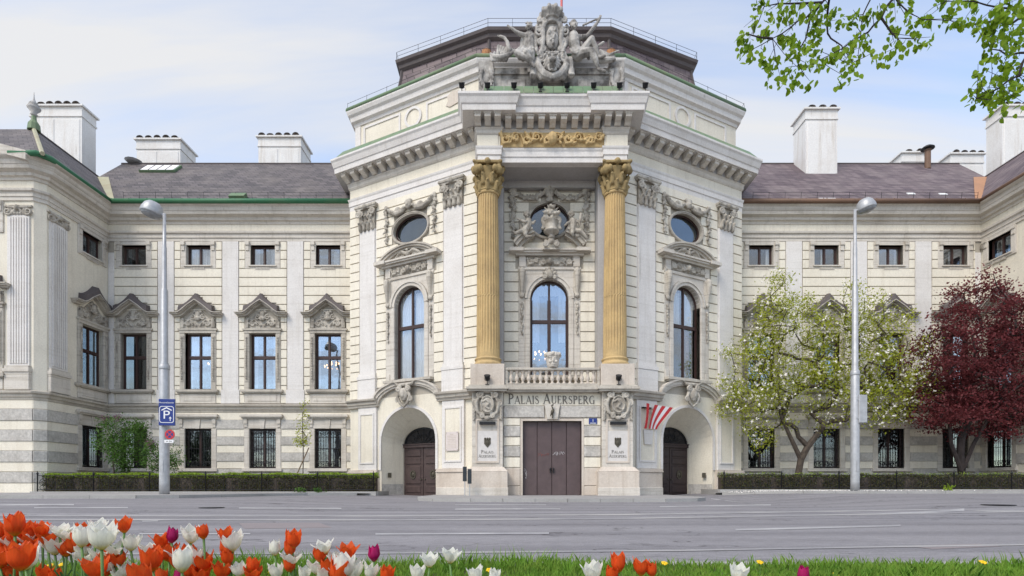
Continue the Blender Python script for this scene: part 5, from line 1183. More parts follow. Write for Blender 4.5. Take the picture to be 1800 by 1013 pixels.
def niche_garland():
    mb = MB(); y = -.1; rnd = random.Random(5)
    def bunch(p, r):
        mb.ell((p[0], y, p[1]), (r, r * .7, r))
        for q in range(3): mb.ell((p[0] + rnd.uniform(-r, r), y - .07, p[1] + rnd.uniform(-r, r)), (r * .5, r * .4, r * .5))
        mb.leaf(p, rnd.uniform(0, 6.28), r * 1.9, r, y, .05)
    for s in (-1, 1):
        for k in range(11): t = k / 10; bunch((s * (.35 + 1.75 * t), 1.45 - .34 * math.sin(math.pi * t) + .1 * t), .13)
        for k in range(14): bunch((s * (2.1 + .05 * math.sin(k)), 1.45 - k * .19), .15 - .003 * k)
        mb.ell((s * 2.12, y, 1.62), (.26, .1, .13))
    mb.ell((0, y - .1, 1.42), (.26, .2, .34)); mb.ell((0, y - .08, 1.7), (.36, .14, .2)); mb.ell((0, y - .28, 1.38), (.06, .08, .09)); mb.ell((0, y - .06, 1.05), (.24, .12, .14))
    return sculpt(mb, 'garland', 'ornament', .025, 1)
add('garland', niche_garland(), B, Mn @ T(0, -.05, 15.95))
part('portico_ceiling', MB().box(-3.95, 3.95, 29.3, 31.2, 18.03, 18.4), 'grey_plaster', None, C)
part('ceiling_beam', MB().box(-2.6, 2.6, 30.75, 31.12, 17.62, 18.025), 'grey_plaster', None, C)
CX, CY = 3.45, 29.42
def shaft():
    n = 96; mb = MB(); zs = [(7.55, .63), (8.5, .635), (10.35, .62), (10.80, .615), (10.86, .60), (10.92, .615), (13, .59), (16.2, .535), (16.38, .53)]; vs = []
    for j, (z, r) in enumerate(zs):
        for i in range(n):
            a = 2 * math.pi * i / n; fl = (i % 4) in (1, 2); rr = r - (.055 if fl and 0 < j < len(zs) - 1 and j != 4 else 0)
            vs.append((rr * math.cos(a), rr * math.sin(a), z))
    mb.add(vs, [(j * n + i, j * n + (i + 1) % n, (j + 1) * n + (i + 1) % n, (j + 1) * n + i) for j in range(len(zs) - 1) for i in range(n)])
    mb.lathe([(.58, 16.36), (.61, 16.42), (.58, 16.5)], n=24); return mb.mesh('column', 'gold_stone')
sh = shaft()
cbase = MB().lathe([(.74, 7.10), (.79, 7.16), (.79, 7.24), (.72, 7.30), (.68, 7.36), (.70, 7.42), (.74, 7.46), (.72, 7.52), (.64, 7.56)], n=28).mesh('base', 'gold_stone', True)
ccap = column_capital()
for s in (-1, 1):
    Mc = T(AX + s * CX, CY, 0); col = add('column', sh, B, Mc); add('base', cbase, col, Mc); add('capital', ccap, col, Mc @ T(0, 0, 16.52))
    pp = frame(AX + s * CX, 0, 0)
    part('frieze_block', MB().box(-.56, .56, 28.78, 29.2, 18.74, 19.32), 'cream', None, pp)
    part('column_pedestal', MB().bev(-.90, .90, 28.55, 30.3, 5.95, 7.1, .02), 'stone_pink', None, pp)
    part('pedestal_ledge', MB().box(-1.02, 1.02, 28.30, 30.2, 5.62, 5.72).box(-1.10, 1.10, 28.22, 30.2, 5.72, 5.84).box(-.98, .98, 28.34, 30.2, 5.84, 5.948), 'stone', None, pp)
    pr = part('portal_pier', MB().bev(-.82, .82, 28.62, 30.3, 1.62, 5.615, .02), 'stone_light', None, pp)
    f = MB()
    for q in ((-.62, .62, 1.86, 1.95), (-.62, -.53, 1.95, 4.1), (.53, .62, 1.95, 4.1), (-.62, .62, 4.1, 4.18)): f.box(q[0], q[1], 28.57, 28.63, q[2], q[3])
    part('panel_frame', f, 'stone_pink', pr, pp); part('marble_panel', MB().box(-.53, .53, 28.60, 28.63, 1.95, 3.55), 'plaque_white', pr, pp); part('lamp_bar', MB().box(-.42, .42, 28.40, 28.6, 3.88, 4.02), 'iron', pr, pp)
    add('cartouche', shared('pcart', portal_cartouche), pr, pp @ T(0, 28.60, 4.88))
    pb = part('portal_plinth', MB().bev(-1.08, 1.08, 28.25, 30.2, .05, 1.40, .03).add([(-1.08, 28.25, 1.40), (1.08, 28.25, 1.40), (.86, 28.55, 1.64), (-.86, 28.55, 1.64), (-1.08, 30, 1.40), (1.08, 30, 1.40), (.86, 30, 1.64), (-.86, 30, 1.64)], [(0, 1, 2, 3), (1, 5, 6, 2), (4, 0, 3, 7), (3, 2, 6, 7)]), 'stone_pink', None, pp)
    part('plinth_foot', MB().bev(-1.10, 1.10, 28.22, 28.3, .05, .55, .02), 'stone_light', pb, pp)
add('golden_relief', scroll_frieze(5.55, .82, 'gold_stone', .024, 10, 'golden_relief', .055), B, C @ T(0, 28.92, 19.14) @ Matrix.Diagonal((1, 2.1, 1, 1)))
# door wall with alternating blocks
Dw = frame(AX, 29.0, 0)
part('door_wall', slab(MB(), -2.62, 2.62, -.05, 5.62, [(-1.58, 1.58, -.05, 4.12)], 0, .5), 'stone_light', None, Dw)
part('door_frame', MB().box(-1.70, -1.58, -.06, .4, .13, 4.24).box(1.58, 1.70, -.06, .4, .13, 4.24).box(-1.58, 1.58, -.06, .4, 4.12, 4.24), 'stone_pink', None, Dw)
for a, b, mt in ((.13, .62, 'stone_pink'), (.65, 1.58, 'stone_pink'), (1.63, 2.16, 'cream_band'), (2.20, 2.76, 'rough_grey'), (2.80, 3.24, 'cream_band'), (3.28, 3.84, 'rough_grey'), (3.88, 4.26, 'cream_band')):
    for s in (-1, 1): u0, u1 = sorted((s * 1.70, s * 2.62)); part('stone_course', MB().bev(u0 + .01, u1 - .01, -.09 if mt == 'rough_grey' else -.06, .02, a, b, .03), mt, None, Dw)
part('lintel', MB().bev(-2.60, -.42, -.10, .02, 4.30, 4.92, .03), 'rough_grey', None, Dw); part('lintel', MB().bev(.42, 2.60, -.10, .02, 4.30, 4.92, .03), 'rough_grey', None, Dw)
part('frieze_board', MB().box(-2.60, 2.60, -.05, .02, 4.95, 5.60), 'cream_band', None, Dw)
ks = part('keystone', MB().poly([(-.28, 4.2), (.28, 4.2), (.42, 5.02), (-.42, 5.02)], -.2, .02), 'stone_light', None, Dw)
part('balcony_slab', MB().box(-2.5, 2.5, -.45, 2.1, 5.62, 5.72).box(-2.5, 2.5, -.55, 2.1, 5.72, 5.84).box(-2.5, 2.5, -.42, 2.1, 5.84, 5.94), 'stone', None, Dw)
bl = part('balustrade', MB().bev(-2.52, 2.52, -.34, .02, 6.78, 6.92, .03).bev(-2.52, 2.52, -.32, .0, 5.94, 6.08, .02).box(-2.52, -2.38, -.3, 0, 6.08, 6.78).box(2.38, 2.52, -.3, 0, 6.08, 6.78), 'stone', None, Dw)
bal = MB().lathe([(.10, 6.08), (.10, 6.14), (.06, 6.17), (.065, 6.22), (.115, 6.32), (.12, 6.38), (.06, 6.56), (.055, 6.62), (.09, 6.66), (.09, 6.70), (.11, 6.72), (.11, 6.79)], n=10).mesh('baluster', 'stone_pink', True)
for k in range(15): add('baluster', bal, bl, Dw @ T(-2.2 + 4.4 * k / 14, -.16, 0))
part('door_backing', MB().box(-1.57, 1.57, .285, .33, .1, 4.11), 'door_dark', None, Dw)
# entrance door: four tall dark panels
for k in range(4):
    x0 = -1.58 + .79 * k; dp = part('door', MB().bev(x0 + .012, x0 + .778, .20, .28, .14, 4.12, .012), 'door_metal', None, Dw)
    if k in (1, 2): part('handle', MB().box(-.03, .03, .12, .2, 1.35, 1.62).ell((0, .1, 1.55), (.05, .05, .05)), 'iron', dp, Dw @ T(-.08 if k == 1 else .08, 0, 0))
    if k in (1, 2, 0):
        rnd = random.Random(k); f = MB(); bx, bz, mt = ((-.7, 2.35, 'graffiti_red'), (.12, 2.4, 'graffiti_white'))[k - 1] if k else (-1.50, 1.1, 'graffiti_white')
        for q in range(6 if k else 5):
            p = [(bx + (q * .1 if k else .07) + rnd.uniform(-.08, .1), .196, bz + (0 if k else q * .1) + rnd.uniform(-.12, .1)) for _ in range(5)]; f.tube(p, .009, 4)
        part('graffiti', f, mt, dp, Dw)
# attic pedestal behind the sculptures
part('sculpture_pedestal', MB().bev(-3.35, 3.35, 29.55, 30.3, 20.98, 23.3, .03).box(-3.4, -1.3, 29.45, 30.3, 23.1, 23.42).box(1.3, 3.4, 29.45, 30.3, 23.1, 23.42).bev(-2.4, -1.4, 29.48, 29.6, 21.5, 22.85, .04).bev(1.4, 2.4, 29.48, 29.6, 21.5, 22.85, .04), 'statue_stone', None, C)
def wreath():
    mb = MB()
    for k in range(14):
        a = -math.pi / 2 + (k - 6.5) * .36; mb.ell((.27 * math.cos(a), -.05, .05 + .38 * math.sin(a)), (.1, .07, .1)); mb.leaf((.27 * math.cos(a), .05 + .38 * math.sin(a)), a + .8, .18, .09, -.04, .05)
    mb.chain([(-.1, -.04, -.4), (-.2, -.04, -.62)], .05); mb.chain([(.1, -.04, -.4), (.2, -.04, -.62)], .05); mb.ell((0, -.06, -.4), (.1, .08, .08))
    return sculpt(mb, 'wreath', 'statue_stone', .034, 1)
wr = wreath()
for s in (-1, 1):
    bk = part('wreath_block', MB().bev(-.42, .42, 29.35, 30.2, 21.0, 23.78, .03), 'statue_stone', None, frame(AX + s * 3.55, 0, 0)); add('wreath', wr, bk, T(AX + s * 3.55, 29.34, 22.75) @ Matrix.Diagonal((1.1, 1, 1.3, 1)))

# ------------------------------------------------------------------ sculptures on the roof edge
SD = 29.15
def S(ix, iy, w=0.0):
    px, py = 850 + ix * .158, iy * .158; return ((px - 900) * SD / 950 - AX, -w, CAM_H + (855 - py) * SD / 950)
def lump(mb, ix, iy, r, w=0.0, sx=1, sz=1, sy=1): mb.ell(S(ix, iy, w), (r * sx, r * sy, r * sz))
def limb(mb, pts, rads, n=8): mb.chain([S(*p) for p in pts], [r * 1.28 for r in rads], n)
def face(mb, ix, iy, w, k=1.0, turn=0.0):
    """head about 0.33 m high with brow, nose, chin and hair, facing the street"""
    c = S(ix, iy, w); mb.ell(c, (.135 * k, .15 * k, .18 * k))
    fx = math.sin(turn); mb.ell((c[0] + fx * .12 * k, c[1] - .14 * k, c[2] - .01), (.025 * k, .05 * k, .055 * k))
    mb.ell((c[0] + fx * .1 * k, c[1] - .11 * k, c[2] + .055 * k), (.09 * k, .05 * k, .025 * k)); mb.ell((c[0] + fx * .1 * k, c[1] - .1 * k, c[2] - .12 * k), (.06 * k, .05 * k, .05 * k))
    for s in (-1, 1): mb.ell((c[0] + s * .06 * k, c[1] - .1 * k, c[2] - .05 * k), (.05 * k, .05 * k, .06 * k))
    for q in range(7): a = math.pi * q / 6; mb.ell((c[0] + .14 * k * math.cos(a), c[1] + .04 * k, c[2] + .05 * k + .15 * k * math.sin(a)), (.07 * k, .10 * k, .07 * k))
def hand(mb, p, d, k=1.0):
    p = Vector(p); d = Vector(d).normalized(); mb.cap(p, p + d * .12 * k, .055 * k, .05 * k)
    o = d.cross(Vector((0, 1, 0))).normalized()
    for q, ln in ((-1.5, .10), (-.5, .13), (.5, .12), (1.5, .09)): mb.cap(p + d * .12 * k + o * q * .03 * k, p + d * (.12 + ln) * k + o * q * .04 * k - Vector((0, .02, 0)), .018 * k, .015 * k, 5)
    mb.cap(p + d * .04 * k + o * .05 * k, p + d * .11 * k + o * .11 * k, .02 * k, .016 * k, 5)
def place(o_name, mb, label, cat, mat='statue_stone', vox=.024, sm=1, y=SD, group=None, kids=()):
    base = min(v[2] for v in mb.v); me = sculpt(mb, o_name, mat, vox, sm)
    o = add(o_name, me, None, T(AX, y, 0)); tag(o, label, cat, group); return o

mb = MB()                                                     # left seated figure
face(mb, 508, 345, .15, 1.05, -.5); lump(mb, 505, 290, .11, .1, 1.1, .8)
for q in range(5): lump(mb, 470 + q * 17, 280 - (q % 2) * 8, .05, .12, .7, 1.3)
limb(mb, [(515, 375, .05), (515, 410, .05)], [.075, .10]); limb(mb, [(455, 415, .08), (560, 415, .05)], [.12, .12])
limb(mb, [(510, 425, .05), (512, 500, .05), (515, 575, .1), (505, 635, .15)], [.23, .23, .20, .27])
for q in (485, 530): lump(mb, q, 450, .095, .25)
limb(mb, [(450, 415, .1), (365, 393, .2), (310, 365, .3)], [.10, .075, .055]); hand(mb, S(310, 365, .3), (-1, -.2, .35), 1.1)
limb(mb, [(565, 420, .05), (582, 530, .12), (588, 620, .3)], [.105, .085, .06]); hand(mb, S(588, 625, .3), (.3, -.2, -1), 1.0)
limb(mb, [(475, 640, .2), (370, 675, .5)], [.19, .14]); limb(mb, [(370, 675, .5), (450, 725, .55), (525, 775, .5)], [.135, .12, .075]); limb(mb, [(525, 775, .5), (560, 840, .6)], [.075, .06])
limb(mb, [(530, 640, .2), (470, 690, .6)], [.19, .14]); limb(mb, [(470, 690, .6), (520, 760, .55), (545, 810, .5)], [.125, .115, .07])
rnd = random.Random(2)
for q in range(16): t = q / 15; limb(mb, [(400 + 150 * t, 585 + 20 * math.sin(q), .28), (360 + 190 * t, 650 + 30 * math.sin(q * 2), .45), (395 + 160 * t, 720, .35)], [.06, .07, .04])
limb(mb, [(440, 420, -.05), (430, 520, -.1), (440, 640, -.05)], [.10, .12, .13])
place('reclining_statue', mb, 'weathered stone woman seated left of the crowned shield, arm pointing out', 'statue')

mb = MB()                                                     # right seated figure
face(mb, 1000, 320, .15, 1.05, .4); lump(mb, 1000, 262, .14, .1, 1.2, .8); lump(mb, 1030, 275, .1, .05); lump(mb, 965, 280, .09, .1)
limb(mb, [(1003, 350, .05), (1005, 405, .05)], [.08, .10]); limb(mb, [(940, 420, .08), (1065, 420, .0)], [.13, .12])
limb(mb, [(1000, 435, .08), (1005, 510, .1), (1025, 575, .12), (1045, 635, .15)], [.25, .24, .20, .28])
for q in (985, 1040): lump(mb, q, 485, .10, .27)
limb(mb, [(935, 425, .1), (915, 520, .15), (890, 590, .35)], [.115, .09, .06]); hand(mb, S(890, 592, .35), (-.3, -.2, -1), 1.1)
limb(mb, [(1070, 418, -.02), (1150, 410, .0), (1235, 310, .1), (1285, 245, .15)], [.11, .095, .075, .05]); hand(mb, S(1283, 250, .15), (.3, 0, 1), 1.1)
limb(mb, [(1295, 232, .18), (1200, 265, .15), (1105, 300, .1)], [.035, .035, .04])
limb(mb, [(1060, 640, .2), (1180, 660, .55)], [.20, .15]); limb(mb, [(1180, 660, .55), (1225, 750, .55), (1262, 840, .45)], [.14, .125, .075]); limb(mb, [(1262, 840, .45), (1330, 890, .6)], [.08, .06])
limb(mb, [(1085, 615, .1), (1190, 505, .35)], [.20, .16]); limb(mb, [(1190, 505, .35), (1235, 590, .3), (1268, 675, .25)], [.14, .125, .08]); limb(mb, [(1268, 680, .25), (1335, 690, .4)], [.07, .055])
for q in range(12): t = q / 11; limb(mb, [(960 + 150 * t, 590 + 15 * math.sin(q * 3), .25), (985 + 190 * t, 650 + 12 * math.sin(q), .4)], [.055, .06])
for q in range(5): limb(mb, [(1085 + 12 * q, 480 + 20 * q, 0), (1110 + 15 * q, 560 + 25 * q, .05)], [.06, .07])
place('reclining_statue', mb, 'weathered stone man seated right of the crowned shield, raised arm holding a staff', 'statue')

mb = MB()                                                     # trophies behind the figures
limb(mb, [(85, 620, .1), (120, 655, .15), (190, 675, .2), (270, 650, .2), (335, 615, .2)], [.05, .09, .12, .10, .06])
for q in range(6): limb(mb, [(100 + 30 * q, 690, .1), (80 + 42 * q, 610 - 12 * (q % 3), .05)], [.07, .06])
limb(mb, [(185, 412, .05), (235, 430, .05), (265, 480, .05), (290, 580, .05)], [.05, .06, .08, .10]); hand(mb, S(200, 415, .05), (-1, 0, .1), .9)
for q in range(7): limb(mb, [(150 + 12 * q, 640, -.05), (165 + 30 * q, 500 + 8 * q, -.1)], [.06, .07])
place('trophy_relief', mb, 'stone boat prow and fabric trophy at the left end of the roof sculptures', 'sculpture')
mb = MB()
for q in range(8): limb(mb, [(1285 + 8 * q, 680, 0), (1300 + 22 * q, 560 + 10 * q, -.05)], [.06, .07])
limb(mb, [(1240, 535, 0), (1330, 485, .05)], [.05, .06]); limb(mb, [(1290, 690, .1), (1440, 680, .1)], [.13, .11]); limb(mb, [(1400, 620, .05), (1500, 575, .05)], [.06, .04])
place('trophy_relief', mb, 'stone shields and banners trophy at the right end of the roof sculptures', 'sculpture')

ca_ = root('coat_of_arms', 'large carved stone shield with crown and lion head above the golden frieze', 'coat of arms', (AX, SD, 21.2))
def piece(name, mb, vox=.024): return add(name, sculpt(mb, name, 'statue_stone', vox, 1), ca_, T(AX, SD, 0))
mb = MB(); mb.ell(S(760, 470, .25), (.36, .22, .66)); 
for q in range(10): lump(mb, 720 + rnd.uniform(0, 80), 390 + q * 18, .07, .45)
piece('shield', mb)
mb = MB(); mb.box(S(655, 0)[0], S(865, 0)[0], -.15, .5, S(0, 860)[2], S(0, 250)[2])
for s in (-1, 1):
    X = lambda d: 760 + s * d
    for d, iy, r, tn, q in ((150, 395, .26, 1.3, 1), (120, 510, .2, 1.2, -1), (130, 680, .26, 1.5, 1), (80, 265, .22, 1.3, 1), (130, 265, .16, 1.2, -1), (100, 590, .16, 1.2, 1)):
        p = S(X(d), iy, .2); mb.spiral(p[0], p[1], p[2], r, tn, s * q, .085)
    limb(mb, [(X(85), 300, .2), (X(105), 380, .25), (X(95), 480, .25), (X(110), 580, .2), (X(140), 650, .2)], [.10, .11, .10, .10, .11])
    limb(mb, [(X(165), 300, .05), (X(175), 380, .05), (X(160), 520, .05)], [.08, .09, .08]); limb(mb, [(X(125), 245, .1), (X(120), 200, .1)], [.07, .03])
    limb(mb, [(X(165), 690, .15), (X(150), 790, .25), (X(90), 880, .3), (X(0), 920, .35)], [.12, .16, .17, .17]); limb(mb, [(X(180), 690, .0), (X(190), 800, .1), (X(120), 900, .2)], [.09, .12, .1])
    limb(mb, [(X(200), 690, .1), (X(205), 790, .15), (X(210), 870, .25)], [.15, .13, .16])
    for q in range(4): lump(mb, X(190 + q * 15), 890, .06, .42)
for q in range(5): lump(mb, 700 + q * 30, 640, .1, .3)
for q in range(7): lump(mb, 700 + q * 20, 255 + abs(q - 3) * 8, .08, .25)
piece('scroll_frame', mb, .026)
mb = MB(); lump(mb, 757, 745, .30, .45, 1, 1.1, .8)                          # lion head
for q in range(16): a = 2 * math.pi * q / 16; p = S(757, 750, .4); mb.chain([(p[0] + .28 * math.cos(a), p[1], p[2] + .3 * math.sin(a)), (p[0] + .46 * math.cos(a + .2), p[1] + .1, p[2] + .47 * math.sin(a + .2))], [.1, .05])
lump(mb, 757, 790, .17, .75, 1.15, .75); lump(mb, 757, 768, .07, .82, 1.2, .6); lump(mb, 757, 735, .07, .74, .8, 1.6)
for s in (-1, 1): lump(mb, 757 + s * 38, 712, .09, .66, 1.2, .6); lump(mb, 757 + s * 75, 680, .09, .4); lump(mb, 757 + s * 22, 795, .09, .84)
lump(mb, 757, 868, .11, .55, 1.3, .6); limb(mb, [(715, 815, .5), (725, 860, .5)], [.06, .05]); limb(mb, [(800, 815, .5), (790, 860, .5)], [.06, .05])
piece('lion_head', mb, .03)
mb = MB(); cz = S(757, 215)[2]; cx = S(757, 0)[0]                            # crown
mb.lathe([(.36, 0), (.42, .02), (.45, .16), (.43, .2)], cx, -.1, cz, 20)
for q in range(10):
    a = 2 * math.pi * q / 10; c_, s_ = math.cos(a), math.sin(a)
    mb.chain([(cx + c_ * .43, -.1 + s_ * .43, cz + .15), (cx + c_ * .60, -.1 + s_ * .60, cz + .40), (cx + c_ * .58, -.1 + s_ * .58, cz + .60), (cx + c_ * .40, -.1 + s_ * .40, cz + .74), (cx, -.1, cz + .72)], [.07, .10, .10, .08, .06])
    mb.ell((cx + c_ * .47, -.1 + s_ * .47, cz + .26), (.07, .07, .1))
mb.ell((cx, -.1, cz + .84), (.1, .1, .1)); mb.cap((cx, -.1, cz + .85), (cx, -.1, cz + 1.12), .032); mb.cap((cx - .09, -.1, cz + 1.02), (cx + .09, -.1, cz + 1.02), .03)
mb.lathe([(.42, .1), (.58, .35), (.61, .5), (.52, .68), (.3, .80), (.05, .84)], cx, -.1, cz, 20); mb.lathe([(.28, -.25), (.32, .02)], cx, -.1, cz, 14); mb.v = [(cx + (x - cx) * 1.0, y, cz - .20 + (z - cz) * .68) for x, y, z in mb.v]; piece('crown', mb, .024)
mb = MB(); cx2 = S(655, 0)[0]; cz2 = S(0, 140)[2] - .38; mb.lathe([(.16, -.2), (.18, 0), (.3, .18), (.28, .34), (.1, .42)], cx2, .45, cz2, 12); mb.ell((cx2, .45, cz2 + .5), (.06, .06, .06)); mb.cap((cx2, .45, cz2 + .5), (cx2, .45, cz2 + .78), .028); mb.cap((cx2 - .08, .45, cz2 + .66), (cx2 + .08, .45, cz2 + .66), .025); mb.chain([(cx2 + .1, .35, cz2 - .2), (S(690, 240)[0], .1, S(0, 240)[2])], .09); piece('small_crown', mb, .03)

# ------------------------------------------------------------------ cherubs and vase over the niche window
PD = 30.55
def Q(ix, iy, w=0.0):
    px, py = 880 + ix * .148, 320 + iy * .148; return ((px - 900) * PD / 950 - AX, -w, CAM_H + (855 - py) * PD / 950)
def ql(mb, pts, rads): mb.chain([Q(*p) for p in pts], [r * 1.2 for r in rads])
S_keep = S
S = Q
mb = MB(); face(mb, 310, 405, .1, 1.0, .6)
ql(mb, [(318, 440, .05), (330, 480, .1), (325, 540, .12), (290, 590, .12)], [.10, .16, .17, .19]); ql(mb, [(345, 470, .15), (290, 505, .3), (235, 480, .25), (212, 462, .2)], [.085, .07, .055, .05])
ql(mb, [(340, 480, 0), (385, 500, .1), (405, 480, .15)], [.08, .065, .05]); ql(mb, [(300, 595, .15), (290, 650, .3), (310, 685, .25)], [.13, .10, .08]); ql(mb, [(310, 680, .3), (365, 680, .35)], [.07, .06])
ql(mb, [(280, 600, .1), (230, 610, .2), (180, 625, .15), (150, 600, .1)], [.13, .10, .08, .055]); hand(mb, Q(215, 465, .2), (-.8, -.2, .5), .8); ql(mb, [(225, 470, 0), (245, 540, .02), (240, 620, 0)], [.07, .1, .07])
place('cherub_statue', mb, 'stone cherub kneeling on the left half of the broken pediment', 'statue', 'ornament', .022, 1, PD)
mb = MB(); face(mb, 835, 405, .1, 1.0, -.5); lump(mb, 835, 365, .12, .05, 1.2, .8)
ql(mb, [(840, 440, .05), (860, 485, .1), (862, 540, .14), (855, 580, .12)], [.10, .17, .18, .18]); ql(mb, [(885, 470, .1), (925, 500, .2), (935, 525, .25)], [.085, .065, .05]); ql(mb, [(835, 480, .1), (790, 510, .2), (760, 540, .2)], [.08, .065, .05])
ql(mb, [(850, 590, .15), (845, 635, .3), (855, 660, .25)], [.13, .095, .07]); ql(mb, [(880, 585, .1), (940, 610, .3), (985, 650, .25), (1020, 690, .2)], [.13, .10, .08, .055]); ql(mb, [(955, 390, .05), (930, 540, .2)], [.09, .05]); hand(mb, Q(932, 520, .25), (.2, -.2, -1), .8)
ql(mb, [(900, 600, 0), (890, 650, .05), (930, 640, .1)], [.09, .1, .07])
place('cherub_statue', mb, 'stone cherub with torch on the right half of the broken pediment', 'statue', 'ornament', .022, 1, PD)
mb = MB(); c = Q(600, 540, .2); mb.lathe([(.12, -.75), (.2, -.7), (.16, -.55), (.42, -.38), (.46, -.30), (.33, -.22), (.34, .05), (.38, .22), (.42, .28)], c[0], c[1], c[2], 16)
for q in range(30): a = rnd.uniform(0, 6.28); r_ = rnd.uniform(0, .42); p = Q(600, 400, .25); mb.ell((p[0] + r_ * math.cos(a), p[1] + rnd.uniform(-.15, .15), p[2] + r_ * .9 * math.sin(a) + .05), (.11, .11, .11)); 
for q in range(7): a = math.pi * (q + .5) / 7; p = Q(600, 400, .2); mb.chain([(p[0] + .25 * math.cos(a), p[1], p[2] + .25 * math.sin(a)), (p[0] + .5 * math.cos(a), p[1] - .03, p[2] + .55 * math.sin(a))], [.08, .03])
for s in (-1, 1):
    p = Q(600 + s * 75, 455, .2); mb.spiral(p[0], p[1], p[2], .2, 1.3, s, .08)
    for q in range(8): p = Q(600 + s * (95 + 8 * math.sin(q)), 450 + 17 * q, .18); mb.ell(p, (.11, .1, .09))
    p = Q(600 + s * 70, 755, .2); mb.spiral(p[0], p[1], p[2], .18, 1.4, s, .075)
mb.ell(Q(600, 720, .2), (.2, .15, .2)); mb.box(Q(500, 0)[0], Q(700, 0)[0], -.15, .1, Q(0, 815)[2], Q(0, 790)[2])
place('flower_vase', mb, 'carved stone vase of flowers between the two cherubs', 'vase', 'ornament', .03, 1, PD)
S = S_keep
# face-shaped planter on the balustrade
mb = MB(); mb.lathe([(.26, 0), (.30, .1), (.36, .45), (.40, .72), (.42, .78), (.36, .80), (.34, .76)], n=16)
mb.ell((0, -.36, .36), (.05, .09, .13)); mb.ell((0, -.33, .16), (.11, .06, .035)); mb.ell((0, -.30, .08), (.1, .06, .06))
for s in (-1, 1): mb.ell((s * .13, -.34, .50), (.10, .06, .035)); mb.ell((s * .15, -.30, .30), (.09, .07, .09)); mb.ell((s * .13, -.34, .42), (.05, .035, .025))
for q in range(9): a = math.pi * (1 + (q + .5) / 9); mb.ell((.40 * math.cos(a), .40 * math.sin(a), .66 + .05 * math.sin(q * 2)), (.08, .07, .11))
o = add('face_planter', sculpt(mb, 'face_planter', 'stone_light', .022, 1), None, T(AX + .02, 28.84, 6.925)); tag(o, 'pale stone planter shaped like a face on the balcony rail', 'planter')
# heron on the keystone
mb = MB(); mb.ell((0, 0, .36), (.09, .08, .17), (0, .35, 0)); mb.chain([(.04, 0, .45), (.0, -.01, .58), (-.04, -.02, .66), (.02, -.03, .72)], [.05, .035, .03, .045]); mb.cap((.02, -.03, .72), (-.12, -.05, .69), .02, .008); mb.cap((-.01, 0, .24), (-.01, 0, .02), .018); mb.cap((.03, 0, .24), (.03, 0, .02), .018); mb.cap((-.07, 0, .25), (-.11, 0, .12), .04, .02)
o = add('bird_emblem', sculpt(mb, 'bird_emblem', 'bronze', .012, 1), None, T(AX, 28.70, 4.22)); tag(o, 'small bronze wading bird on the keystone above the main door', 'emblem')

# floodlights
def floodlight(x, y, z, label, tilt=-.5, k=1.0):
    r_ = root('floodlight', label, 'floodlight', (x, y, z), 'small floodlights on the facade'); M = T(x, y, z) @ Matrix.Scale(k, 4)
    mb = MB(); mb.box(-.09, .09, -.06, .06, 0, .025); mb.tube([(0, 0, .02), (0, 0, .2)], .02, 6); mb.tube([(-.12, 0, .36), (-.12, 0, .22), (0, 0, .18), (.12, 0, .22), (.12, 0, .36)], .014, 5); add('bracket', shared('fl_b', lambda: mb.mesh('bracket', 'iron')), r_, M)
    def hd():
        h = MB(); h.lathe([(.03, -.14), (.09, -.12), (.125, -.02), (.15, .09), (.15, .12), (.13, .11)], n=12); return h.mesh('lamp_head', 'iron', True)
    Mh = M @ T(0, 0, .34) @ Matrix.Rotation(tilt, 4, 'X'); add('lamp_head', shared('fl_h', hd), r_, Mh)
    add('lamp_lens', shared('fl_l', lambda: MB().lathe([(.01, .108), (.13, .105)], n=12).mesh('lamp_lens', 'lamp_glass')), r_, Mh)
ordn = ['first', 'second', 'third', 'fourth', 'fifth', 'sixth', 'seventh', 'eighth']
for i, x in enumerate((-4.75, -3.42, -2.05, -.68, .70, 2.08, 3.42, 4.75)): floodlight(AX + x, 27.98, 21.02, '%s floodlight from the left on the cornice below the sculptures' % ordn[i], .6, 1.05)
for s, w in ((-1, 'left'), (1, 'right')): floodlight(AX + s * 3.45, 28.36, 5.95, 'black floodlight on the ledge under the %s golden column' % w, .5, 1.1)
# chandeliers seen through the windows
def chandelier(x, y, z, r, n, label):
    c = root('chandelier', label, 'chandelier', (x, y, z), 'lit chandeliers behind the windows'); mb = MB(); mb.tube([(0, 0, .3), (0, 0, 1.6)], .02, 5); mb.lathe([(.05, -.1), (.12, .0), (.05, .3)], n=8)
    for k in range(n): a = 2 * math.pi * k / n; mb.tube([(0, 0, .05), (r * .6 * math.cos(a), r * .6 * math.sin(a), -.12), (r * math.cos(a), r * math.sin(a), .02)], .014, 4)
    add('chandelier_frame', mb.mesh('chandelier_frame', 'bronze'), c, T(x, y, z)); me = shared('bulb', lambda: MB().ell((0, 0, .07), (.04, .04, .065), None, 6, 4).mesh('bulb', 'bulb', True))
    for k in range(n): a = 2 * math.pi * k / n; add('bulb', me, c, T(x + r * math.cos(a), y + r * math.sin(a), z)); 
    for k in range(n // 2): a = 4 * math.pi * k / n + .3; add('bulb', me, c, T(x + r * .5 * math.cos(a), y + r * .5 * math.sin(a), z + .25))
chandelier(AX - .45, 32.6, 8.35, .65, 12, 'lit golden chandelier behind the middle window above the balcony')
chandelier(AX - XE + 14.45, 36.9, 8.7, .62, 12, 'lit chandelier in the wing window nearest the left angled face')
chandelier(AX - XE + 6.25, 37.0, 8.9, .4, 8, 'lit chandelier in the second wing window from the left corner')
v = Mfr @ Vector((FL - 5.3, 1.6, 7.6)); chandelier(v.x, v.y, v.z, .3, 8, 'small lit chandelier in the tall window right of the columns')
v = Mfl @ Vector((4.85, .52, 7.75)); 

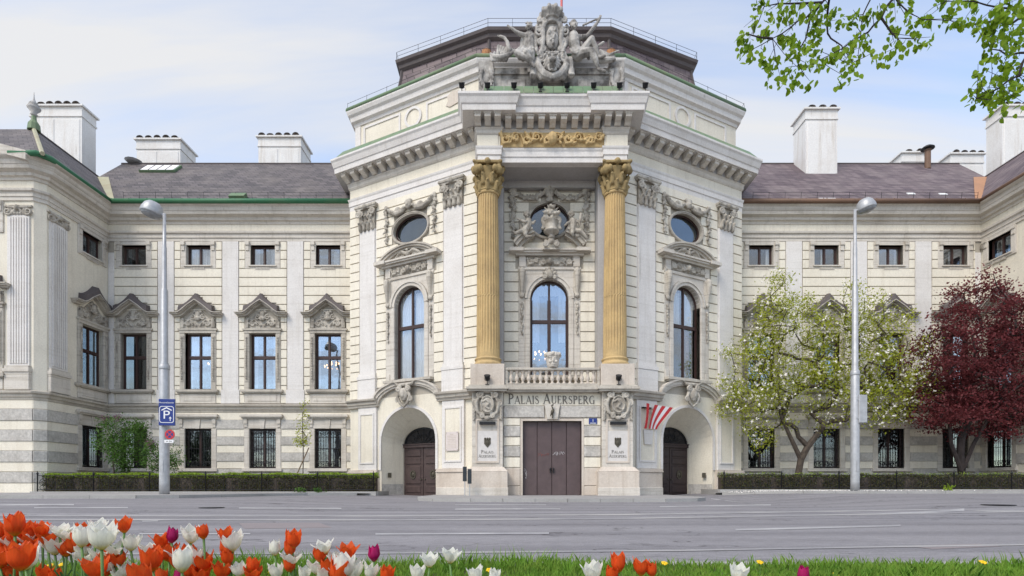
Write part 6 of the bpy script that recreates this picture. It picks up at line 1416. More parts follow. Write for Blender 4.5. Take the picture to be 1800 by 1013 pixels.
# ------------------------------------------------------------------ lettering
def stroke(mb, pts, ws, y0, y1):
    L, R_ = [], []
    for i, p in enumerate(pts):
        a = Vector(pts[max(i - 1, 0)]); b = Vector(pts[min(i + 1, len(pts) - 1)]); d = (b - a).normalized(); n = Vector((-d.y, d.x)); w = ws[i] if hasattr(ws, '__len__') else ws
        L.append(tuple(Vector(p) + n * w / 2)); R_.append(tuple(Vector(p) - n * w / 2))
    mb.strip(R_, L, y0, y1)
def glyph(ch):
    """roman capitals one unit high; returns (mesh builder, advance)"""
    mb = MB(); T_, t_ = .14, .06; k = [0]
    def st(pts, w): k[0] += 1; stroke(mb, pts, w, -.10 - .004 * k[0], 0)
    def serif(x, z, w=.26): st([(x - w / 2, z), (x + w / 2, z)], .045)
    def cv(cx, cz, a, b, t0, t1, w0, w1, n=12):
        pts = arc(cx, cz, a, b, t0, t1, n); st(pts, [w0 + (w1 - w0) * math.sin(math.pi * i / n) for i in range(n + 1)])
    if ch in 'PR':
        st([(.14, 0), (.14, 1)], T_); serif(.14, .02); serif(.10, .98, .2); cv(.2, .74, .34, .24, math.pi / 2, -math.pi / 2, .05, T_)
        if ch == 'R': st([(.32, .5), (.68, .02)], T_); serif(.70, .02, .16)
        return mb, .66 if ch == 'P' else .80
    if ch == 'A': st([(.08, 0), (.42, 1)], t_); st([(.40, 1), (.76, 0)], T_); st([(.2, .34), (.62, .34)], .05); serif(.08, .02, .22); serif(.76, .02, .26); return mb, .86
    if ch == 'L': st([(.14, 0), (.14, 1)], T_); serif(.14, .98); st([(.06, .03), (.58, .03)], .06); st([(.56, .0), (.60, .22)], .05); return mb, .66
    if ch == 'I': st([(.14, 0), (.14, 1)], T_); serif(.14, .02); serif(.14, .98); return mb, .32
    if ch == 'S':
        pts = [(.50, .80), (.42, .94), (.28, .98), (.14, .90), (.11, .76), (.20, .62), (.36, .50), (.50, .38), (.53, .22), (.44, .07), (.28, .02), (.14, .06), (.07, .22)]; st(pts, [.05, .05, .06, .08, .11, .13, .14, .13, .11, .08, .06, .05, .05]); return mb, .64
    if ch == 'U': st([(.16, .30), (.16, 1)], T_); st([(.66, .30), (.66, 1)], t_); serif(.16, .98); serif(.66, .98, .2); cv(.41, .32, .25, .29, math.pi, 2 * math.pi, .10, .09); return mb, .84
    if ch == 'E': st([(.14, 0), (.14, 1)], T_); st([(.06, .03), (.56, .03)], .06); st([(.06, .97), (.54, .97)], .06); st([(.2, .52), (.46, .52)], .055); st([(.54, .0), (.58, .2)], .05); st([(.53, 1), (.53, .82)], .05); return mb, .66
    if ch == 'G':
        pts = [(.68, .82), (.56, .95), (.42, .98), (.22, .90), (.10, .66), (.10, .38), (.20, .12), (.40, .02), (.58, .05), (.68, .14)]; st(pts, [.05, .05, .06, .10, .14, .14, .11, .06, .05, .06]); st([(.68, .0), (.68, .42)], .12); serif(.66, .42, .22); return mb, .84
    return mb, .4
def lettering(par, M, words, h_big, h_small, width, mat, joined=None):
    """first letter of every word larger; scaled to the given width and centred"""
    seq = []; x = 0
    for w in words:
        for i, ch in enumerate(w): h = h_big if i == 0 else h_small; me, adv = glyph(ch); seq.append((ch, x, h)); x += adv * h + .045 * h_big
        x += .40 * h_big
    x -= .40 * h_big; sc = width / x
    for ch, px_, h in seq:
        me = shared(('gl', ch, mat), lambda: glyph(ch)[0].mesh('letter', mat)); add('letter', me, par, M @ T((px_ - x / 2) * sc, 0, 0) @ Matrix.Diagonal((h * sc, .5 * h_big, h, 1)))
lt = root('lettering', 'raised metal capitals in the frieze over the main door', 'lettering', (AX, 28.94, 5.0)); lettering(lt, T(AX - .02, 28.95, 5.03), ['PALAIS', 'AUERSPERG'], .54, .43, 4.66, 'letter_metal')
for s, w in ((-1, 'left'), (1, 'right')):
    lt = root('lettering', 'small engraved capitals and crest on the %s marble panel beside the main door' % w, 'lettering', (AX + s * CX, 28.6, 2.4), 'engraved panels beside the door')
    lettering(lt, T(AX + s * CX, 28.598, 2.36), ['PALAIS'], .17, .13, .66, 'letter_metal'); lettering(lt, T(AX + s * CX, 28.598, 2.14), ['AUERSPERG'], .17, .13, .94, 'letter_metal')
    mb = MB(); mb.poly([(-.17, .0), (0, -.2), (.17, 0), (.17, .22), (-.17, .22)], -.02, 0)
    for q in range(3): mb.ell((-.12 + .12 * q, -.01, .27), (.06, .03, .07))
    mb.ell((0, -.03, .06), (.09, .02, .11)); add('crest', mb.mesh('crest', 'bronze'), lt, T(AX + s * CX, 28.598, 2.86))
def text_mesh(body, size, mat, depth=.004, align='CENTER'):
    cu = bpy.data.curves.new('t', 'FONT'); cu.body = body; cu.size = size; cu.align_x = align; cu.align_y = 'CENTER'; cu.extrude = depth; o = bpy.data.objects.new('t', cu); COL.objects.link(o)
    dg = bpy.context.evaluated_depsgraph_get(); me = bpy.data.meshes.new_from_object(o.evaluated_get(dg)); bpy.data.objects.remove(o); me.materials.clear(); me.materials.append(MATS[mat]); return me
XROT = Matrix.Rotation(R(90), 4, 'X')

# ------------------------------------------------------------------ plaques, ribbons, number plate
o = root('house_number', 'small dark blue number plate right of the main door', 'number plate', (AX + 2.16, 28.92, 4.0)); M = T(AX + 2.18, 28.91, 4.10)
add('plate', MB().bev(-.22, .22, -.02, .0, -.15, .15, .01).mesh('plate', 'sign_blue'), o, M); add('numeral', text_mesh('1', .22, 'sign_white'), o, M @ T(0, -.024, .03) @ XROT); add('street_line', MB().box(-.16, .16, -.023, -.019, -.12, -.09).mesh('street_line', 'sign_white'), o, M)
v = Mfl @ T(7.83, -.20, 0)
o = root('wall_plaque', 'pale pink stone plaque with lines of text left of the main door', 'plaque', tuple(v.translation)); add('slab', MB().bev(-.42, .42, -.03, .0, 2.62, 3.70, .01).mesh('slab', 'plaque_pink'), o, v)
rnd = random.Random(9)
for k in range(9):
    w = .34 if k else .12; w *= rnd.uniform(.8, 1); f = MB(); x = -w
    while x < w: q = rnd.uniform(.03, .08); f.box(x, min(x + q, w), -.033, -.029, 3.53 - k * .095, 3.57 - k * .095); x += q + .018
    add('text_line', f.mesh('text_line', 'stone_pink'), o, v, kind='stuff')
for a in (-.36, .36):
    for b in (2.68, 3.64): add('screw', MB().ell((a, -.035, b), (.02, .015, .02), None, 6, 4).mesh('screw', 'bronze'), o, v)
v = Mfr @ T(FL - 7.83, -.20, 0)
o = root('wall_plaque', 'white tapering plaque under the red and white ribbons', 'plaque', tuple(v.translation)); add('slab', MB().poly([(-.26, 2.98), (.26, 2.98), (.33, 3.80), (-.33, 3.80)], -.04, 0).mesh('slab', 'plaque_white'), o, v)
for k in range(6):
    f = MB(); x = -.2
    while x < .2: q = rnd.uniform(.03, .07); f.box(x, min(x + q, .2), -.043, -.039, 3.58 - k * .09, 3.61 - k * .09); x += q + .02
    add('text_line', f.mesh('text_line', 'stone_light'), o, v, kind='stuff')
o = root('ribbon_fan', 'fan of red and white fabric ribbons right of the main door', 'ribbon', tuple((v @ T(0, -.1, 3.9)).translation)); add('hanger', MB().box(-.46, .16, -.12, .0, 5.0, 5.07).mesh('hanger', 'iron'), o, v)
for k in range(7):
    # each ribbon sweeps from the plaque's foot up and out to the right, twisting as it goes
    f = MB(); n = 12; vs = []; t0 = k / 7; t1 = (k + 1) / 7
    gap = (.28 if k == 2 else 0)
    for i in range(n + 1):
        t = i / n; e = t ** 1.6
        for tt in (t0, t1):
            bx = -.36 + .98 * tt; tx = -.40 + 1.85 * tt + (.10 if k > 1 else -.05); x = bx + (tx - bx) * e
            z = 3.86 + (1.38 - .12 * tt) * t - .10 * math.sin(math.pi * t) * tt; y = -.10 - .28 * t * (1 - .3 * tt) - .06 * math.sin(5 * tt + 3 * t); vs.append((x, y, z))
    f.add(vs, [(2 * i, 2 * i + 1, 2 * i + 3, 2 * i + 2) for i in range(n)])
    if k == 1: continue
    add('ribbon', f.mesh('ribbon', 'ribbon_red' if k % 2 == 0 else 'ribbon_white', True), o, v)

# ------------------------------------------------------------------ street lamps, signs
def street_lamp(px, D, side, zb, ztop, label, sec):
    x = (px - 900) * D / 950; r_ = root('street_lamp', label, 'street lamp', (x, D, zb), 'street lamps in front of the palace'); M = T(x, D, 0)
    mb = MB(); mb.lathe([(.205, zb), (.205, zb + .5), (.20, sec[0]), (.15, sec[0] + .12), (.145, sec[1]), (.105, sec[1] + .1), (.095, sec[2]), (.075, sec[2] + .08), (.07, ztop)], n=16); p = add('pole', mb.mesh('pole', 'galvanised', True), r_, M)
    add('collar', MB().lathe([(.215, sec[0] - .2), (.22, sec[0] - .18), (.22, sec[0] - .02), (.2, sec[0] + .0)], n=16).mesh('collar', 'galvanised', True), p, M)
    add('access_door', MB().box(-.07, .07, -.212, -.15, zb + 1.0, zb + 1.5).mesh('access_door', 'galvanised'), p, M)
    add('arm', MB().tube([(0, 0, ztop - .15), (side * .12, 0, ztop - .02), (side * .25, 0, ztop + .02)], .045, 8).mesh('arm', 'galvanised', True), r_, M)
    Mh = M @ T(side * .55, 0, ztop + .10) @ Matrix.Rotation(R(14) * -side, 4, 'Y')
    hd = MB(); hd.lathe([(.45, -.12), (.46, -.06), (.44, .08), (.36, .28), (.22, .41), (.03, .46)], n=20); h = add('lamp_head', hd.mesh('lamp_head', 'galvanised', True), r_, Mh)
    g_ = MB(); g_.lathe([(.44, -.11), (.36, -.20), (.2, -.25), (.02, -.26)], n=20); add('lamp_glass', g_.mesh('lamp_glass', 'lamp_glass', True), h, Mh); return x
zl = gz(-15.4, 24) + .12; zr = gz(15.2, 24 + 3.2) + .12
xl = street_lamp(289, 24, -1, zl, 12.72, 'tall grey street lamp on the left carrying a blue parking sign', (6.0, 9.3, 11.2))
xr_ = street_lamp(1503, 27.2, 1, zr, 14.55, 'tall grey street lamp on the right in front of the white-flowering tree', (6.4, 10.6, 12.6))
DS = 23.72
def sp_(px, py): p = P(px, py, DS); return p
c = sp_(293.5, 725); r_ = root('parking_sign', 'blue parking garage sign with white P on the left lamp post', 'sign', tuple(c)); M = Matrix.Translation(c) @ Matrix.Rotation(R(6), 4, 'Z')
add('board', MB().bev(-.335, .335, -.03, .03, -.58, .58, .01).mesh('board', 'sign_blue'), r_, M); add('edge', MB().box(-.345, .345, .0, .034, -.59, .59).mesh('edge', 'galvanised'), r_, M)
f = MB()
def rr(w, h, r): 
    pts = []
    for cx, cz, a in ((w - r, h - r, 0), (-w + r, h - r, 90), (-w + r, -h + r, 180), (w - r, -h + r, 270)): pts += [(cx + r * math.cos(R(a + q)), cz + r * math.sin(R(a + q))) for q in (0, 22, 45, 68, 90)]
    return pts + [pts[0]]
f.strip([(u, z - .1) for u, z in rr(.275, .34, .08)], [(u, z - .1) for u, z in rr(.30, .365, .10)], -.036, -.029); add('border', f.mesh('border', 'sign_white'), r_, M)
f = MB(); f.strip([(-.21, .06), (0, .17), (.21, .06)], [(-.21, .11), (0, .225), (.21, .11)], -.036, -.029); add('roof_symbol', f.mesh('roof_symbol', 'sign_white'), r_, M)
add('letter', text_mesh('P', .52, 'sign_white'), r_, M @ T(-.01, -.033, -.13) @ XROT @ Matrix.Diagonal((1.15, 1, 1, 1))); f = MB(); f.box(.135, .165, -.036, -.029, -.38, -.27); f.poly([(.09, -.27), (.21, -.27), (.15, -.19)], -.036, -.029); add('arrow', f.mesh('arrow', 'sign_white'), r_, M)
add('caption', text_mesh('MuseumsQuartier', .085, 'sign_white'), r_, M @ T(0, -.033, .42) @ XROT)
c = P(298.5, 764, 23.68); r_ = root('no_stopping_sign', 'round red and blue no stopping sign on the left lamp post', 'sign', tuple(c)); M = Matrix.Translation(c)
def disc(r0, r1, y0, y1): return MB().strip(arc(0, 0, r0, r0 * 1.0, 0, 2 * math.pi, 24), arc(0, 0, r1, r1, 0, 2 * math.pi, 24), y0, y1)
add('rim', disc(.15, .215, -.012, .012).mesh('rim', 'sign_red'), r_, M); add('field', disc(.002, .15, -.008, .010).mesh('field', 'sign_blue'), r_, M)
for k, a in enumerate((45, -45)): add('bar', MB().box(-.16, .16, -.013 - .001 * k, -.007, -.022, .022).mesh('bar', 'sign_red'), r_, M @ Matrix.Rotation(R(a), 4, 'Y'))
c = P(297, 776, 23.68); r_ = root('supplementary_plate', 'small white plate with black arrow mark under the round sign', 'sign', tuple(c)); M = Matrix.Translation(c); add('plate', MB().box(-.20, .20, -.01, .01, -.065, .065).mesh('plate', 'sign_white'), r_, M)
add('symbol', MB().box(-.12, -.02, -.013, -.009, -.012, .012).box(.03, .05, -.013, -.009, -.04, .04).box(.07, .13, -.0132, -.009, -.012, .012).mesh('symbol', 'iron'), r_, M)
c = P(1516.5, 719, 27.0); o = add('sign_back', MB().bev(-.21, .21, -.06, .06, -.70, .70, .03).box(-.30, -.21, -.02, .02, .45, .5).box(-.30, -.21, -.02, .02, -.5, -.45).mesh('sign_back', 'galvanised'), None, Matrix.Translation(c)); tag(o, 'grey sign box seen from behind on the right lamp post', 'sign')
for px, z1, lab in ((817, 1.62, 'narrow dark warning board on a thin post, the taller left one by the portal'), (825.5, 1.50, 'narrow dark warning board on a thin post, the right one beside the portal plinth')):
    x = (px - 900) * 27.6 / 950; r_ = root('warning_board', lab, 'post', (x, 27.6, .135)); M = T(x, 27.6, 0); add('post', MB().tube([(0, .03, .13), (0, .03, z1)], .028, 6).mesh('post', 'galvanised'), r_, M); add('board', MB().bev(-.10, .10, -.02, .02, z1 - .75, z1, .008).mesh('board', 'dark_rubber'), r_, M)

# ------------------------------------------------------------------ vegetation tools
def quads(pts, size, rng, flat=0.0, shape='diamond', up=None):
    """leaf faces at the given points, random orientation; numpy arrays -> (verts, faces)"""
    n = len(pts); a = rng.normal(size=(n, 3)); a /= np.linalg.norm(a, axis=1)[:, None]; b = rng.normal(size=(n, 3))
    if flat: a[:, 2] *= (1 - flat); a /= np.linalg.norm(a, axis=1)[:, None]
    b -= a * (a * b).sum(1)[:, None]; b /= np.linalg.norm(b, axis=1)[:, None]; s = size if hasattr(size, '__len__') else np.full(n, size); s = s[:, None]
    c = np.cross(a, b)
    v = np.stack([pts - a * s * .6, pts + b * s * .34 + c * s * .08, pts + a * s * .6, pts - b * s * .34 + c * s * .08], 1).reshape(-1, 3)
    f = np.arange(4 * n).reshape(-1, 4); return v, f
def np_mesh(name, v, f, mat, smooth=False):
    me = bpy.data.meshes.new(name); n = len(v); k = f.shape[1]; me.vertices.add(n); me.vertices.foreach_set('co', np.asarray(v, dtype=np.float32).ravel()); me.loops.add(f.size); me.loops.foreach_set('vertex_index', f.ravel().astype(np.int32))
    me.polygons.add(len(f)); me.polygons.foreach_set('loop_start', (np.arange(len(f)) * k).astype(np.int32)); me.polygons.foreach_set('loop_total', np.full(len(f), k, dtype=np.int32)); me.update(calc_edges=True); me.validate(); me.materials.append(MATS[mat]); return me
def lobes_sample(lobes, n, rng, shell=0.0):
    """points in a union of ellipsoids given as world centre and radii"""
    w = np.array([l[3] * l[4] * l[5] for l in lobes]) ** .8; k = rng.choice(len(lobes), n, p=w / w.sum()); d = rng.normal(size=(n, 3)); d /= np.linalg.norm(d, axis=1)[:, None]
    r = rng.random(n) ** (1 / 3); r = shell + (1 - shell) * r if shell else r; L = np.array(lobes)[k]; return L[:, :3] + d * r[:, None] * L[:, 3:]
def grow(trunk, targets, rng, wob=.12, r_tip=.012, r_pow=.42, r_max=.3):
    """branches reaching from the trunk nodes to every target; returns tube mesh builder and the tip nodes"""
    pos = [Vector(t) for t in trunk]; par = [-1] + list(range(len(trunk) - 1)); top = len(trunk) - 1
    tg = sorted((Vector(t) for t in targets), key=lambda t: (t - pos[top]).length); tips = []
    start = max(1, len(trunk) // 2)
    for t in tg:
        arr = np.array([tuple(p) for p in pos[start:]]); d = np.linalg.norm(arr - np.array(tuple(t)), axis=1) + .25 * np.maximum(0, arr[:, 2] - t.z); i = int(d.argmin()) + start
        p = pos[i]; L = (t - p).length; k = max(1, int(L / .55)); last = i
        for q in range(1, k + 1):
            u = q / k; c = p.lerp(t, u) + Vector(rng.normal(size=3)) * wob * min(L, 1.2) * (0 if q == k else 1) * .5 + Vector((0, 0, .10 * L * math.sin(math.pi * u) * .6)); pos.append(c); par.append(last); last = len(pos) - 1
        tips.append(last)
    cnt = [0] * len(pos)
    for t in tips:
        q = t
        while q >= 0: cnt[q] += 1; q = par[q]
    rad = [min(r_max, r_tip * max(1, c) ** r_pow) for c in cnt]; mb = MB(); kids = {}
    for i, p in enumerate(par): kids.setdefault(p, []).append(i)
    done = set()
    def run(i):
        st = [(i, par[i])]
        while st:
            a, pa = st.pop(); ch = [pos[pa]] if pa >= 0 else []; rr_ = [min(rad[pa], rad[a] * 1.25)] if pa >= 0 else []
            while True:
                ch.append(pos[a]); rr_.append(rad[a]); k = sorted(kids.get(a, []), key=lambda c: -cnt[c])
                for o_ in k[1:]: st.append((o_, a))
                if not k: break
                a = k[0]
            if len(ch) > 1: mb.tube(ch, rr_, 7 if rr_[0] > .06 else 4, cap=False)
    run(0); return mb, [pos[t] for t in tips], pos
def px_lobes(lst, D, dep): 
    out = []
    for px, py, rx, ry in lst: p = P(px, py, D); k = D / 950; out.append((p.x, p.y, p.z, rx * k, dep, ry * k))
    return out

# ------------------------------------------------------------------ white-flowering magnolia
rng = np.random.default_rng(11)
DM = 32.6; lob = px_lobes([(1400, 610, 85, 90), (1330, 650, 62, 95), (1560, 625, 75, 90), (1450, 700, 150, 62), (1372, 548, 40, 55), (1480, 640, 90, 80), (1575, 690, 70, 55), (1310, 700, 50, 60), (1500, 560, 55, 60), (1610, 665, 35, 22), (1365, 510, 14, 30), (1345, 760, 30, 30)], DM, 1.5)
b0 = P(1398, 842, DM); b0.z = .35
t_ = root('magnolia_tree', 'young green tree with white blossoms behind the right street lamp', 'tree', tuple(b0))
trunk = [b0, P(1408, 808, DM), P(1420, 785, DM), P(1440, 760, DM)]
tg = lobes_sample(lob, 520, rng, .2); mb, tips, nodes = grow(trunk, tg, rng, .22, .014, .42, .2)
limb2 = MB(); limb2.tube([P(1408, 808, DM), P(1390, 770, DM), P(1372, 730, DM), P(1368, 690, DM)], [.15, .12, .09, .06], 7)
mb.add(limb2.v, limb2.f); add('trunk', mb.mesh('trunk', 'bark'), t_)
tp = np.array([tuple(t) for t in tips]); base = tp[rng.integers(0, len(tp), 27000)]; pts = base + rng.normal(size=base.shape) * .27
v_, f_ = quads(pts, rng.uniform(.08, .14, len(pts)), rng); add('crown', np_mesh('crown', v_, f_, 'leaf_magnolia'), t_, kind='stuff')
sel = tp[rng.integers(0, len(tp), 1450)] + rng.normal(size=(1450, 3)) * .25 + np.array([-.15, -.25, .1]); cen = np.repeat(sel, 4, 0) + rng.normal(size=(5800, 3)) * .04
v_, f_ = quads(cen, rng.uniform(.09, .15, len(cen)), rng); add('blossoms', np_mesh('blossoms', v_, f_, 'blossom'), t_, kind='stuff')
# ------------------------------------------------------------------ dark red maple
DR = 31.8; lob = px_lobes([(1700, 610, 85, 92), (1740, 560, 74, 62), (1760, 680, 84, 66), (1662, 645, 56, 72), (1716, 520, 40, 32), (1830, 640, 70, 90), (1700, 690, 80, 50), (1800, 560, 45, 45), (1640, 700, 35, 40), (1705, 730, 75, 34), (1785, 735, 65, 40), (1655, 735, 32, 26)], DR, 1.9)
b0 = P(1693, 836, DR); b0.z = .4; t_ = root('maple_tree', 'dense dark red maple tree near the right edge of the picture', 'tree', tuple(b0))
tg = lobes_sample(lob, 460, rng, .3); mb, tips, nodes = grow([b0, P(1688, 800, DR), P(1690, 770, DR), P(1705, 735, DR)], tg, rng, .2, .016, .42, .2)
for q in ([(1693, 825), (1712, 780), (1735, 740), (1760, 700)], [(1690, 828), (1672, 780), (1668, 730)]): mb.tube([P(a, b, DR - .1) for a, b in q], [.13, .11, .08, .06][:len(q)], 7)
add('trunk', mb.mesh('trunk', 'bark_dark'), t_); tp = np.array([tuple(t) for t in tips]); base = tp[rng.integers(0, len(tp), 36000)]; pts = base + rng.normal(size=base.shape) * np.array([.36, .36, .19])
v_, f_ = quads(pts, rng.uniform(.09, .17, len(pts)), rng, .0); add('crown', np_mesh('crown', v_, f_, 'leaf_maple'), t_, kind='stuff')
# ------------------------------------------------------------------ lilac bushes and sapling
for i, (px, D, lst, lab, nl) in enumerate(((192, 31.6, [(182, 765, 18, 28), (200, 790, 22, 32), (208, 750, 10, 14)], 'leafy lilac bush with dark purple buds nearest the left end block', 2300), (237, 32.2, [(236, 775, 24, 36), (228, 800, 30, 28), (240, 748, 12, 12)], 'dense bright green lilac bush in front of the leftmost ground floor windows', 3400),
        (300, 31.6, [(268, 800, 16, 26), (305, 808, 16, 22), (280, 815, 22, 16)], 'low lilac bush with purple tips directly behind the left lamp post', 2000))):
    lob = px_lobes(lst, D, .7); b0 = P(px, 842, D); b0.z = .3; t_ = root('lilac_bush', lab, 'bush', tuple(b0), 'bushes in the left bed'); tg = lobes_sample(lob, 60, rng, .2); mb, tips, _ = grow([b0, b0 + Vector((.03, 0, .3)), b0 + Vector((0, 0, .6))], tg, rng, .2, .008, .42, .06)
    add('trunk', mb.mesh('trunk', 'bark'), t_); tp = np.array([tuple(t) for t in tips]); pts = tp[rng.integers(0, len(tp), nl)] + rng.normal(size=(nl, 3)) * .17; v_, f_ = quads(pts, rng.uniform(.07, .12, nl), rng); add('crown', np_mesh('crown', v_, f_, 'leaf_lilac'), t_, kind='stuff')
    if i != 1:
        c_ = tp[np.argsort(-tp[:, 2])[:6]]; pts = np.repeat(c_, 40, 0) + rng.normal(size=(240, 3)) * np.array([.07, .07, .13]) + np.array([0, 0, .12]); v_, f_ = quads(pts, .06, rng); add('blossoms', np_mesh('blossoms', v_, f_, 'lilac_bloom'), t_, kind='stuff')
b0 = P(532, 842, 31.4); b0.z = .3; t_ = root('sapling', 'thin young tree with sparse pale leaves tied to a leaning stake', 'tree', tuple(b0)); lob = px_lobes([(532, 750, 16, 30), (532, 712, 7, 14), (530, 770, 18, 14)], 31.4, .4)
mb, tips, _ = grow([b0, P(533, 810, 31.4), P(533, 785, 31.4), P(532, 755, 31.4), P(532, 725, 31.4)], lobes_sample(lob, 40, rng, .2), rng, .15, .007, .4, .035); add('trunk', mb.mesh('trunk', 'bark'), t_)
tp = np.array([tuple(t) for t in tips]); pts = tp[rng.integers(0, len(tp), 420)] + rng.normal(size=(420, 3)) * .13; v_, f_ = quads(pts, rng.uniform(.07, .12, 420), rng); add('crown', np_mesh('crown', v_, f_, 'leaf_magnolia'), t_, kind='stuff')
o = add('plant_stake', MB().tube([P(520, 838, 31.3), P(543, 787, 31.35)], .035, 6).mesh('plant_stake', 'stake_wood'), None); tag(o, 'leaning wooden stake beside the thin young tree', 'stake')
# ------------------------------------------------------------------ hedges and iron fences
def hedge(x0, x1, y0, y1, zb, zt, label, lime, nl):
    h = root('hedge', label, 'hedge', ((x0 + x1) / 2, (y0 + y1) / 2, zb), 'clipped hedges along the palace'); core = MB(); n = int((x1 - x0) / .5)
    add('core', MB().box(x0 + .1, x1 - .1, y0 + .14, y1 - .12, zb, zt - .14).mesh('core', 'bark'), h)
    face_ = rng.random(nl); pts = np.empty((nl, 3)); pts[:, 0] = rng.uniform(x0, x1, nl); fr = face_ < .62
    bump = .07 * np.sin(pts[:, 0] * 2.3) + .06 * np.sin(pts[:, 0] * 5.1 + 1) + .04 * np.sin(pts[:, 0] * 11.7)
    pts[:, 1] = np.where(fr, y0 + rng.uniform(0, .16, nl) + bump, rng.uniform(y0, y1, nl)); pts[:, 2] = np.where(fr, rng.uniform(zb + .02, zt, nl), zt - rng.uniform(0, .14, nl) + bump * .6)
    v_, f_ = quads(pts, rng.uniform(.05, .10, nl), rng); add('foliage', np_mesh('foliage', v_, f_, 'leaf_hedge'), h, kind='stuff')
    m_ = int(nl * lime); pts = np.empty((m_, 3)); pts[:, 0] = rng.uniform(x0, x1, m_); pts[:, 1] = rng.uniform(y0, y1, m_); pts[:, 2] = zt - .16 + rng.random(m_) * .28 + .04 * np.sin(pts[:, 0] * 2.3); v_, f_ = quads(pts, rng.uniform(.05, .09, m_), rng); add('new_growth', np_mesh('new_growth', v_, f_, 'leaf_lime'), h, kind='stuff')
hedge(-26.4, -7.65, 30.32, 31.3, .3, 1.24, 'clipped hedge with lime green top in front of the left wing', 1.0, 17000); hedge(11.75, 31, 30.32, 31.2, .42, 1.27, 'low dark clipped hedge in front of the right wing', .12, 16000)
def iron_fence(x0, x1, y, zb, h, label):
    r_ = root('iron_fence', label, 'fence', ((x0 + x1) / 2, y, zb), 'low wrought iron fences'); L = x1 - x0
    for z in (zb + .10, zb + h): add('rail', MB().box(x0, x1, y - .015, y + .015, z - .018, z + .018).mesh('rail', 'iron'), r_)
    def pn():
        f = MB()
        for s in (-1, 1):
            f.tube([(s * .24 + .17 * math.cos(a) * (1 - .05 * k), 0, .48 + .24 * math.sin(a) * (1 - .05 * k)) for k, a in ((k, k * .62) for k in range(15))], .014, 4); f.tube([(s * .24 + .12 * math.cos(a), 0, .22 + .11 * math.sin(a)) for a in [q * .7 for q in range(10)]], .012, 4)
        f.tube([(0, 0, .1), (0, 0, h)], .012, 4); f.tube([(-.46, 0, .1), (-.46, 0, h)], .012, 4); return f.mesh('scroll_panel', 'iron')
    me = shared(('fpan', h), pn); n = int(L / .94)
    for k in range(n): add('scroll_panel', me, r_, T(x0 + (k + .5) * L / n, y, zb) @ Matrix.Diagonal((L / n / .94, 1, 1, 1)))
    def po(): f = MB(); f.lathe([(.03, 0), (.03, h + .05), (.05, h + .08), (.055, h + .13), (.03, h + .18), (.012, h + .26)], n=8); return f.mesh('post', 'iron', True)
    me = shared(('fpost', h), po)
    for k in range(int(L / 2.9) + 1): add('post', me, r_, T(x0 + k * L / int(L / 2.9), y - .01, zb))
iron_fence(-26.4, -7.7, 30.08, .33, .88, 'low scrolled iron fence in front of the left hedge'); iron_fence(11.8, 31, 30.08, .45, .80, 'low scrolled iron fence in front of the right hedge')
# fallen petals on the right pavement and weeds at the kerb
n_ = 900; pts = np.empty((n_, 3)); pts[:, 0] = rng.normal(15, 3.2, n_); pts[:, 1] = rng.uniform(26.5, 30, n_); pts[:, 2] = [gz(a, b) + .145 for a, b in pts[:, :2]]; ok = pts[:, 0] > 11.5; v_, f_ = quads(pts[ok], .055, rng); o = add('fallen_petals', np_mesh('fallen_petals', v_, f_, 'blossom')); tag(o, 'fallen white petals scattered on the right pavement', 'petals', kind='stuff')
for px, py, lab in ((527, 868, 'small weed tuft at the kerb below the thin young tree'), (560, 870, 'small weed tuft at the kerb right of the young tree'), (1668, 846, 'bright green weed in front of the right hedge under the red tree')):
    p = P(px, py, 29.7); p.z = .3 if px < 900 else .45; n_ = 60; pts = np.array(tuple(p)) + rng.normal(size=(n_, 3)) * np.array([.14, .08, .09]) + np.array([0, 0, .1]); v_, f_ = quads(pts, .12, rng); o = add('weed', np_mesh('weed', v_, f_, 'leaf_lime' if px > 900 else 'leaf_lilac')); tag(o, lab, 'weed', kind='stuff')

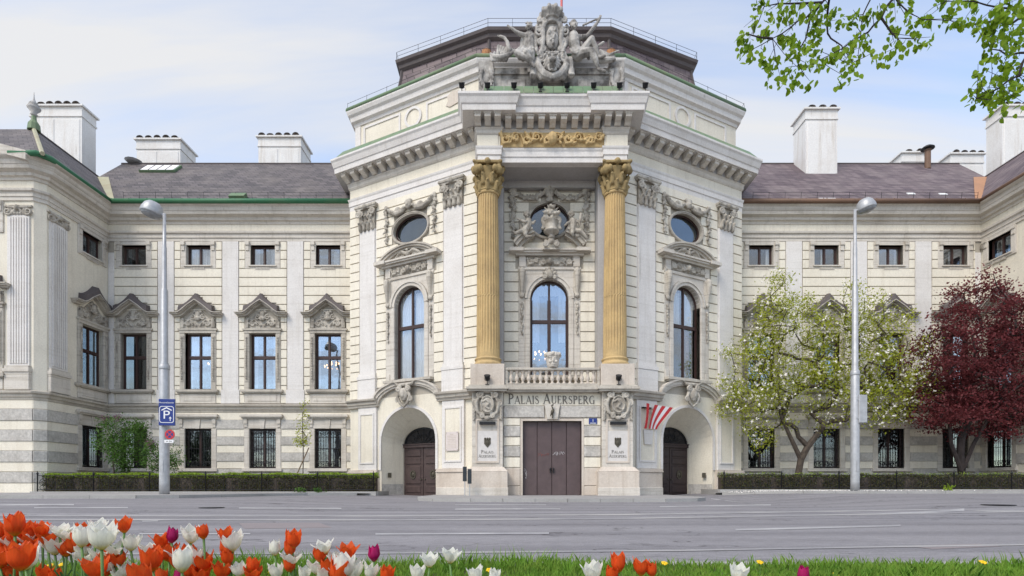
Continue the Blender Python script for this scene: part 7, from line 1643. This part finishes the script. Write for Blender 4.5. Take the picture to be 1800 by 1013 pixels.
# ------------------------------------------------------------------ overhanging linden tree (its trunk stands out of the picture to the right)
DL = 6.6
def Lp(ix, iy, dd=0.0): return P(1280 + ix * .289, iy * .289, DL + dd)
lin = root('linden_tree', 'fresh green linden branches hanging into the upper right of the picture', 'tree', (9.2, 6.4, 0))
tb = MB(); tb.tube([(9.2, 6.4, -.1), (9.15, 6.4, 1.2), (9.1, 6.45, 3.0), (8.9, 6.4, 5.2), (8.8, 6.3, 7.5), (8.9, 6.2, 10)], [.36, .28, .25, .22, .17, .08], 10); add('trunk', tb.mesh('trunk', 'bark'), lin)
start = Vector((8.85, 6.3, 6.6)); knot = Lp(1000, -420)
mains = [[start, Lp(1900, -500), knot], [knot, Lp(720, -160), Lp(600, -10), Lp(555, 30), Lp(470, 110, -.1), Lp(380, 170, -.15), Lp(270, 240, -.2), Lp(150, 300, -.2)], [Lp(620, -40), Lp(602, 100, .2), Lp(612, 200, .2), Lp(660, 262, .2), Lp(705, 300, .15), Lp(760, 380, .1)],
         [knot, Lp(1010, -20, .1), Lp(930, 110, .1), Lp(850, 190, .1), Lp(740, 262, .1), Lp(680, 305, 0), Lp(555, 365, 0)], [knot, Lp(870, -20, .3), Lp(822, 80, .3), Lp(815, 200, .3), Lp(790, 340, .3)], [Lp(555, 30), Lp(500, 120, .2), Lp(450, 290, .2), Lp(430, 400, .2)],
         [Lp(270, 240, -.2), Lp(200, 225, -.2), Lp(110, 205, -.2)], [knot, Lp(1040, 20, -.2), Lp(1110, 80, -.2), Lp(1180, 120, -.2)], [Lp(930, 110, .1), Lp(985, 200, .1), Lp(1060, 270, 0)],
         [start, Lp(2300, 0, .3), Lp(1850, 60, .3), Lp(1720, 150, .3), Lp(1560, 140, .3), Lp(1420, 160, .3)], [start, Lp(2250, 150), Lp(1830, 320, 0), Lp(1770, 450, 0), Lp(1640, 545, 0), Lp(1510, 600, 0)], [Lp(1830, 320), Lp(1700, 330, .1), Lp(1600, 300, .1)], [Lp(1850, 60, .3), Lp(1650, 40, .2), Lp(1500, 10, .2), Lp(1320, 10, .2)], [Lp(560, 20), Lp(380, 20, .1), Lp(220, 40, .1)]]
nodes = []; br = MB()
for k, m_ in enumerate(mains):
    pts = []
    for a, b in zip(m_, m_[1:]):
        a, b = Vector(a), Vector(b); c = max(2, int((b - a).length / .12)); pts += [a.lerp(b, i / c) + Vector((random.gauss(0, .008), random.gauss(0, .008), random.gauss(0, .008))) for i in range(c)]
    pts.append(Vector(m_[-1])); n = len(pts); r0 = .06 if m_[0] == start else .02 if k in (1, 3) else .012; br.tube(pts, [r0 * (1 - i / n) + .0028 for i in range(n)], 5); nodes += pts
clus = [(75, 250), (95, 195), (100, 310), (130, 350), (120, 265), (170, 140), (190, 30), (215, 15), (200, 215), (215, 340), (235, 190), (240, 95), (250, 385), (265, 470), (290, 375), (320, 20), (320, 510), (340, 200), (320, 115), (340, 250), (350, 440), (370, 110), (380, 230), (380, 60), (390, 270), (360, 340), (400, 330), (415, 510), (385, 520), (420, 440), (440, 90), (430, 20), (460, 290), (470, 410), (490, 300), (495, 520), (500, 390), (500, 180), (530, 100), (520, 60), (545, 220), (560, 180), (560, 400), (590, 385), (600, 10), (615, 110), (650, 70), (660, 150), (690, 130), (660, 300), (690, 330), (640, 340), (690, 420), (700, 490), (720, 390), (745, 140), (760, 90), (770, 440), (780, 370), (800, 220), (820, 310), (850, 100), (850, 235), (900, 340), (920, 50), (960, 320), (955, 350), (980, 110), (1015, 365), (1020, 165), (1020, 255), (1050, 10), (1085, 105), (1120, 10), (1115, 195), (1120, 250), (1160, 270), (1150, 135), (1190, 120), (1225, 125), (1230, 255), (1075, 285), (930, 80), (745, 275), (550, 330),
        (1300, 10), (1340, 80), (1385, 20), (1335, 150), (1400, 145), (1440, 165), (1480, 10), (1500, 60), (1500, 180), (1540, 130), (1560, 200), (1575, 240), (1590, 90), (1600, 150), (1610, 180), (1590, 300), (1600, 350), (1640, 50), (1640, 120), (1640, 200), (1660, 230), (1690, 30), (1700, 110), (1710, 220), (1680, 270), (1650, 360), (1690, 340), (1720, 300), (1740, 70), (1740, 380), (1760, 150), (1780, 20), (1790, 180), (1770, 260), (1790, 90), (1690, 400), (1520, 420), (1570, 460), (1620, 490), (1540, 520), (1660, 470), (1700, 500), (1740, 470), (1770, 430), (1460, 565), (1480, 610), (1530, 610), (1570, 560), (1580, 600), (1630, 560), (1640, 610), (1680, 550), (1720, 540), (1780, 545), (1600, 640), (1670, 680), (1790, 650), (1650, 640), (1700, 590), (1760, 510)]
arr = np.array([tuple(p) for p in nodes]); rngl = np.random.default_rng(3); leaves = []
for k in range(40): clus.append((1850 + rngl.uniform(0, 900), rngl.uniform(-500, 700)))
for k in range(30): clus.append((rngl.uniform(100, 1800), rngl.uniform(-420, -40)))
for ix, iy in clus:
    c = Lp(ix, iy, rngl.uniform(-.25, .35)); d = np.linalg.norm(arr - np.array(tuple(c)), axis=1) + .3 * np.maximum(0, c.z - arr[:, 2]); a = Vector(arr[int(d.argmin())])
    top = c + Vector((0, 0, .06)); mid = a.lerp(top, .5) + Vector((rngl.normal() * .02, 0, -.01 + .02 * rngl.random())); br.tube([a, mid, top], [.004, .003, .002], 4)
    for q in range(int(rngl.integers(7, 13))):
        p = np.array(tuple(c)) + rngl.normal(size=3) * np.array([.032, .04, .038]); leaves.append((p, rngl.uniform(.045, .078)))
add('branches', br.mesh('branches', 'bark_dark'), lin)
def leaf_mesh():
    # heart-shaped, folded along the midrib, hanging from its stalk at the origin (unit length, along -z)
    o_ = [(0, 0), (.26, .10), (.46, -.12), (.46, -.42), (.28, -.74), (0, -1.0), (-.28, -.74), (-.46, -.42), (-.46, -.12), (-.26, .10)]
    v = [(x, -.22 * abs(x) + .08 * z * z, z) for x, z in o_] + [(0, .03, -.45)]
    return v, [(i, (i + 1) % 10, 10) for i in range(10)]
lv, lf = leaf_mesh(); lfm = MB().add(lv, lf).mesh('leaf', 'leaf_linden', True); V = np.array(lv); F = np.array(lf)
def leaf_mat(p, s): return Matrix.Translation(Vector(p)) @ Euler((rngl.normal() * .5, rngl.normal() * .55, rngl.uniform(0, 6.28))).to_matrix().to_4x4() @ Matrix.Diagonal((s, s, s, 1))
order = sorted(range(len(leaves)), key=lambda i: -leaves[i][1] + (10 if not (0 < (900 + leaves[i][0][0] * 950 / leaves[i][0][1]) < 1800) else 0)); vv, ff = [], []
for r_, i in enumerate(order):
    p, s = leaves[i]; M = leaf_mat(p, s)
    if r_ < 300: add('leaf', lfm, lin, M)
    else: ff.append(F + len(vv) * len(V)); vv.append((np.array(M.to_3x3()) @ V.T).T + np.array(M.translation))
add('foliage', np_mesh('foliage', np.concatenate(vv), np.concatenate(ff), 'leaf_linden', True), lin, kind='stuff')

# ------------------------------------------------------------------ lawn
def blades(n, x0, x1, y0, y1, h0, h1, seed):
    r = np.random.default_rng(seed); x = r.uniform(x0, x1, n); y = r.uniform(y0, y1, n); cl = .75 + .5 * np.sin(x * 2.1 + 1.3 * np.sin(y * 3)) * np.sin(y * 2.7 + x); h = r.uniform(h0, h1, n) * np.clip(cl, .55, 1.3); w = r.uniform(.0025, .0055, n); a = r.uniform(0, 6.28, n); ln = r.uniform(.1, .7, n) * h; b = r.uniform(0, 6.28, n)
    base = np.stack([x, y, np.full(n, .04)], 1); wx = np.stack([np.cos(a) * w, np.sin(a) * w, 0 * w], 1); lean = np.stack([np.cos(b) * ln, np.sin(b) * ln, 0 * w], 1); up = np.stack([0 * h, 0 * h, h], 1)
    v = np.stack([base - wx, base + wx, base + wx * .7 + lean * .4 + up * .6, base + lean + up * .95, base - wx * .7 + lean * .4 + up * .6], 1).reshape(-1, 3); return v, np.arange(5 * n).reshape(-1, 5)
va, fa = blades(52000, -5.4, 5.6, 2.5, 3.9, .05, .105, 1); vb, fb = blades(9000, -3.6, 4, .5, 2.5, .05, .10, 2); vc, fc_ = blades(2600, -5.4, 5.6, 3.6, 3.95, .08, .16, 5)
o = add('grass', np_mesh('grass', np.concatenate([va, vb, vc]), np.concatenate([fa, fb + len(va), fc_ + len(va) + len(vb)]), 'grass_blade')); tag(o, 'bright green lawn grass in the foreground', 'grass', kind='stuff')

# ------------------------------------------------------------------ tulips
def petal(openness, wide, inner):
    """one petal: a cup that closes in a little for buds and flares out for open flowers, with a pointed tip"""
    n, m = 10, 6; vs = []
    for i in range(n + 1):
        t = i / n; L = .080
        r = .004 + .0205 * math.sin(math.pi / 2 * min(1, t * 2.1)) ** .9 - (.009 * (1 - 2.4 * openness)) * max(0, t - .45) / .55 + openness * .027 * t ** 2.0
        if inner: r -= .0022
        z = L * (t - .10 * openness * t * t) * (.96 if inner else 1.0)
        wd = wide * .0255 * (min(1, t / .42) ** .55) * (1 - max(0, (t - .50) / .50) ** 1.9) + .0008
        R0 = max(r, .013)
        for j in range(-m // 2, m // 2 + 1):
            s_ = j / (m / 2); ang = min(1.25, wd / R0) * s_
            vs.append((math.sin(ang) * R0, -(r - (1 - math.cos(ang)) * R0 * (1 - .45 * openness * t)) + .0010 * math.sin(7 * s_ + 5 * t), z - .004 * s_ * s_ * t + .0018 * math.sin(3.2 * math.pi * s_ + 1) * t * t))
    k = m + 1; return MB().add(vs, [(i * k + j, i * k + j + 1, (i + 1) * k + j + 1, (i + 1) * k + j) for i in range(n) for j in range(m)])
def leaf_blade(seed):
    r = random.Random(seed); n = 8; vs = []; ln = .30
    for i in range(n + 1):
        t = i / n; w = .018 * math.sin(math.pi * min(1, t ** .6 * .97)) + .002; x = .10 * t ** 1.5; z = ln * (t - .12 * t * t); tw = .5 * t
        for s in (-1, 0, 1): vs.append((x + (0 if s else .006), s * w * math.cos(tw), z + s * w * math.sin(tw) * .4))
    return MB().add(vs, [(i * 3 + j, i * 3 + j + 1, (i + 1) * 3 + j + 1, (i + 1) * 3 + j) for i in range(n) for j in range(2)]).mesh('leaf', 'tulip_leaf', True)
lbm = leaf_blade(1)
TUL = []
def reg(lst, ox, sc=1 / 3):
    for ix, iy, w, c, op in lst: TUL.append((ox + ix * sc, 860 + iy * sc, w * sc, c, op))
reg([(80, 190, 92, 'o', .1), (8, 220, 70, 'o', .2), (147, 210, 42, 'o', .05), (0, 360, 120, 'o', .3), (110, 355, 118, 'o', .15), (180, 322, 62, 'o', .3), (225, 212, 66, 'o', .3), (315, 215, 120, 'w', .75), (250, 262, 90, 'o', .6), (290, 300, 135, 'w', .55), (402, 292, 92, 'o', .25), (436, 218, 66, 'o', .25), (510, 200, 92, 'w', .3), (575, 240, 95, 'w', .8), (656, 192, 86, 'o', .25), (690, 282, 96, 'w', .35), (600, 315, 125, 'w', .7), (445, 360, 150, 'w', .9), (515, 410, 130, 'o', .4), (235, 440, 84, 'o', .3), (300, 455, 48, 'o', .2), (855, 275, 98, 'o', .6), (903, 246, 58, 'm', 0), (792, 315, 105, 'w', .6), (806, 372, 96, 'o', .1), (1005, 240, 100, 'w', .3), (1075, 226, 60, 'o', .1), (930, 340, 95, 'w', .8), (996, 354, 84, 'o', .1), (930, 382, 52, 'o', .5), (1085, 385, 110, 'o', .35), (1060, 448, 105, 'o', .3), (1172, 428, 105, 'o', .25), (1202, 362, 42, 'o', .05), (1225, 278, 115, 'w', .4), (1188, 238, 64, 'o', .35), (1182, 308, 56, 'o', .1), (1265, 425, 84, 'w', .25), (1334, 402, 56, 'o', .05), (1450, 312, 58, 'w', 0), (1540, 268, 78, 'o', .1), (1537, 365, 135, 'w', .8), (1715, 305, 92, 'w', .65), (1685, 348, 76, 'o', .4), (1530, 402, 56, 'o', .2), (1462, 435, 92, 'w', .35), (1600, 445, 82, 'w', .3), (1672, 410, 112, 'w', .6), (1772, 372, 96, 'w', .45), (1775, 445, 84, 'w', .3), (635, 448, 74, 'w', .4), (720, 462, 40, 'm', 0), (945, 462, 44, 'm', 0), (852, 462, 64, 'o', .2), (70, 275, 100, 'w', .5), (150, 270, 70, 'w', .4), (360, 235, 80, 'w', .7), (1525, 315, 50, 'o', .2), (15, 290, 80, 'w', .6), (1200, 320, 44, 'o', .1)], 0)
reg([(15, 375, 76, 'w', .4), (65, 425, 115, 'w', .4), (150, 435, 95, 'w', .35), (173, 340, 62, 'm', 0), (238, 452, 72, 'o', .15), (400, 445, 92, 'w', .3), (466, 375, 88, 'w', .5), (572, 352, 112, 'w', .45), (710, 448, 90, 'w', .3), (800, 460, 46, 'w', .2), (1330, 435, 112, 'w', .35), (1460, 392, 78, 'o', .15), (1420, 445, 66, 'o', .2), (1578, 412, 100, 'o', .3), (1641, 426, 46, 'o', .1)], 600)
reg([(288, 448, 104, 'w', .3), (632, 452, 60, 'm', 0)], 1200)
# further tulips of the bed, filling the rows between
fr_ = random.Random(4)
for k in range(34):
    x = fr_.uniform(-10, 640); TUL.append((x, fr_.uniform(965, 1015) if x > 220 else fr_.uniform(935, 1010), fr_.uniform(26, 38), 'w' if fr_.random() < .62 else 'o', fr_.uniform(.1, .6)))
CW = {'o': ('orange-red', 'petal_orange'), 'w': ('white', 'petal_white'), 'm': ('magenta', 'petal_magenta')}
def ordinal(n):
    return '%d%s' % (n, 'th' if 10 <= n % 100 <= 20 else {1: 'st', 2: 'nd', 3: 'rd'}.get(n % 10, 'th'))
rank = {}
for c in 'owm':
    for k, t in enumerate(sorted((t for t in TUL if t[3] == c), key=lambda t: t[0])): rank[t] = k + 1
bloom = lambda q: 'closed' if q < .08 else 'half-open' if q < .35 else 'open' if q < .65 else 'wide-open'
tr_ = random.Random(21)
def headw(c, qo):
    v = petal(qo, 1.12, 0).v; return 2 * max(math.hypot(x, y) for x, y, z in v) * .97
for t in TUL:
    px, py, w, c, op = t; w = min(40, w * .92); op = min(1, op + .08 if c != 'm' else 0); qo = round(op * 5) / 5; W = headw(c, qo); D = min(2.1, max(.95, 950 * W * 1.15 / w)); head = P(px, py, D); k = max(.8, min(1.9, w * D / 950 / W)); zc = head.z - .036 * k; head.z = zc
    foot = Vector((head.x + tr_.uniform(-.05, .05), head.y + tr_.uniform(-.03, .06), .045)); tl = Vector((tr_.uniform(-.15, .15), tr_.uniform(-.15, .05), 1)).normalized()
    o = root('tulip', '%s %s tulip, %s %s one counted from the left' % (bloom(op), CW[c][0], ordinal(rank[t]), CW[c][0]), 'tulip', tuple(foot), 'tulips in the foreground bed')
    pts = [foot, foot.lerp(head, .35) + Vector((tr_.uniform(-.012, .012), 0, 0)), foot.lerp(head, .75), head + tl * .002]; add('stem', MB().tube(pts, [.0048, .0045, .004, .0045], 6).mesh('stem', 'stem_green', True), o)
    rot = tl.to_track_quat('Z', 'Y').to_matrix().to_4x4(); a0 = tr_.uniform(0, 6.28)
    for q in range(6):
        inn = q % 2; me = shared(('pet', c, qo, inn), lambda: petal(qo, 1.12 if not inn else 1.0, inn).mesh('petal', CW[c][1], True)); j = tr_.uniform(-.10, .10)
        add('petal', me, o, Matrix.Translation(head) @ rot @ Matrix.Rotation(a0 + q * math.pi / 3 + j, 4, 'Z') @ Matrix.Rotation(tr_.uniform(-.06, .13) * (1 + .6 * qo), 4, 'X') @ Matrix.Diagonal((k, k, k * tr_.uniform(.90, 1.08), 1)))
    if qo >= .4: add('pistil', shared('pistil', lambda: MB().tube([(0, 0, .002), (0, 0, .03), (0, 0, .034)], [.004, .0045, .006], 6).mesh('pistil', 'stem_green', True)), o, Matrix.Translation(head) @ rot)
    for q in range(2 if tr_.random() < .7 else 1): s = tr_.uniform(.75, 1.05) * (zc / .45); add('leaf', lbm, o, Matrix.Translation(foot) @ Matrix.Rotation(tr_.uniform(0, 6.28), 4, 'Z') @ Matrix.Diagonal((s, s, s, 1)))
# dandelions in the grass
def dandelion():
    mb = MB()
    for k in range(16): a = k * 2.4; r_ = .016 * math.sqrt(k / 16 + .1); mb.ell((r_ * math.cos(a), r_ * math.sin(a), .004 - .3 * r_), (.006, .006, .004), None, 5, 3)
    return mb.mesh('flower', 'dandelion', True)
dm = dandelion()
for k, (px, py) in enumerate(((270, 1000), (88, 994), (110, 992), (860, 1002), (600, 995), (1168, 990), (1336, 985), (1728, 980), (476, 1006), (1470, 1010))):
    D = 3.35; p = P(px, py, D); z = max(.07, min(.15, p.z)); o = root('dandelion', 'small yellow dandelion, %s from the left in the grass' % ordinal(1 + sorted((270, 88, 110, 860, 600, 1168, 1336, 1728, 476, 1470)).index(px)), 'dandelion', (p.x, D, .045), 'yellow dandelions in the lawn')
    add('stem', MB().tube([(p.x, D, .045), (p.x, D, z)], .002, 5).mesh('stem', 'stem_green'), o); add('flower', dm, o, T(p.x, D, z) @ Matrix.Rotation(R(25), 4, 'X') @ Matrix.Scale(1.1, 4))
